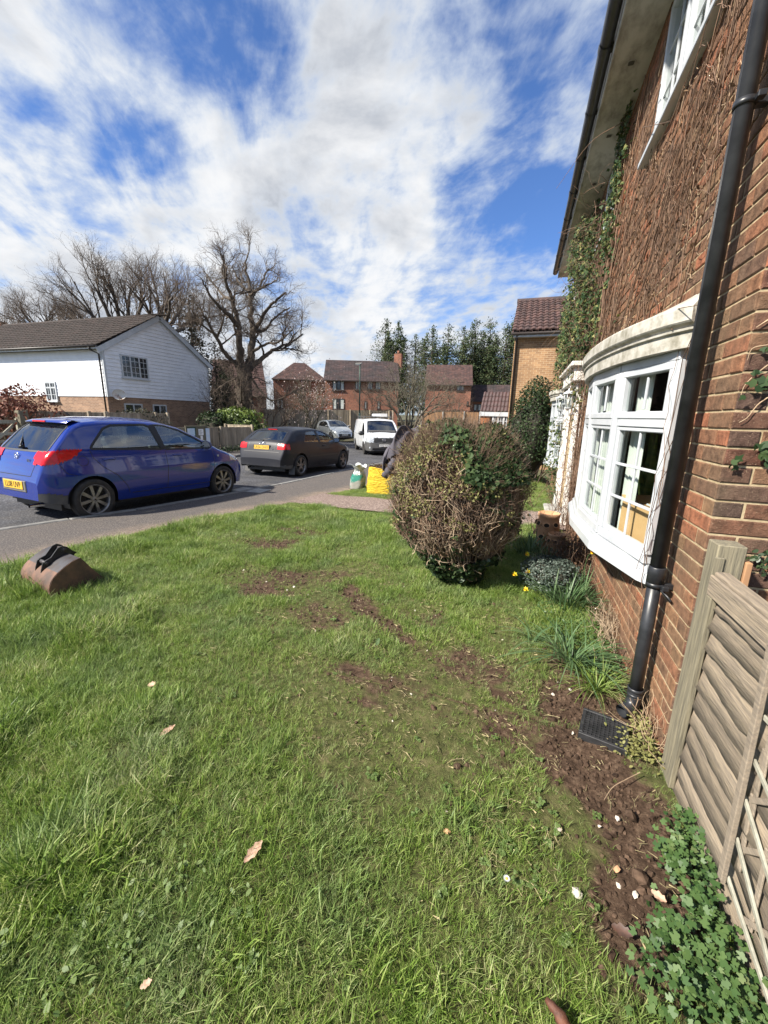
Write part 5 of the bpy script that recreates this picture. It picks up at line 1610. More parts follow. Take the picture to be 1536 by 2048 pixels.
for y in np.linspace(-.56, .56, 15):
    x0 = sh.rear_x(y*.95, 1.385-.02*abs(y)); P_.append([(x0+.10, y, sh.top_at(x0+.12, y)+.002), (x0-.02, y, 1.418-.03*y*y), (x0-.105, y, 1.388-.045*y*y), (x0-.10, y, 1.375-.045*y*y), (x0+.0, y, 1.372-.03*y*y)])
mb.grid(P_); mb.build('spoiler', 'blue_paint', bluecar, world=False)
mb = MB(); x0 = sh.rear_x(0, 1.385); mb.bmm((x0-.112, -.17, 1.376), (x0-.09, .17, 1.398), .003); mb.build('brake_light', 'red_lens', bluecar, world=False)
mb = MB(); rx = sh.rear_x(0, 1.06); mb.tube([(sh.rear_x(0, 1.02)-.02, .02, 1.03), (sh.rear_x(.0, 1.04)-.03, -.05, 1.045)], .022, 8); mb.tube([(sh.rear_x(0, 1.03)-.03, .0, 1.035), (sh.rear_x(.3, 1.20)-.015, .28, 1.17), (sh.rear_x(.45, 1.27)-.01, .44, 1.25)], [.014, .010, .006], 6); mb.build('rear_wiper', 'trim_black', bluecar, world=False)
x_ = sh.rear_x(0, .90); badge_ring(bluecar, x_-.008, 0, .915, .042, 'winged', tilt=R(8))
text_obj('model_letters', 'TS2', .055, 'chrome', bluecar, (sh.rear_x(-.32, .86)-.006, -.33, .865), (math.pi/2, 0, -math.pi/2), .003)
mb = MB(); mb.bmm((-.012, -.32, .43), (.03, .32, .59), .01); mb.build('plate_recess', 'dirty_panel', bluecar, world=False)
plate(bluecar, 'LL08 UVP', -.018, 0, .525, 'plate_y')
mb = MB(); mb.tube([(.16, -.36, .255), (-.02, -.36, .25)], .026, 14, cap=False); mb.tube([(.16, -.36, .255), (-.02, -.36, .25)], .021, 14, cap=False); mb.build('exhaust_tip', 'chrome', bluecar, world=False, fix=False)
for sg in (-1, 1):
    mb = MB(); mb.cbox((.115, .62*sg, .375), (.05, .12, .055), .012, Matrix.Rotation(R(-28*sg), 3, 'Z')); mb.build('reflector', 'pink_lens', bluecar, world=False)
    wing_mirror(bluecar, 2.66, .79, 1.01, sg, 'blue_paint')
    mb = MB(); mb.lathe([(0, .012), (.02, .008), (.026, 0)], (3.33, sg*.0, 0), 12); o = mb.build('side_repeater', 'clear_lens', bluecar, world=False); p = sh.surf_side(3.0, .80); o.location = (-.33, p[1]*sg, .80); o.rotation_euler = (R(-90*sg), 0, 0)
interior(bluecar, 1.05, 1.75, 2.38, 2.42, .72, .52)
mb = MB(); mb.tube([(.85, 0, 1.47), (.72, 0, 1.58)], [.006, .003], 6); mb.build('aerial', 'trim_black', bluecar, world=False)
# placed by its two kerbside wheels
rp_ = np.array([-6.19, 4.42]); fp2 = np.array([-5.89, 6.82]); hd = math.atan2(fp2[1]-rp_[1], fp2[0]-rp_[0])
def place(root, sp, rear_xy, hd, side=-1, zoff=0):
    u = np.array([math.cos(hd), math.sin(hd)]); lft = np.array([-u[1], u[0]])
    o = np.array(rear_xy)-u*sp['wheels'][0]-lft*side*(sp['width']/2-.02)
    z0 = float(road_z(rear_xy[0], rear_xy[1])); f_ = np.array(rear_xy)+u*(sp['wheels'][1]-sp['wheels'][0]); z1 = float(road_z(f_[0], f_[1]))
    pit = math.atan2(z1-z0, sp['wheels'][1]-sp['wheels'][0])
    root.location = (o[0], o[1], z0-math.sin(pit)*sp['wheels'][0]+.002+zoff)
    root.rotation_euler = (0, -pit, hd)
place(bluecar, sp, rp_, hd)
bluecar.scale = (1.02, 1.02, 1.07)
# the folded road sign lying inside it
sg_ = thing('caution_sign', 'white rounded sign lettered CAUTION lying inside the blue hatchback', 'sign', (0, 0, 0))
mb = MB(); mb.cbox((0, 0, 0), (.02, .50, .24), .008); mb.build('sign_board', 'pvc', sg_, world=False)
text_obj('lettering', 'CAUTION', .085, 'ink', sg_, (-.0115, 0, .0), (math.pi/2, 0, -math.pi/2), .001)
mb = MB(); pr = [(-.0115, .235*math.cos(a)*(1.0), .105*math.sin(a)) for a in np.linspace(0, 2*math.pi, 5)[:-1]]
for (a, b) in (((-.225, -.10), (.225, -.10)), ((-.225, .10), (.225, .10)), ((-.225, -.10), (-.225, .10)), ((.225, -.10), (.225, .10))): mb.bmm((-.0122, a[0]-.004, a[1]-.004), (-.0102, b[0]+.004, b[1]+.004))
mb.build('border', 'ink', sg_, world=False)
sg_.matrix_world = bluecar.matrix_basis @ Matrix.Translation((2.18, .25, 1.10)) @ Matrix.Rotation(R(42), 4, 'Z')

# ---------------------------------------------------------------- dark grey hatchback
grey = thing('parked_car', 'dark grey three door hatchback with yellow plate parked ahead of the blue car', 'car', (0, 0, 0))
sp2 = dict(len=4.21, width=1.765, wr=.315, arch=.365, wheels=(.78, 3.36), xmid=1.7,
    top=[(0, .54), (.02, .66), (.04, .70), (.075, .74), (.10, .90), (.14, .985), (.20, 1.04), (.58, 1.31), (.72, 1.365), (.9, 1.395), (1.5, 1.425), (1.9, 1.42), (2.2, 1.38), (2.55, 1.25), (3.0, 1.02), (3.1, .975), (3.4, .93), (3.8, .84), (4.02, .74), (4.15, .60), (4.21, .45)],
    bot=[(0, .32), (.15, .26), (.4, .24), (1.2, .21), (2.9, .205), (3.8, .2), (4.21, .24)],
    plan=[(0, .80), (.04, .86), (.14, .92), (.3, .96), (.6, .99), (1.0, 1.0), (3.0, 1.0), (3.5, .975), (3.85, .91), (4.05, .82), (4.21, .68)],
    sec=[(.15, .93), (.3, .965), (.5, .995), (.68, 1.0), (.80, .99), (.92, .965), (1.0, .94), (1.2, .83), (1.33, .75), (1.45, .68)],
    corner=[(0, .05), (.2, .05), (.7, .08), (2.0, .08), (2.6, .06), (3.1, .07), (3.7, .11), (4.21, .12)],
    crown=[(0, .02), (.2, .035), (.7, .045), (2.0, .05), (3.0, .045), (3.6, .06), (4.21, .06)], cap='grey_paint', step=.026)
wr2 = [(.98, .985), (1.02, 1.05), (1.20, 1.24), (1.32, 1.295), (1.76, 1.32), (1.80, .955)]
wf2 = [(1.88, .952), (1.86, 1.32), (2.05, 1.31), (2.32, 1.24), (2.62, 1.11), (2.90, .96), (2.88, .93)]
rg2 = [(-.63, 1.035), (.63, 1.035), (.55, 1.27), (.52, 1.30), (-.52, 1.30), (-.55, 1.27)]
regs = [
    ('side_window', 'car_glass', lambda x, y, z, a, c: (np.abs(y) > .45) & (inpoly(x, z, wr2) | inpoly(x, z, wf2)), -.006),
    ('rear_window', 'car_glass', lambda x, y, z, a, c: (x < .80) & inpoly(y, z, rg2), -.004),
    ('windscreen', 'car_glass', lambda x, y, z, a, c: (x > 2.18) & (x < 3.0) & (np.abs(y) < (.55+(x-2.1)*.17)) & (c > .2) & (z > .99), -.004),
    ('tail_lamp', 'red_lens', lambda x, y, z, a, c: (x < .36) & (np.abs(y) > .53) & (z > .80) & (z < .95) & (x < .30), .008),
    ('headlamp', 'clear_lens', lambda x, y, z, a, c: (x > 3.62) & (x < 4.02) & (np.abs(y) > .45) & (z > .62) & (z < .88-(x-3.6)*.3), .004),
    ('bumper_lower', 'bumper_dark', lambda x, y, z, a, c: (x < .4) & (z < .36), .004)]
sh2 = make_car(sp2, grey, regs, 'grey_paint')
mb = MB(); side_ribbon(sh2, mb, wr2, .03, True, .003); side_ribbon(sh2, mb, wf2, .03, True, .003); side_ribbon(sh2, mb, [(1.84, .95), (1.81, 1.33)], .07); rear_ribbon(sh2, mb, rg2, .03, True, .003)
mb.build('window_surround', 'trim_black', grey, world=False, fix=False)
mb = MB(); side_ribbon(sh2, mb, [(1.84, .95), (1.86, .7), (1.83, .32)], .010, h=.0014); side_ribbon(sh2, mb, [(2.95, .94), (2.98, .7), (2.93, .36)], .010, h=.0014); side_ribbon(sh2, mb, [(1.83, .33), (2.93, .32)], .010, h=.0014)
rear_ribbon(sh2, mb, [(-.62, .72), (.62, .72)], .018, h=.003); side_ribbon(sh2, mb, [(.10, .715), (.42, .70)], .010, h=.002); rear_ribbon(sh2, mb, [(-.46, .97), (-.46, .74)], .008); rear_ribbon(sh2, mb, [(.46, .97), (.46, .74)], .008)
side_ribbon(sh2, mb, [(1.20, .56), (2.9, .56)], .03, h=.006)
mb.build('panel_gap', 'trim_black', grey, world=False, fix=False)
for sg in (1, -1):
    mb = MB(); p = sh2.surf_side(1.96, .855); q = sh2.surf_side(2.16, .86); mb.tube([(p[0]-.01, (p[1]-.008)*sg, p[2]), (p[0]+.02, (p[1]+.024)*sg, p[2]), (q[0]-.03, (q[1]+.024)*sg, q[2]), (q[0], (q[1]-.008)*sg, q[2])], .014, 8); mb.build('door_handle', 'grey_paint', grey, world=False)
    wing_mirror(grey, 2.72, .83, 1.0, sg, 'grey_paint', 1.05)
    mb = MB(); mb.cbox((.40, sg*.80, .20), (.012, .20, .24), .004, Matrix.Rotation(R(10), 3, 'Y')); mb.build('mud_flap', 'bumper_dark', grey, world=False)
for x in sp2['wheels']:
    for sg in (-1, 1): wheel(grey, x, sg*.775, .315, .205, sg, 5, 'double')
mb = MB(); mb.tube([(sh2.rear_x(0, 1.03)-.02, .0, 1.03), (sh2.rear_x(0, 1.07)-.025, .05, 1.06), (sh2.rear_x(.3, 1.13)-.01, -.36, 1.10)], [.02, .012, .007], 6); mb.build('rear_wiper', 'trim_black', grey, world=False)
mb = MB(); mb.bmm((sh2.rear_x(0, .85)-.012, -.30, .775), (.14, .30, .90), .008); mb.build('plate_recess', 'trim_black', grey, world=False)
plate(grey, 'LR56 DHX', sh2.rear_x(0, .85)-.018, 0, .838, 'plate_y', tilt=R(6))
badge_ring(grey, sh2.rear_x(0, .96)-.012, 0, .958, .033, 'rings', tilt=R(20))
text_obj('model_letters', 'A3', .05, 'chrome', grey, (sh2.rear_x(.40, .84)-.005, .40, .80), (math.pi/2, 0, -math.pi/2), .002)
text_obj('trim_letters', 'SPORT', .032, 'chrome', grey, (sh2.rear_x(-.36, .80)-.005, -.39, .79), (math.pi/2, 0, -math.pi/2), .002)
mb = MB(); 
for y in (.36, .43): mb.tube([(.16, y, .27), (-.0, y, .265)], .028, 12, cap=False)
mb.build('exhaust_tip', 'chrome', grey, world=False, fix=False)
mb = MB(); x0 = sh2.rear_x(0, 1.33); mb.bmm((x0-.03, -.16, 1.325), (x0+.0, .16, 1.345), .003); mb.build('brake_light', 'red_lens', grey, world=False)
interior(grey, 1.2, 1.85, 2.5, 2.55, .75, .48)
rp_ = np.array([-6.06, 10.54]); place(grey, sp2, rp_, math.atan2(2.57, .20))

# ---------------------------------------------------------------- white van
van = thing('parked_van', 'white panel van with dark bumper and roof rack facing the camera', 'van', (0, 0, 0))
sp3 = dict(len=5.14, width=1.93, wr=.33, arch=.385, wheels=(.99, 4.19), xmid=2.2,
    top=[(0, 1.2), (.02, 1.75), (.06, 1.85), (.15, 1.88), (1.0, 1.90), (3.3, 1.90), (3.6, 1.87), (3.85, 1.76), (4.1, 1.58), (4.52, 1.22), (4.62, 1.165), (4.85, 1.06), (5.0, .93), (5.07, .78), (5.11, .62), (5.14, .42)],
    bot=[(0, .36), (.3, .30), (4.7, .27), (5.14, .27)],
    plan=[(0, .90), (.05, .96), (.3, .99), (.8, 1.0), (4.0, 1.0), (4.5, .975), (4.85, .91), (5.03, .83), (5.14, .72)],
    sec=[(.2, .95), (.4, .985), (.65, 1.0), (1.0, .99), (1.2, .965), (1.5, .915), (1.75, .865), (1.95, .82)],
    corner=[(0, .08), (.3, .10), (3.5, .10), (4.2, .07), (4.7, .10), (5.14, .12)],
    crown=[(0, .04), (3.5, .05), (4.2, .05), (4.8, .07), (5.14, .06)], cap='bumper_dark', step=.03)
wv = [(3.52, 1.12), (3.56, 1.62), (3.72, 1.66), (3.98, 1.55), (4.36, 1.20), (4.40, 1.08)]
regs = [
    ('side_window', 'car_glass', lambda x, y, z, a, c: (np.abs(y) > .6) & inpoly(x, z, wv), -.006),
    ('windscreen', 'car_glass', lambda x, y, z, a, c: (x > 3.76) & (x < 4.57) & (np.abs(y) < (.66+(x-3.7)*.16)) & (c > .2) & (z > 1.17), -.004),
    ('headlamp', 'clear_lens', lambda x, y, z, a, c: (x > 4.70) & (np.abs(y) > .50) & (z > .70) & (z < .985) & (np.abs(y) > .50+(.90-z)*.35), .006),
    ('grille', 'trim_black', lambda x, y, z, a, c: (x > 4.78) & (np.abs(y) < .62-(.93-z)*.4) & (z > .70) & (z < .935), .004),
    ('bumper', 'bumper_dark', lambda x, y, z, a, c: ((x > 4.55) & (z < .74)) | ((x > 4.50) & (z < .60)) | (z < .36), .004)]
sh3 = make_car(sp3, van, regs, 'van_paint')
mb = MB(); side_ribbon(sh3, mb, wv, .03, True, .003)
wsp = [(-.66, 1.75), (.66, 1.75), (.79, 1.21), (-.79, 1.21)]
rear_ribbon(sh3, mb, wsp, .04, True, .004, front=True); mb.build('window_surround', 'trim_black', van, world=False, fix=False)
mb = MB(); side_ribbon(sh3, mb, [(3.47, 1.66), (3.46, .40)], .012, h=.002); side_ribbon(sh3, mb, [(4.44, 1.08), (4.46, .80)], .012, h=.002); side_ribbon(sh3, mb, [(2.3, 1.7), (2.3, .4)], .012, h=.002); side_ribbon(sh3, mb, [(.5, 1.02), (3.45, 1.02)], .012, h=.002)
rear_ribbon(sh3, mb, [(-.72, 1.03), (-.60, .96), (.60, .96), (.72, 1.03)], .012, front=True); mb.build('panel_gap', 'trim_black', van, world=False, fix=False)
mb = MB()
for z in (.755, .815, .875): rear_ribbon(sh3, mb, [(-.48-(z-.75)*.5, z), (.48+(z-.75)*.5, z)], .016, h=.022, front=True)
mb.build('grille_bar', 'bumper_dark', van, world=False, fix=False)
badge_ring(van, sh3.rear_x(0, .835, True)+.04, 0, .835, .085, 'star', tilt=R(-12))
mb = MB(); mb.bmm((5.10, -.62, .34), (5.165, .62, .43), .012); mb.build('lower_grille', 'trim_black', van, world=False)
plate(van, 'VX67 AUR', 5.165, 0, .545, 'plate_w', False, tilt=R(-3))
for sg in (-1, 1):
    wing_mirror(van, 4.18, .90, 1.12, sg, 'trim_black', 1.5)
    mb = MB(); mb.lathe([(0, .02), (.05, .015), (.06, 0)], (0, 0, 0), 14); o = mb.build('fog_lamp', 'clear_lens', van, world=False); o.location = (sh3.rear_x(.72*sg, .46, True)-.01, .72*sg, .43); o.rotation_euler = (0, R(80), 0)
for x in sp3['wheels']:
    for sg in (-1, 1): wheel(van, x, sg*.84, .33, .21, sg, 8, mat_rim='rim_dark')
rk = bpy.data.objects.new('roof_rack', None); COL.objects.link(rk); rk.parent = van; rk.location = (0, 0, 1.9)
for x in (.7, 1.9, 3.1):
    mb = MB(); mb.bmm((x-.03, -.78, .075), (x+.03, .78, .105), .005); mb.build('cross_bar', 'rim', rk, world=False)
for y in (-.74, .74):
    mb = MB(); mb.bmm((.5, y-.02, .06), (3.35, y+.02, .11), .006)
    for x in (.7, 1.9, 3.1): mb.bmm((x-.04, y-.03, -.04), (x+.04, y+.03, .06), .006)
    mb.build('side_rail', 'rim', rk, world=False)
tb = thing('pipe_carrier', 'white box lying on the roof rack of the white van', 'roof box', (0, 0, 0))
mb = MB(); mb.cbox((0, 0, 0), (2.6, .42, .15), .03); mb.build('tube', 'pvc', tb, world=False); mb = MB(); mb.bmm((1.3, -.215, -.08), (1.33, .215, .08), .008); mb.build('end_cap', 'plate_w', tb, world=False)
interior(van, 2.6, 3.1, 4.05, 4.0, .80, .85)
pv_ = atd(745, 905, 22.0)
mb = MB(); mb.tube([(3.4, .80, 1.85), (3.36, .80, 2.25)], [.006, .003], 6); mb.build('aerial', 'pvc', van, world=False)
vh = R(-60)
# front right wheel of the van (left in the picture) stands here
fw = atz(727, 909, -.43)
def place_front(root, sp, xy, hd, side, z):
    u = np.array([math.cos(hd), math.sin(hd)]); lft = np.array([-u[1], u[0]])
    o = np.array(xy[:2])-u*sp['wheels'][1]-lft*side*(sp['width']/2-.03)
    root.location = (o[0], o[1], z); root.rotation_euler = (0, 0, hd)
place_front(van, sp3, fw, vh, -1, -.43)
tb.matrix_world = van.matrix_basis @ Matrix.Translation((2.0, .30, 2.085))

# ---------------------------------------------------------------- silver people carrier
mpv = thing('parked_car', 'pale silver family car facing the camera behind the white van', 'car', (0, 0, 0))
sp4 = dict(len=4.38, width=1.83, wr=.315, arch=.36, wheels=(.83, 3.48), xmid=1.8,
    top=[(0, .70), (.03, .95), (.10, 1.1), (.40, 1.48), (.6, 1.56), (1.2, 1.62), (2.0, 1.61), (2.4, 1.54), (2.9, 1.28), (3.25, 1.08), (3.5, 1.01), (3.9, .90), (4.15, .78), (4.3, .62), (4.38, .45)],
    bot=[(0, .3), (.3, .24), (3.9, .22), (4.38, .26)],
    plan=[(0, .78), (.1, .90), (.5, .98), (1, 1), (3.2, 1), (3.7, .96), (4.05, .87), (4.25, .75), (4.38, .62)],
    sec=[(.15, .94), (.4, .985), (.7, 1), (.9, .985), (1.02, .96), (1.3, .86), (1.5, .77), (1.65, .70)],
    corner=[(0, .06), (.6, .09), (2.5, .08), (3.2, .08), (3.8, .12), (4.38, .12)], crown=[(0, .03), (.6, .05), (3.0, .05), (3.8, .07), (4.38, .06)], cap='trim_black', step=.032)
wm1 = [(.75, 1.12), (.95, 1.38), (1.15, 1.44), (2.1, 1.46), (2.5, 1.36), (2.98, 1.08), (2.9, 1.04)]
regs = [
    ('side_window', 'car_glass', lambda x, y, z, a, c: (np.abs(y) > .5) & inpoly(x, z, wm1), -.006),
    ('windscreen', 'car_glass', lambda x, y, z, a, c: (x > 2.35) & (x < 3.27) & (np.abs(y) < (.58+(x-2.3)*.17)) & (c > .2) & (z > 1.09), -.004),
    ('headlamp', 'clear_lens', lambda x, y, z, a, c: (x > 3.72) & (x < 4.22) & (np.abs(y) > .50-(x-4.0)*.1) & (z > .70) & (z < .92-(x-3.7)*.25), .006),
    ('grille', 'trim_black', lambda x, y, z, a, c: (x > 4.2) & (np.abs(y) < .52) & (z > .36) & (z < .56), .004),
    ('grille', 'trim_black', lambda x, y, z, a, c: (x > 4.1) & (np.abs(y) < .38) & (z > .68) & (z < .73), .004)]
sh4 = make_car(sp4, mpv, regs, 'silver_paint')
mb = MB(); side_ribbon(sh4, mb, wm1, .03, True, .003); side_ribbon(sh4, mb, [(1.85, 1.06), (1.82, 1.46)], .06); rear_ribbon(sh4, mb, [(-.58, 1.55), (.58, 1.55), (.74, 1.12), (-.74, 1.12)], .035, True, .004, front=True); mb.build('window_surround', 'trim_black', mpv, world=False, fix=False)
mb = MB(); rear_ribbon(sh4, mb, [(-.62, .60), (-.5, .33), (.5, .33), (.62, .60)], .03, h=.01, front=True); mb.build('grille_surround', 'chrome', mpv, world=False, fix=False)
mb = MB(); side_ribbon(sh4, mb, [(1.84, 1.04), (1.85, .36)], .011, h=.002); side_ribbon(sh4, mb, [(3.02, 1.03), (3.0, .38)], .011, h=.002); mb.build('panel_gap', 'trim_black', mpv, world=False, fix=False)
plate(mpv, 'EY11 KSO', sh4.rear_x(0, .50, True)+.02, 0, .47, 'plate_w', False)
badge_ring(mpv, sh4.rear_x(0, .78, True)+.01, 0, .78, .04, 'oval', tilt=R(-40))
for sg in (-1, 1): wing_mirror(mpv, 2.95, .87, 1.12, sg, 'silver_paint', 1.1)
for x in sp4['wheels']:
    for sg in (-1, 1): wheel(mpv, x, sg*.80, .315, .20, sg, 5, 'double')
interior(mpv, 1.3, 2.1, 2.85, 2.8, .78, .6)
fw = atz(661, 881, -.40)
place_front(mpv, sp4, fw, R(-42), -1, -.40)
# ================================================================== HOUSES BEYOND THE ROAD
M['board'] = mat('white_weatherboard', (.78, .80, .84), (.70, .72, .76), 2.5, .5, bump=.05)
M['tile_brown'] = mat('mossy_brown_roof_tile', (.046, .030, .025), (.022, .018, .014), 3.5, .9, bump=.4, bscale=30, lo=.3, hi=.68, var=.18, detail=8)
M['tile_red'] = mat('brown_red_roof_tile', (.088, .044, .036), (.045, .028, .026), 3, .9, var=.22)
M['tile_dark'] = mat('dark_clay_roof_tile', (.060, .036, .034), (.030, .025, .026), 1.2, .9, var=.2, detail=8)
M['tile_purple'] = mat('purple_brown_pantile', (.075, .040, .040), (.048, .030, .030), 5, .7, var=.12)
M['gutter_brown'] = mat('brown_gutter', (.03, .024, .022), None, rough=.5)
M['dark_frame'] = mat('dark_stained_frame', (.035, .022, .018), None, rough=.6)
M['lamp_green'] = mat('green_lamp_column', (.06, .12, .085), (.09, .13, .10), 5, .6)

def tile_slope(name, p0, u, v, nu, nv, wu, wv, m, parent, th=.03, wave=.0, kind='stuff', uneven=.006):
    """overlapping roof tiles as real geometry: p0 eaves corner, u along the eaves, v up the slope (unit vectors)"""
    p0, u, v = Vector(p0), Vector(u).normalized(), Vector(v).normalized(); n = u.cross(v).normalized()
    if n.z < 0: n = -n
    mb = MB()
    for j in range(nv):
        sh_ = (j % 2)*.5*wu if wave == 0 else 0
        for i in range(nu):
            a = p0+u*(i*wu+sh_*.0)+v*(j*wv); j1 = random.uniform(-uneven, uneven)
            h0 = th+j1; g = wu*.02
            if wave:
                k = 5; top, bot, bb = [], [], []
                for q in range(k+1):
                    f = q/k; hh = wave*(math.sin(f*math.pi)**1 if f < .72 else math.sin(f*math.pi)*.5)
                    bot.append(a+u*(g+(wu-2*g)*f)+n*(h0+hh)); top.append(a+u*(g+(wu-2*g)*f)+v*wv*1.06+n*(.004+hh)); bb.append(a+u*(g+(wu-2*g)*f)+n*(hh-.01))
                mb.grid([bb, bot, top], False)
            else:
                b = a+u*(wu-g)
                mb.add([a+u*g+n*-.005, b+n*-.005, a+u*g+n*h0, b+n*h0, a+u*g+v*wv*1.05+n*.004, b+v*wv*1.05+n*.004], [(0, 1, 3, 2), (2, 3, 5, 4)])
    o = mb.build(name, m, parent, fix=False)
    if kind: o['kind'] = kind
    return o

def simple_window(parent, c, w, h, face, lights=2, frame='pvc', rows=2, d=.035, bar=.024, nm='window', toplight=False):
    """c centre on the wall surface; face: 'y-' looks towards -y, 'x+' towards +x"""
    win = bpy.data.objects.new(nm, None); COL.objects.link(win); win.parent = parent
    win.matrix_basis = parent.matrix_basis.inverted() @ Matrix.Translation(c)
    def Q(a, b, o):      # a along the wall, b up, o outward
        return (a, -o, b) if face == 'y-' else (o, a, b)
    def bx(mb, a0, a1, b0, b1, o0, o1):
        p, q = Q(a0, b0, o0), Q(a1, b1, o1); mb.bmm([min(p[i], q[i]) for i in range(3)], [max(p[i], q[i]) for i in range(3)])
    f = MB(); t = .075
    bx(f, -w/2, w/2, -h/2, -h/2+t, -.04, d); bx(f, -w/2, w/2, h/2-t, h/2, -.04, d)
    for k in range(lights+1):
        x = -w/2+w*k/lights; x = min(max(x, -w/2+t/2), w/2-t/2); bx(f, x-t/2, x+t/2, -h/2+t, h/2-t, -.04, d)
    if toplight: bx(f, -w/2+t, w/2-t, h/2-h*.30-t/2, h/2-h*.30+t/2, -.04, d-.003)
    f.build('window_frame', frame, win, world=False)
    if rows > 1:
        g_ = MB()
        for k in range(lights):
            x = -w/2+w*(k+.5)/lights; bx(g_, x-bar/2, x+bar/2, -h/2+t, h/2-t, .0, .022)
        for r_ in range(1, rows):
            z = -h/2+h*r_/rows; bx(g_, -w/2+t, w/2-t, z-bar/2, z+bar/2, .001, .020)
        g_.build('glazing_bar', frame, win, world=False)
    for k in range(lights):
        a0, a1 = -w/2+w*k/lights+t/2, -w/2+w*(k+1)/lights-t/2; p = MB()
        p.add([Q(a0, -h/2+t, .012), Q(a1, -h/2+t, .012), Q(a1, h/2-t, .012), Q(a0, h/2-t, .012)], [(0, 1, 2, 3)]); p.build('pane', 'dark_glass', win, world=False, fix=False)
    s = MB(); bx(s, -w/2-.06, w/2+.06, -h/2-.06, -h/2-.002, -.04, d+.05); s.build('window_sill', frame, win, world=False)
    return win

# ---------------- white weatherboarded house on the left
HX = -20.0; HY0, HY1 = 15.75, 22.95; BZ = 2.28; EV = 4.52; AP = 6.72; YM = (HY0+HY1)/2
wh = thing('weatherboard_house', 'white weatherboarded house over brick with brown tiled roof, across the road at left', 'house', (HX, HY0, 0))
mb = MB(); mb.bmm((HX-13, HY0+.02, -.6), (HX-.02, HY1-.02, BZ+.03)); mb.build('brick_wall', 'brick_white_house', wh)
mb = MB(); mb.prism([(HY0+.06, BZ+.03), (HY1-.06, BZ+.03), (HY1-.06, EV+.02), (YM, AP-.12), (HY0+.06, EV+.02)], HX-13, HX-.06, 'x'); mb.build('wall_core', 'white_paint', wh)
nb = 12; dz_ = (EV-BZ)/nb
k = 0; z = BZ
while z < AP-.12:          # gable boards (facing +x), each one lapped over the one below
    z2 = z+dz_
    def span(zz):
        if zz <= EV: return HY0, HY1
        f = (zz-EV)/(AP-EV); return HY0+(YM-HY0)*f, HY1-(HY1-YM)*f
    a0, b0 = span(z); a1, b1 = span(min(z2, AP-.05))
    x0 = HX
    mb = MB(); mb.add([(x0+.026, a0, z), (x0+.026, b0, z), (x0-.002, b1, z2), (x0-.002, a1, z2), (x0-.05, a0, z), (x0-.05, b0, z), (x0-.05, b1, z2), (x0-.05, a1, z2)], [(0, 1, 2, 3), (0, 4, 5, 1), (4, 7, 6, 5), (3, 2, 6, 7), (0, 3, 7, 4), (1, 5, 6, 2)])
    mb.build('weatherboard', 'board', wh, fix=False)
    z = z2
for k in range(nb):        # side boards (facing -y)
    z = BZ+k*dz_; z2 = z+dz_
    mb = MB(); mb.add([(HX-13, HY0-.018, z), (HX-.001, HY0-.018, z), (HX-.001, HY0+.002, z2), (HX-13, HY0+.002, z2), (HX-13, HY0+.05, z), (HX-.001, HY0+.05, z)], [(0, 1, 2, 3), (0, 4, 5, 1)])
    mb.build('weatherboard', 'board', wh, fix=False)
mb = MB(); mb.bmm((HX-.06, HY0-.045, BZ-.02), (HX+.045, HY0+.06, EV+.0)); mb.build('corner_board', 'pvc', wh)
mb = MB(); mb.bmm((HX-.06, HY1-.06, BZ-.02), (HX+.045, HY1+.03, EV-.05)); mb.build('corner_board', 'pvc', wh)
sl = math.hypot(YM-HY0+.35, AP-EV+.12)
for sg, Yb in ((1, HY0-.35), (-1, HY1+.35)):
    p = Vector((HX+.12, Yb, EV-.10)); q = Vector((HX+.12, YM, AP+.0)); 
    mb = MB(); mb.bar(p, q, .045, .26, (0, 0, 1)); mb.build('bargeboard', 'pvc', wh)
mb = MB(); mb.bmm((HX-13, HY0-.38, EV-.02), (HX+.10, HY0-.34, EV+.12)); mb.build('fascia', 'pvc', wh)
mb = MB(); mb.tube([(HX-13, HY0-.44, EV+.10), (HX+.12, HY0-.44, EV+.10)], .06, 8); mb.build('gutter', 'gutter_brown', wh)
mb = MB(); mb.tube([(HX-.30, HY0-.44, EV+.06), (HX-.30, HY0-.40, EV-.06), (HX-.14, HY0-.09, EV-.22), (HX-.14, HY0-.09, .2)], .04, 8); mb.build('downpipe', 'gutter_brown', wh)
vv = Vector((0, YM-HY0+.42, AP-EV+.02)).normalized(); vl = math.hypot(YM-HY0+.42, AP-EV+.02)
rf = MB(); rf.add([(HX-13, HY0-.42, EV+.09), (HX+.15, HY0-.42, EV+.09), (HX+.15, YM, AP+.11), (HX-13, YM, AP+.11)], [(0, 1, 2, 3)]); rf.add([(HX-13, HY1+.42, EV+.09), (HX+.15, HY1+.42, EV+.09), (HX+.15, YM, AP+.11), (HX-13, YM, AP+.11)], [(0, 1, 2, 3)]); rf.build('roof', 'tile_brown', wh, fix=False)
tile_slope('roof_tiles', (HX-13, HY0-.46, EV+.13), (1, 0, 0), vv, 44, 13, .30, vl/13, 'tile_brown', wh, .035, .035)
mb = MB(); mb.tube([(HX-13, YM, AP+.12), (HX+.16, YM, AP+.12)], .11, 8); mb.build('ridge', 'tile_brown', wh)
c = atX(269, 735, HX); simple_window(wh, (HX+.036, c[1], c[2]), 1.62, 1.15, 'x+', 3, rows=4)
c = atY(104, 783, HY0); simple_window(wh, (c[0], HY0-.03, c[2]), .82, .98, 'y-', 2, rows=3, toplight=True)
c = atX(322, 838, HX); simple_window(wh, (HX-.01, c[1], 1.45), .95, 1.05, 'x+', 2, rows=1)
c = atX(268, 820, HX); simple_window(wh, (HX-.01, c[1], 1.55), 1.1, .85, 'x+', 2, rows=1)
sd_ = thing('satellite_dish', 'small rusty white satellite dish fixed on the corner of the weatherboard house', 'satellite dish', tuple(atX(238, 789, HX+.4)))
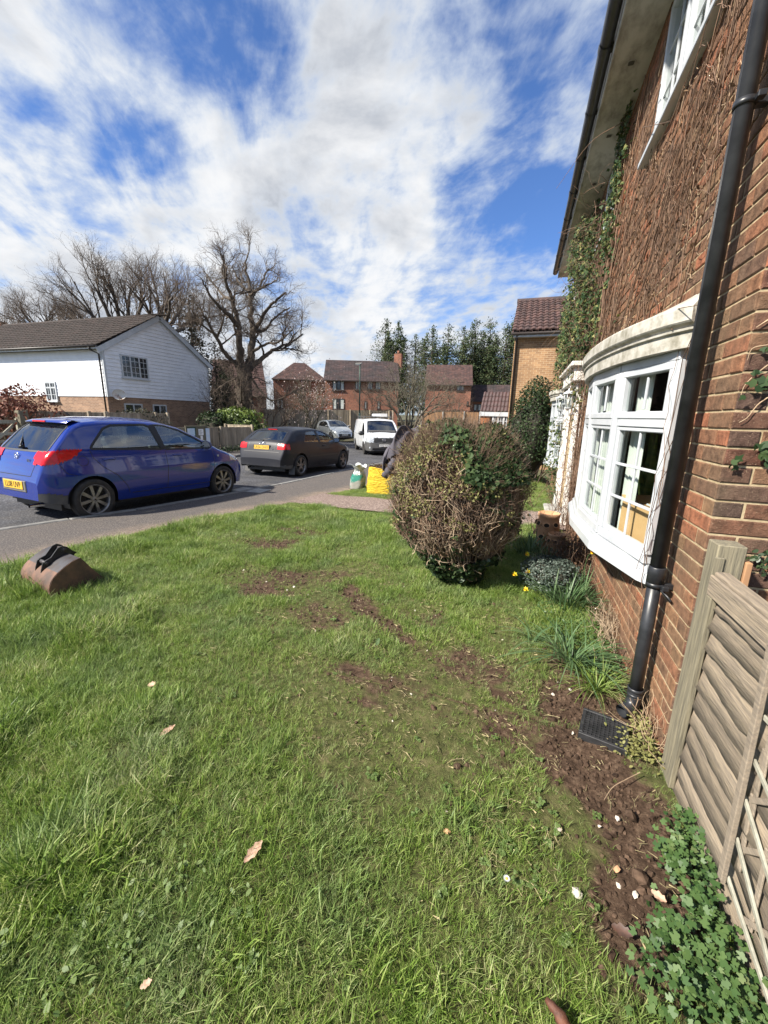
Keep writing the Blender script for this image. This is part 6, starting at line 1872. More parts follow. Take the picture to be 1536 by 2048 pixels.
M['dish'] = mat('rust_stained_dish', (.52, .50, .46), (.34, .17, .09), 2.5, .6, objspace=True, lo=.5, hi=.72)
mb = MB(); mb.grid([[(.10*(r_/.3)**2*1.0-.1, r_*math.cos(a), r_*math.sin(a)*.9) for a in np.linspace(0, 6.2832, 25)] for r_ in (0.001, .1, .2, .3)]); o = mb.build('dish', 'dish', sd_, world=False, fix=False); o.rotation_euler = (0, R(-15), R(-38))
mb = MB(); mb.tube([(-.38, 0, -.18), (-.1, 0, -.12), (-.05, 0, 0)], .018, 6); mb.tube([(-.05, 0, -.25), (.25, -.15, -.2)], .012, 6); mb.bmm((.22, -.18, -.24), (.30, -.12, -.16)); mb.build('arm', 'gutter_brown', sd_, world=False)

# second weatherboarded house, only its gable top shows
c = atd(0, 650, 52)
w2_ = thing('weatherboard_house', 'white gable top of a second house peeping out at the far left edge', 'house', (-40, 26, 0))
a0 = atX(56, 696, -38); ap = atX(28, 655, -38); 
yb = ap[1]; zt = ap[2]; 
mb = MB(); mb.prism([(yb-4.4, 0), (yb+4.4, 0), (yb+4.4, zt-2.5), (yb, zt-.1), (yb-4.4, zt-2.5)], -52, -38.06, 'x'); mb.build('wall', 'board', w2_)
z = 1.0
while z < zt-.2:
    hw_ = 4.4 if z < zt-2.5 else 4.4*(zt-.1-z)/2.4
    hw2 = 4.4 if z+.19 < zt-2.5 else max(.01, 4.4*(zt-.1-z-.19)/2.4)
    mb = MB(); mb.add([(-38.0, yb-hw_, z), (-38.0, yb+hw_, z), (-38.04, yb+hw2, z+.19), (-38.04, yb-hw2, z+.19)], [(0, 1, 2, 3)]); mb.build('weatherboard', 'board', w2_, fix=False); z += .19
for sg in (-1, 1):
    mb = MB(); mb.bar((-37.9, yb+sg*4.7, zt-2.62), (-37.9, yb, zt), .05, .26); mb.build('bargeboard', 'pvc', w2_)
    mb = MB(); mb.add([(-37.85, yb+sg*4.75, zt-2.5), (-37.85, yb, zt+.14), (-52, yb, zt+.14), (-52, yb+sg*4.75, zt-2.5)], [(0, 1, 2, 3)]); mb.build('roof', 'tile_brown', w2_, fix=False)
cp_ = atX(3, 640, -41); mb = MB(); mb.bmm((-41.3, cp_[1]-.25, zt-.6), (-40.8, cp_[1]+.25, zt+.75)); mb.build('chimney', 'brick_red_far', w2_)

# ---------------- tan brick house on the right, next door
NY = 18.0
nh = thing('brick_house', 'tan brick house with pantiled roof next door, behind the dark evergreen shrub', 'house', (-.6, NY, 0))
mb = MB(); mb.bmm((-.60, NY, -.5), (8, NY+7, 4.85)); mb.build('wall', 'brick_house_far', nh)
mb = MB(); mb.bmm((-.66, NY-.28, 4.72), (8.2, NY-.24, 4.86)); mb.bmm((-.66, NY-.24, 4.72), (8.2, NY-.002, 4.74)); mb.build('fascia', 'pvc', nh)
mb = MB(); mb.tube([(-.75, NY-.34, 4.85), (8.2, NY-.34, 4.85)], .06, 8); mb.build('gutter', 'gutter_brown', nh)
mb = MB(); mb.tube([(-.52, NY-.34, 4.82), (-.52, NY-.08, 4.60), (-.52, NY-.08, .0)], .042, 8); mb.build('downpipe', 'gutter_brown', nh)
top = atY(1030, 604, NY+3.3); ruv = Vector((0, 3.75, top[2]-4.88)); vl = ruv.length
mb = MB(); mb.add([(-.72, NY-.4, 4.87), (8.2, NY-.4, 4.87), (8.2, NY+3.35, top[2]), (-.72, NY+3.35, top[2])], [(0, 1, 2, 3)]); mb.add([(-.72, NY+7.1, 4.87), (8.2, NY+7.1, 4.87), (8.2, NY+3.35, top[2]), (-.72, NY+3.35, top[2])], [(0, 1, 2, 3)])
mb.prism([(NY+.02, 4.80), (NY+6.9, 4.80), (NY+3.35, top[2]-.06)], -.599, -.5, 'x'); mb.build('roof', 'tile_red', nh, fix=False)
tile_slope('roof_tiles', (-.72, NY-.42, 4.92), (1, 0, 0), ruv, 18, 12, .23, vl/12, 'tile_red', nh, .04, .045)
mb = MB(); mb.tube([(-.75, NY+3.35, top[2]+.03), (8.2, NY+3.35, top[2]+.03)], .11, 8); mb.build('ridge', 'tile_dark', nh)
# lean-to porch at its side with a tiled roof, white beam and window
gp = thing('tiled_porch', 'low porch with purple brown pantiles, white beam and white window beside the tan brick house', 'porch', (-1.3, 18.9, 0))
PY = 18.8; e1 = atY(960, 824, PY); e2 = atY(1023, 822, PY); t1 = atY(968, 785, PY+1.3)
zE = e1[2]+.02; xl, xr_ = e1[0], -.62
pv2 = Vector((0, 1.3, t1[2]-zE)); nv_ = 4; nu_ = 8; wu_ = (xr_-xl)/nu_
base_ = bpy.data.objects.new('roof', None); COL.objects.link(base_); base_.parent = gp
tm = {}
for j in range(nv_):
    for i in range(nu_):
        a = Vector((xl+i*wu_, PY-.05, zE))+pv2*(j/nv_)
        u_ = Vector((1, 0, 0)); v_ = pv2.normalized(); n_ = u_.cross(v_)
        if 'm' not in tm:
            k_ = 6; bb, bo, to = [], [], []
            for q in range(k_+1):
                f_ = q/k_; hh = .035*math.sin(min(1, f_/.75)*math.pi) if f_ < .75 else -.012*math.sin((f_-.75)/.25*math.pi)
                bb.append(u_*wu_*f_*.99+n_*(hh)); bo.append(u_*wu_*f_*.99+n_*(hh+.03)); to.append(u_*wu_*f_*.99+v_*(pv2.length/nv_)*1.05+n_*(hh+.002))
            mb = MB(); mb.grid([bb, bo, to]); tm['m'] = mb.mesh('tile'); tm['m'].materials.append(M['tile_purple'])
        o = bpy.data.objects.new('tile', tm['m']); COL.objects.link(o); o.parent = base_; o.matrix_basis = Matrix.Translation(a-Vector(gp.location))
mb = MB(); mb.bmm((xl-.02, PY-.04, zE-.19), (xr_+.01, PY+.02, zE-.01)); mb.build('beam', 'pvc', gp)
mb = MB(); mb.bmm((xl+.03, PY+.03, -.4), (xl+.42, PY+.25, zE-.19)); mb.bmm((xl+.03, PY+.26, -.4), (xr_, PY+1.3, zE-.05)); mb.build('wall', far_brick('orange_brick', (.36, .13, .05), (.26, .09, .04), (.30, .22, .15)), gp)
mb = MB(); mb.prism([(PY, zE-.02), (PY+1.3, zE-.02), (PY+1.3, t1[2]-.02)], xl+.02, xl+.06, 'x'); mb.build('gable', 'pvc', gp)
c = atY(1000, 845, PY); simple_window(gp, (c[0]+.02, PY+.05, c[2]-.1), .74, .95, 'y-', 3, rows=3)

# ---------------- red brick terrace beyond the road
def red_house(name, lab, xl, xr, dist, ye, yr, yb, m_roof, wins, depth=7, hip=0.0, chim=None, patch=None):
    """xl..xr picture columns at distance dist; ye eaves row, yr ridge row, yb base row"""
    A, B = atd(xl, ye, dist), atd(xr, ye, dist)
    base = atd((xl+xr)/2, yb, dist)[2]
    u = Vector((B[0]-A[0], B[1]-A[1], 0)); L = u.length; u.normalize(); n = Vector((u.y, -u.x, 0))
    if n.y > 0: n = -n
    ze = (A[2]+B[2])/2
    ridge_d = dist+depth/2; zr = atd((xl+xr)/2, yr, ridge_d)[2]
    t = thing(name, lab, 'house', (A[0], A[1], base), 0)
    a = Vector((A[0], A[1], 0)); b = Vector((B[0], B[1], 0)); bk = -n*depth
    P = [a, b, b+bk, a+bk]
    mb = MB(); vs = [(p.x, p.y, base-1.5) for p in P]+[(p.x, p.y, ze) for p in P]
    mb.add(vs, [(0, 1, 5, 4), (1, 2, 6, 5), (2, 3, 7, 6), (3, 0, 4, 7)])
    r0 = a+bk*.5+u*hip; r1 = b+bk*.5-u*hip
    mb.add([(a.x, a.y, ze), ((a+bk).x, (a+bk).y, ze), (r0.x, r0.y, zr-.15)], [(0, 1, 2)]); mb.add([(b.x, b.y, ze), ((b+bk).x, (b+bk).y, ze), (r1.x, r1.y, zr-.15)], [(0, 1, 2)])
    mb.build('wall', 'brick_red_far', t, fix=False)
    o_ = n*.35; a2, b2 = a-u*.15+o_, b+u*.15+o_; c2, d2 = b+u*.15+bk-o_, a-u*.15+bk-o_
    mb = MB(); z_ = ze-.12
    rr0 = a+bk*.5+u*(hip-.15); rr1 = b+bk*.5-u*(hip-.15)
    mb.add([(a2.x, a2.y, z_), (b2.x, b2.y, z_), (rr1.x, rr1.y, zr), (rr0.x, rr0.y, zr)], [(0, 1, 2, 3)])
    mb.add([(d2.x, d2.y, z_), (c2.x, c2.y, z_), (rr1.x, rr1.y, zr), (rr0.x, rr0.y, zr)], [(0, 1, 2, 3)])
    if hip > .3:
        mb.add([(a2.x, a2.y, z_), (d2.x, d2.y, z_), (rr0.x, rr0.y, zr)], [(0, 1, 2)]); mb.add([(b2.x, b2.y, z_), (c2.x, c2.y, z_), (rr1.x, rr1.y, zr)], [(0, 1, 2)])
    mb.build('roof', m_roof, t, fix=False)
    # rows of tiles as stepped courses
    sv = Vector((rr0.x-a2.x, rr0.y-a2.y, zr-z_)) if hip < .3 else Vector(((a+bk*.5).x-(a+o_).x, (a+bk*.5).y-(a+o_).y, zr-z_))
    nv_ = 16; st_ = MB()
    for j in range(nv_):
        f = j/nv_; f2 = (j+1)/nv_
        pa = Vector((a2.x, a2.y, z_)).lerp(Vector((rr0.x, rr0.y, zr)), f); pb = Vector((b2.x, b2.y, z_)).lerp(Vector((rr1.x, rr1.y, zr)), f)
        pc = Vector((b2.x, b2.y, z_)).lerp(Vector((rr1.x, rr1.y, zr)), f2); pd = Vector((a2.x, a2.y, z_)).lerp(Vector((rr0.x, rr0.y, zr)), f2)
        up = Vector((0, 0, .05)); k_ = max(1, int((pb-pa).length/.33))
        for q in range(k_):
            w0, w1 = q/k_, (q+.96)/k_; hh = up*(1+random.uniform(-.3, .3))
            st_.add([pa.lerp(pb, w0), pa.lerp(pb, w1), pa.lerp(pb, w0)+hh, pa.lerp(pb, w1)+hh, pd.lerp(pc, w0)+up*.2, pd.lerp(pc, w1)+up*.2], [(0, 1, 3, 2), (2, 3, 5, 4)])
    o = st_.build('roof_tiles', m_roof, t, fix=False); o['kind'] = 'stuff'
    mb = MB(); mb.bar((a2.x, a2.y, z_-.02), (b2.x, b2.y, z_-.02), .08, .12); mb.build('gutter', 'dark_frame', t)
    ang = math.atan2(u.y, u.x)
    for (wx, wy, ww, hh_, li) in wins:
        c = atd(wx, wy, dist); p = Vector((c[0], c[1], 0)); s_ = (p-a).dot(u); q = a+u*s_
        w_ = bpy.data.objects.new('window', None); COL.objects.link(w_); w_.parent = t; w_.location = Vector((q.x, q.y, c[2]))-Vector(t.location); w_.rotation_euler = (0, 0, ang)
        f_ = MB(); T_ = .08
        f_.bmm((-ww/2, -.05, -hh_/2), (ww/2, .03, -hh_/2+T_)); f_.bmm((-ww/2, -.05, hh_/2-T_), (ww/2, .03, hh_/2))
        for k in range(li+1):
            x = min(max(-ww/2+ww*k/li, -ww/2+T_/2), ww/2-T_/2); f_.bmm((x-T_/2, -.05, -hh_/2+T_), (x+T_/2, .03, hh_/2-T_))
        f_.bmm((-ww/2-.08, -.12, -hh_/2-.09), (ww/2+.08, -.002, -hh_/2-.003)); f_.build('window_frame', 'dark_frame', w_, world=False)
        p_ = MB(); p_.add([(-ww/2, -.01, -hh_/2), (ww/2, -.01, -hh_/2), (ww/2, -.01, hh_/2), (-ww/2, -.01, hh_/2)], [(0, 1, 2, 3)]); p_.build('pane', 'dark_glass', w_, world=False, fix=False)
        cu = MB()
        for sg in (-1, 1): cu.grid([[(sg*(ww/2-T_)-sg*ww*.24*i/5, -.014-.004*(i % 2), z) for i in range(6)] for z in (-hh_/2+T_, hh_/2-T_)])
        cu.build('curtain', 'curtain', w_, world=False, fix=False)
    if chim:
        c = atd(*chim, dist+depth*.5); mb = MB(); mb.bmm((c[0]-.45, c[1]-.3, c[2]-1.6), (c[0]+.45, c[1]+.3, c[2])); mb.tube([(c[0], c[1], c[2]), (c[0], c[1], c[2]+.35)], .14, 8); mb.build('chimney', 'brick_red_far', t)
    return t, a, u, n, ze
t, a, u, n, ze = red_house('brick_house', 'wide red brick house with dark roof behind the white van, chimney at right end', 650, 797, 48, 760, 722, 840, 'tile_dark', [(677, 771, 1.35, 1.05, 3), (677, 808, 1.35, 1.2, 2), (716, 771, .65, .95, 1), (740, 771, .6, .9, 1), (756, 771, .6, .9, 1), (731, 810, .3, .9, 1), (757, 810, .3, .9, 1)], chim=(797, 708))
red_house('brick_house', 'red brick house with hipped roof behind the blossoming magnolia', 546, 652, 52, 758, 726, 840, 'tile_red', [(560, 808, .8, 1.1, 1)], hip=2.6)
red_house('brick_house', 'red brick house with plain tiled roof to the right of the spreading bare tree', 852, 943, 50, 768, 730, 835, 'tile_red', [(921, 773, .85, .95, 1), (935, 806, .2, .4, 1)], depth=7)
red_house('brick_house', 'low brown roofed wing at the right of the far houses, beside the purple tiled porch', 942, 1040, 52, 801, 770, 840, 'tile_dark', [(955, 815, .9, .8, 1)], depth=6)
red_house('brick_house', 'steep roofed red house half hidden behind the big oak trunk', 425, 532, 50, 790, 722, 850, 'tile_red', [(470, 812, .9, .9, 2)], hip=0.2, depth=8)
# ---------------- street lamp
lp = atd(719, 845, 31); lt = atd(719, 728, 31)
sl_ = thing('street_lamp', 'slim green street lamp column standing behind the white van', 'street lamp', (lp[0], lp[1], lp[2]-.6))
mb = MB(); mb.tube([(0, 0, 0), (0, 0, 1.3)], .075, 10); mb.tube([(0, 0, 1.3), (0, 0, lt[2]-lp[2]+.6)], .045, 10); mb.build('pole', 'lamp_green', sl_, world=False)
H_ = lt[2]-lp[2]+.6
mb = MB(); mb.cbox((-.08, 0, H_+.02), (.52, .18, .11), .04); mb.build('lamp_head', 'concrete', sl_, world=False)
mb = MB(); mb.cbox((-.14, 0, H_-.06), (.34, .14, .06), .02); mb.build('lamp_lens', 'clear_lens', sl_, world=False)

# ================================================================== FENCES
def board_fence(name, lab, pts, h, bw, m, post_every=1.83, post_m=None, th=.02, gap=.006, zf=None, group=None, capped=False, hs=None):
    """pts: ground polyline; boards one by one"""
    t = thing(name, lab, 'fence', (pts[0][0], pts[0][1], 0), group=group)
    cache = {}
    dist_acc = 0; nextpost = 0
    for (p, q) in zip(pts[:-1], pts[1:]):
        p = Vector((p[0], p[1], 0)); q = Vector((q[0], q[1], 0)); L = (q-p).length; d = (q-p)/L; ang = math.atan2(d.y, d.x)
        nrm = Vector((d.y, -d.x, 0))
        if (Vector((0, 0, 0))-p).dot(nrm) < 0: nrm = -nrm
        n = int(L/bw)
        for i in range(n):
            c = p+d*(bw*(i+.5)); z = float(zf(c.x, c.y)) if zf else 0
            key = random.randrange(4)
            if key not in cache:
                mb = MB(); mb.bmm((-bw/2+gap/2, -th/2, 0), (bw/2-gap/2, th/2, h+random.uniform(-.012, .012))); cache[key] = mb.mesh('board'); cache[key].materials.append(M[m])
            o = bpy.data.objects.new('board', cache[key]); COL.objects.link(o); o.parent = t
            o.location = (c.x-t.location.x+nrm.x*.004*(i % 2), c.y-t.location.y+nrm.y*.004*(i % 2), z); o.rotation_euler = (0, 0, ang)
        k = int(L/post_every)+1
        for i in range(k+1):
            c = p+d*min(L, i*post_every)+nrm*.05; z = float(zf(c.x, c.y)) if zf else 0
            mb = MB(); mb.bmm((c.x-.05, c.y-.05, z-.1), (c.x+.05, c.y+.05, z+h+.06), .008); mb.build('post', post_m or m, t)
        za, zb = (float(zf(p.x, p.y)), float(zf(q.x, q.y))) if zf else (0, 0)
        for zz in (.25, h-.2):
            mb = MB(); mb.bar(p-nrm*.03+Vector((0, 0, za+zz)), q-nrm*.03+Vector((0, 0, zb+zz)), .04, .08); mb.build('rail', m, t)
        if capped:
            mb = MB(); mb.bar(p+Vector((0, 0, za+h+.012)), q+Vector((0, 0, zb+h+.012)), .05, .03); mb.build('capping', m, t)
    return t
zl = lambda X, Y: road_z(X, Y)+.07
fA = atd(340, 850, 19.0); fB = atd(505, 850, 24.0)
ztopA = fA[2]
P1 = atz(338, 849, .95); P2 = atz(380, 851, .95); P3 = atz(440, 851, .92); P4 = atz(505, 848, .90)
# depths chosen from the pavement they stand on
def ondist(x, dist): 
    p = atd(x, 850, dist); return (p[0], p[1])
board_fence('board_fence', 'low grey brown close board fence behind the parked cars, ending beside the clipped laurel', [ondist(336, 19.6), ondist(440, 21.0), ondist(503, 21.6)], 1.12, .11, 'wood_fence', 1.8, zf=lambda X, Y: -.20+0*X, capped=True)
board_fence('board_fence', 'taller weathered fence running in front of the white house behind the blue car roof', [ondist(60, 19.2), ondist(215, 18.6), ondist(336, 19.6)], 1.62, .12, 'wood_fence', 1.8, zf=lambda X, Y: -.12+0*X, capped=True)
board_fence('board_fence', 'short grey fence return behind the low fence by the laurel', [ondist(452, 23.2), ondist(505, 22.0)], 1.15, .12, 'wood_fence', 1.8, zf=lambda X, Y: -.16+0*X, capped=True)
board_fence('board_fence', 'long greenish brown fence across the end of the road behind the silver car', [ondist(530, 36), ondist(660, 37.5), ondist(785, 39)], 1.85, .15, 'wood_fence', 1.85, 'wood_fence', zf=lambda X, Y: .10+(Y-30)*.022)
board_fence('board_fence', 'newer orange brown fence with pale concrete posts to the right of the multi stemmed tree', [ondist(842, 36), ondist(958, 37)], 1.68, .16, 'wood_orange', 1.85, 'concrete', zf=lambda X, Y: .40+0*X)
# five bar gate and post at the left edge
gt_ = thing('field_gate', 'wooden five bar gate at the left edge behind the blue car', 'gate', (0, 0, 0))
G0 = Vector((*ondist(-60, 17.5), 0)); G1 = Vector((*ondist(37, 18.2), 0)); zb = -.12
gt_.location = G1
for z in (.22, .45, .68, .92, 1.30): mb = MB(); mb.bar(G0+Vector((0, 0, zb+z)), G1+Vector((0, 0, zb+z)), .03, .09 if z < 1.2 else .11); mb.build('bar', 'wood_pale', gt_)
mb = MB(); mb.bar(G0+Vector((0, -.03, zb+.2)), G1+Vector((0, -.03, zb+1.3)), .03, .08); mb.build('brace', 'wood_pale', gt_)
mb = MB(); mb.bar(G1+Vector((-.02, -.0, zb+.1)), G1+Vector((-.02, 0, zb+1.4)), .09, .09, (1, 0, 0)); mb.build('stile', 'wood_pale', gt_)
gp_ = thing('gate_post', 'thick mossy timber gate post at the left behind the blue car', 'post', (0, 0, 0)); c = ondist(47, 18.2); gp_.location = (c[0], c[1], -.2)
mb = MB(); mb.cbox((0, 0, .86), (.26, .26, 1.75), .02); mb.build('post', 'wood_post', gp_, world=False)
# notice board
nb_ = thing('notice_board', 'green parish notice board with white papers pinned in it, in front of the low fence', 'notice board', (0, 0, 0))
p0, p1 = Vector((*ondist(371, 19.3), 0)), Vector((*ondist(411, 19.6), 0)); d = (p1-p0).normalized(); nb_.location = p0; nb_.rotation_euler = (0, 0, math.atan2(d.y, d.x)); Ln = (p1-p0).length
M['green_board'] = mat('dark_green_board', (.015, .07, .045), (.02, .05, .035), 5, .6); M['poster'] = mat('poster_paper', (.62, .66, .70), (.35, .52, .66), 1.5, .7, objspace=True); M['khaki'] = mat('khaki_panel', (.13, .12, .08), None, rough=.7)
M['paper'] = mat('white_paper', (.74, .74, .72), None, rough=.8)
def nbx(a0, a1, b0, b1, m, nm, y=.0, th=.03): mb = MB(); mb.bmm((a0, y-th, b0), (a1, y, b1), .003); return mb.build(nm, m, nb_, world=False)
nbx(0, Ln*.47, .28, .98, 'green_board', 'left_panel'); nbx(Ln*.5, Ln, .18, .99, 'khaki', 'right_panel')
nbx(-.04, Ln+.04, .99, 1.04, 'khaki', 'cap', .01, .07)
for a in (-.03, Ln*.47, Ln): nbx(a, a+.06, -.15, .99, 'khaki', 'frame_post', .01, .05)
nbx(Ln*.05, Ln*.42, .62, .93, 'poster', 'poster', -.031, .004); nbx(Ln*.60, Ln*.85, .64, .90, 'paper', 'notice', -.031, .004); nbx(Ln*.68, Ln*.80, .44, .62, 'paper', 'notice', -.031, .004); nbx(Ln*.56, Ln*.92, .14, .42, 'poster', 'poster', -.031, .004)
mb = MB()
for i in range(5): mb.bmm((Ln*.63, -.037, .68+i*.04), (Ln*.63+Ln*.18*(.6+.4*((i*7) % 3)/2), -.0355, .69+i*.04))
mb.build('printed_lines', 'ink', nb_, world=False)
nbx(Ln*.96, Ln*1.16, .30, .93, 'poster', 'side_notice', -.05, .004)
# ================================================================== TREES AND SHRUBS
M['bark'] = mat('oak_bark', (.105, .082, .060), (.050, .040, .031), 6, .95, bump=.6, bscale=30, stretch=(1, 1, .3))
M['twig'] = mat('bare_twig', (.115, .085, .062), (.065, .048, .036), 3, .9)
M['twig_grey'] = mat('grey_green_twig', (.15, .135, .095), (.085, .075, .055), 3, .9)
M['conifer'] = leaf_mat('dark_conifer_foliage', [(0, (.012, .026, .014)), (.4, (.040, .064, .026)), (.75, (.080, .105, .038)), (1, (.15, .14, .06))], .9, .15, .7)
M['conifer_brown'] = leaf_mat('brownish_conifer_foliage', [(0, (.012, .014, .008)), (.5, (.032, .034, .018)), (1, (.075, .058, .032))], .9, .15, .7)
M['laurel'] = leaf_mat('laurel_leaf', [(0, (.03, .065, .012)), (.5, (.09, .14, .025)), (1, (.22, .26, .07))], 2, .25, .4)
M['shrub_dark'] = leaf_mat('dark_evergreen_leaf', [(0, (.008, .018, .007)), (.5, (.022, .042, .014)), (.85, (.045, .070, .022)), (1, (.08, .10, .035))], 3, .2, .55, .3)
M['ivy'] = leaf_mat('ivy_leaf', [(0, (.012, .028, .010)), (.4, (.030, .060, .020)), (.7, (.060, .095, .032)), (.9, (.09, .12, .045)), (1, (.13, .14, .065))], 5, .2, .6, .25)
M['ivy_dark'] = leaf_mat('old_ivy_leaf', [(0, (.016, .034, .015)), (.5, (.038, .066, .026)), (1, (.09, .115, .05))], 5, .15, .4, .5)
M['copper_leaf'] = leaf_mat('coppery_dead_leaf', [(0, (.06, .018, .012)), (.5, (.14, .045, .028)), (1, (.26, .11, .06))], 2, .2, .7)
M['blossom'] = leaf_mat('pale_pink_blossom', [(0, (.45, .32, .30)), (.6, (.68, .55, .52)), (1, (.8, .72, .70))], 2, .3, .7)

def sm_path(pts, n):
    pts = np.asarray(pts, float)
    if len(pts) < 3: return np.array([pts[0]+(pts[-1]-pts[0])*t for t in np.linspace(0, 1, n)])
    d = np.concatenate([[0], np.cumsum(np.linalg.norm(np.diff(pts, axis=0), axis=1))]); t = np.linspace(0, d[-1], n)
    P_ = np.vstack([2*pts[0]-pts[1], pts, 2*pts[-1]-pts[-2]]); out_ = []
    for v in t:
        i = min(max(int(np.searchsorted(d, v, 'right'))-1, 0), len(pts)-2); u = (v-d[i])/(d[i+1]-d[i]+1e-9)
        p0, p1, p2, p3 = P_[i], P_[i+1], P_[i+2], P_[i+3]
        out_.append(.5*((2*p1)+(-p0+p2)*u+(2*p0-5*p1+4*p2-p3)*u*u+(-p0+3*p1-3*p2+p3)*u**3))
    return np.array(out_)
def grow(path, rad, lvl, out, rs, P):
    """path (n,3), rad (n,) already placed; spawn children along it"""
    out[lvl if lvl < len(out) else -1].append((path, rad))
    if lvl >= P['levels']: return
    L = float(np.linalg.norm(path[-1]-path[0])); n = len(path)
    nc = P['nc'][lvl]
    for i in range(nc):
        f = P['start'][lvl]+(1-P['start'][lvl])*((i+rs.rand())/nc)
        k = min(int(f*(n-1)), n-2); u = f*(n-1)-k
        p = path[k]*(1-u)+path[k+1]*u; r0 = rad[k]*(1-u)+rad[k+1]*u
        t = path[k+1]-path[k]; t /= np.linalg.norm(t)+1e-9
        a = rs.randn(3); a -= t*a.dot(t); a /= np.linalg.norm(a)+1e-9
        an = P['ang'][lvl]*(.6+.8*rs.rand())
        d = t*math.cos(an)+a*math.sin(an); d[2] += P['up'][lvl]; d /= np.linalg.norm(d)
        cl = P['len'][lvl]*(.55+.75*rs.rand())*(1.15-.5*f)
        m = P['seg'][lvl]; pts = [p]; q = p.copy(); dd = d.copy()
        for s_ in range(m):
            dd = dd+rs.randn(3)*P['wig'][lvl]; dd[2] += P['grav'][lvl]; dd /= np.linalg.norm(dd); q = q+dd*cl/m; pts.append(q.copy())
        rr = min(r0*.75, P['rad'][lvl]*(.7+.6*rs.rand())); re = rr*P['taper'][lvl]
        grow(np.array(pts), np.linspace(rr, re, m+1), lvl+1, out, rs, P)
def make_tree(name, label, cat, limbs, P, seed, mt='bark', mtw='twig', group=None, base=None, name_tr='trunk'):
    rs = np.random.RandomState(seed); out = [[] for _ in range(P['levels']+1)]
    for (pts, r0, r1, lv) in limbs:
        n = max(6, len(pts)*4); pa = sm_path(pts, n); L = np.linalg.norm(pa[-1]-pa[0])
        pa[1:-1] += rs.randn(n-2, 3)*L*.008
        grow(pa, r0+(r1-r0)*np.linspace(0, 1, n)**.8, lv, out, rs, P)
    b = base if base is not None else limbs[0][0][0]
    t = thing(name, label, cat, tuple(map(float, b)), group=group)
    tubes(name_tr, out[0]+out[1], mt, t, 7)
    if any(out[2:]): tubes('branches', sum(out[2:], []), mtw, t, 3)
    return t
OAK = dict(levels=5, nc=[6, 5, 4, 4, 4], start=[.25, .2, .2, .15, .1], ang=[.75, .75, .7, .7, .7], up=[.25, .2, .15, .1, .05], len=[2.0, 1.35, .95, .62, .38], seg=[6, 5, 4, 3, 3], wig=[.26, .30, .32, .35, .35], grav=[.04, .03, .02, .0, .0], rad=[.07, .035, .016, .009, .005], taper=[.45, .45, .5, .5, .5])
# the big oak behind the laurel
D = 27.0
def tp(L, d=D, dz=None): return [atd(x, y, d+(o if o else 0)) for x, y, o in L]
limbs = [
    (tp([(492, 872, 0), (490, 830, 0), (488, 790, 0), (487, 748, 0), (486, 730, 0)]), .62, .42, 0),
    (tp([(482, 742, 0), (480, 700, -.3), (476, 655, -.6), (470, 620, -.6), (462, 590, -1.0), (452, 560, -1.4), (448, 535, -1.6)]), .26, .06, 0),
    (tp([(492, 742, 0), (502, 700, .4), (506, 665, .7), (500, 625, 1.0), (500, 590, 1.2), (494, 555, 1.5), (490, 525, 1.6)]), .28, .06, 0),
    (tp([(503, 668, .6), (518, 645, .4), (534, 620, 0), (552, 600, -.6), (572, 585, -1.0)]), .15, .05, 1),
    (tp([(505, 660, .6), (528, 660, 1.6), (556, 630, 2.4), (580, 615, 3.0)]), .12, .04, 1),
    (tp([(496, 735, 0), (520, 720, .6), (545, 702, 1.2), (566, 692, 1.4), (590, 680, 1.8), (606, 668, 2)]), .19, .04, 0),
    (tp([(503, 705, .3), (530, 690, -.5), (560, 682, -1.2), (584, 660, -1.5)]), .10, .035, 1),
    (tp([(478, 735, 0), (455, 712, -.5), (436, 680, -1.1), (420, 650, -1.6), (405, 630, -2)]), .17, .05, 0),
    (tp([(474, 650, -.6), (455, 628, -1.5), (436, 612, -2.2), (418, 588, -2.6), (405, 560, -3)]), .15, .04, 1),
    (tp([(462, 600, -1), (445, 590, .2), (425, 565, 1.2), (410, 545, 2)]), .10, .035, 1),
    (tp([(500, 600, 1.2), (520, 570, 2), (532, 545, 2.6), (545, 535, 3)]), .11, .035, 1),
    (tp([(499, 585, 1.2), (475, 560, 2.2), (465, 530, 3)]), .09, .03, 1),
    (tp([(500, 590, 1.0), (525, 575, -.6), (555, 560, -1.6)]), .08, .03, 1),
    (tp([(497, 750, 0), (540, 800, -.6), (575, 790, -1.2), (605, 775, -1.5)]), .08, .02, 1),
    (tp([(482, 750, 0), (455, 765, -.8), (432, 780, -1.4)]), .07, .02, 1)]
make_tree('oak_tree', 'big bare oak with forked trunk and wide domed crown standing right of the white house', 'tree', limbs, OAK, 5)
# spreading bare trees behind the white house
OAK2 = dict(OAK); OAK2['nc'] = [6, 4, 3, 3, 3]; OAK2['len'] = [2.3, 1.6, 1.1, .75, .45]; OAK2['ang'] = [.55, .55, .6, .6, .6]; OAK2['up'] = [.35, .3, .2, .15, .1]; OAK2['wig'] = [.12, .15, .2, .25, .3]
OAK2['rad'] = [.06, .032, .016, .009, .006]; OAK2['levels'] = 5
D2 = 36.0
def fan(cx, cy, tips, d, r0=.24, r1=.05, spread=3.0, seed=1, basez=None):
    rs = np.random.RandomState(seed); L = []
    for (x, y) in tips:
        o = rs.randn()*spread; b_ = atd(cx+rs.randn()*2, cy, d); e = atd(x, y, d+o); m_ = (b_*.55+e*.45); m_[2] = b_[2]*.5+e[2]*.5-abs(x-cx)*.004
        L.append(([b_, m_, e], r0, r1, 0))
    return L
tr = [([atd(255, 870, D2), atd(255, 760, D2), atd(250, 672, D2)], .5, .34, 5)]
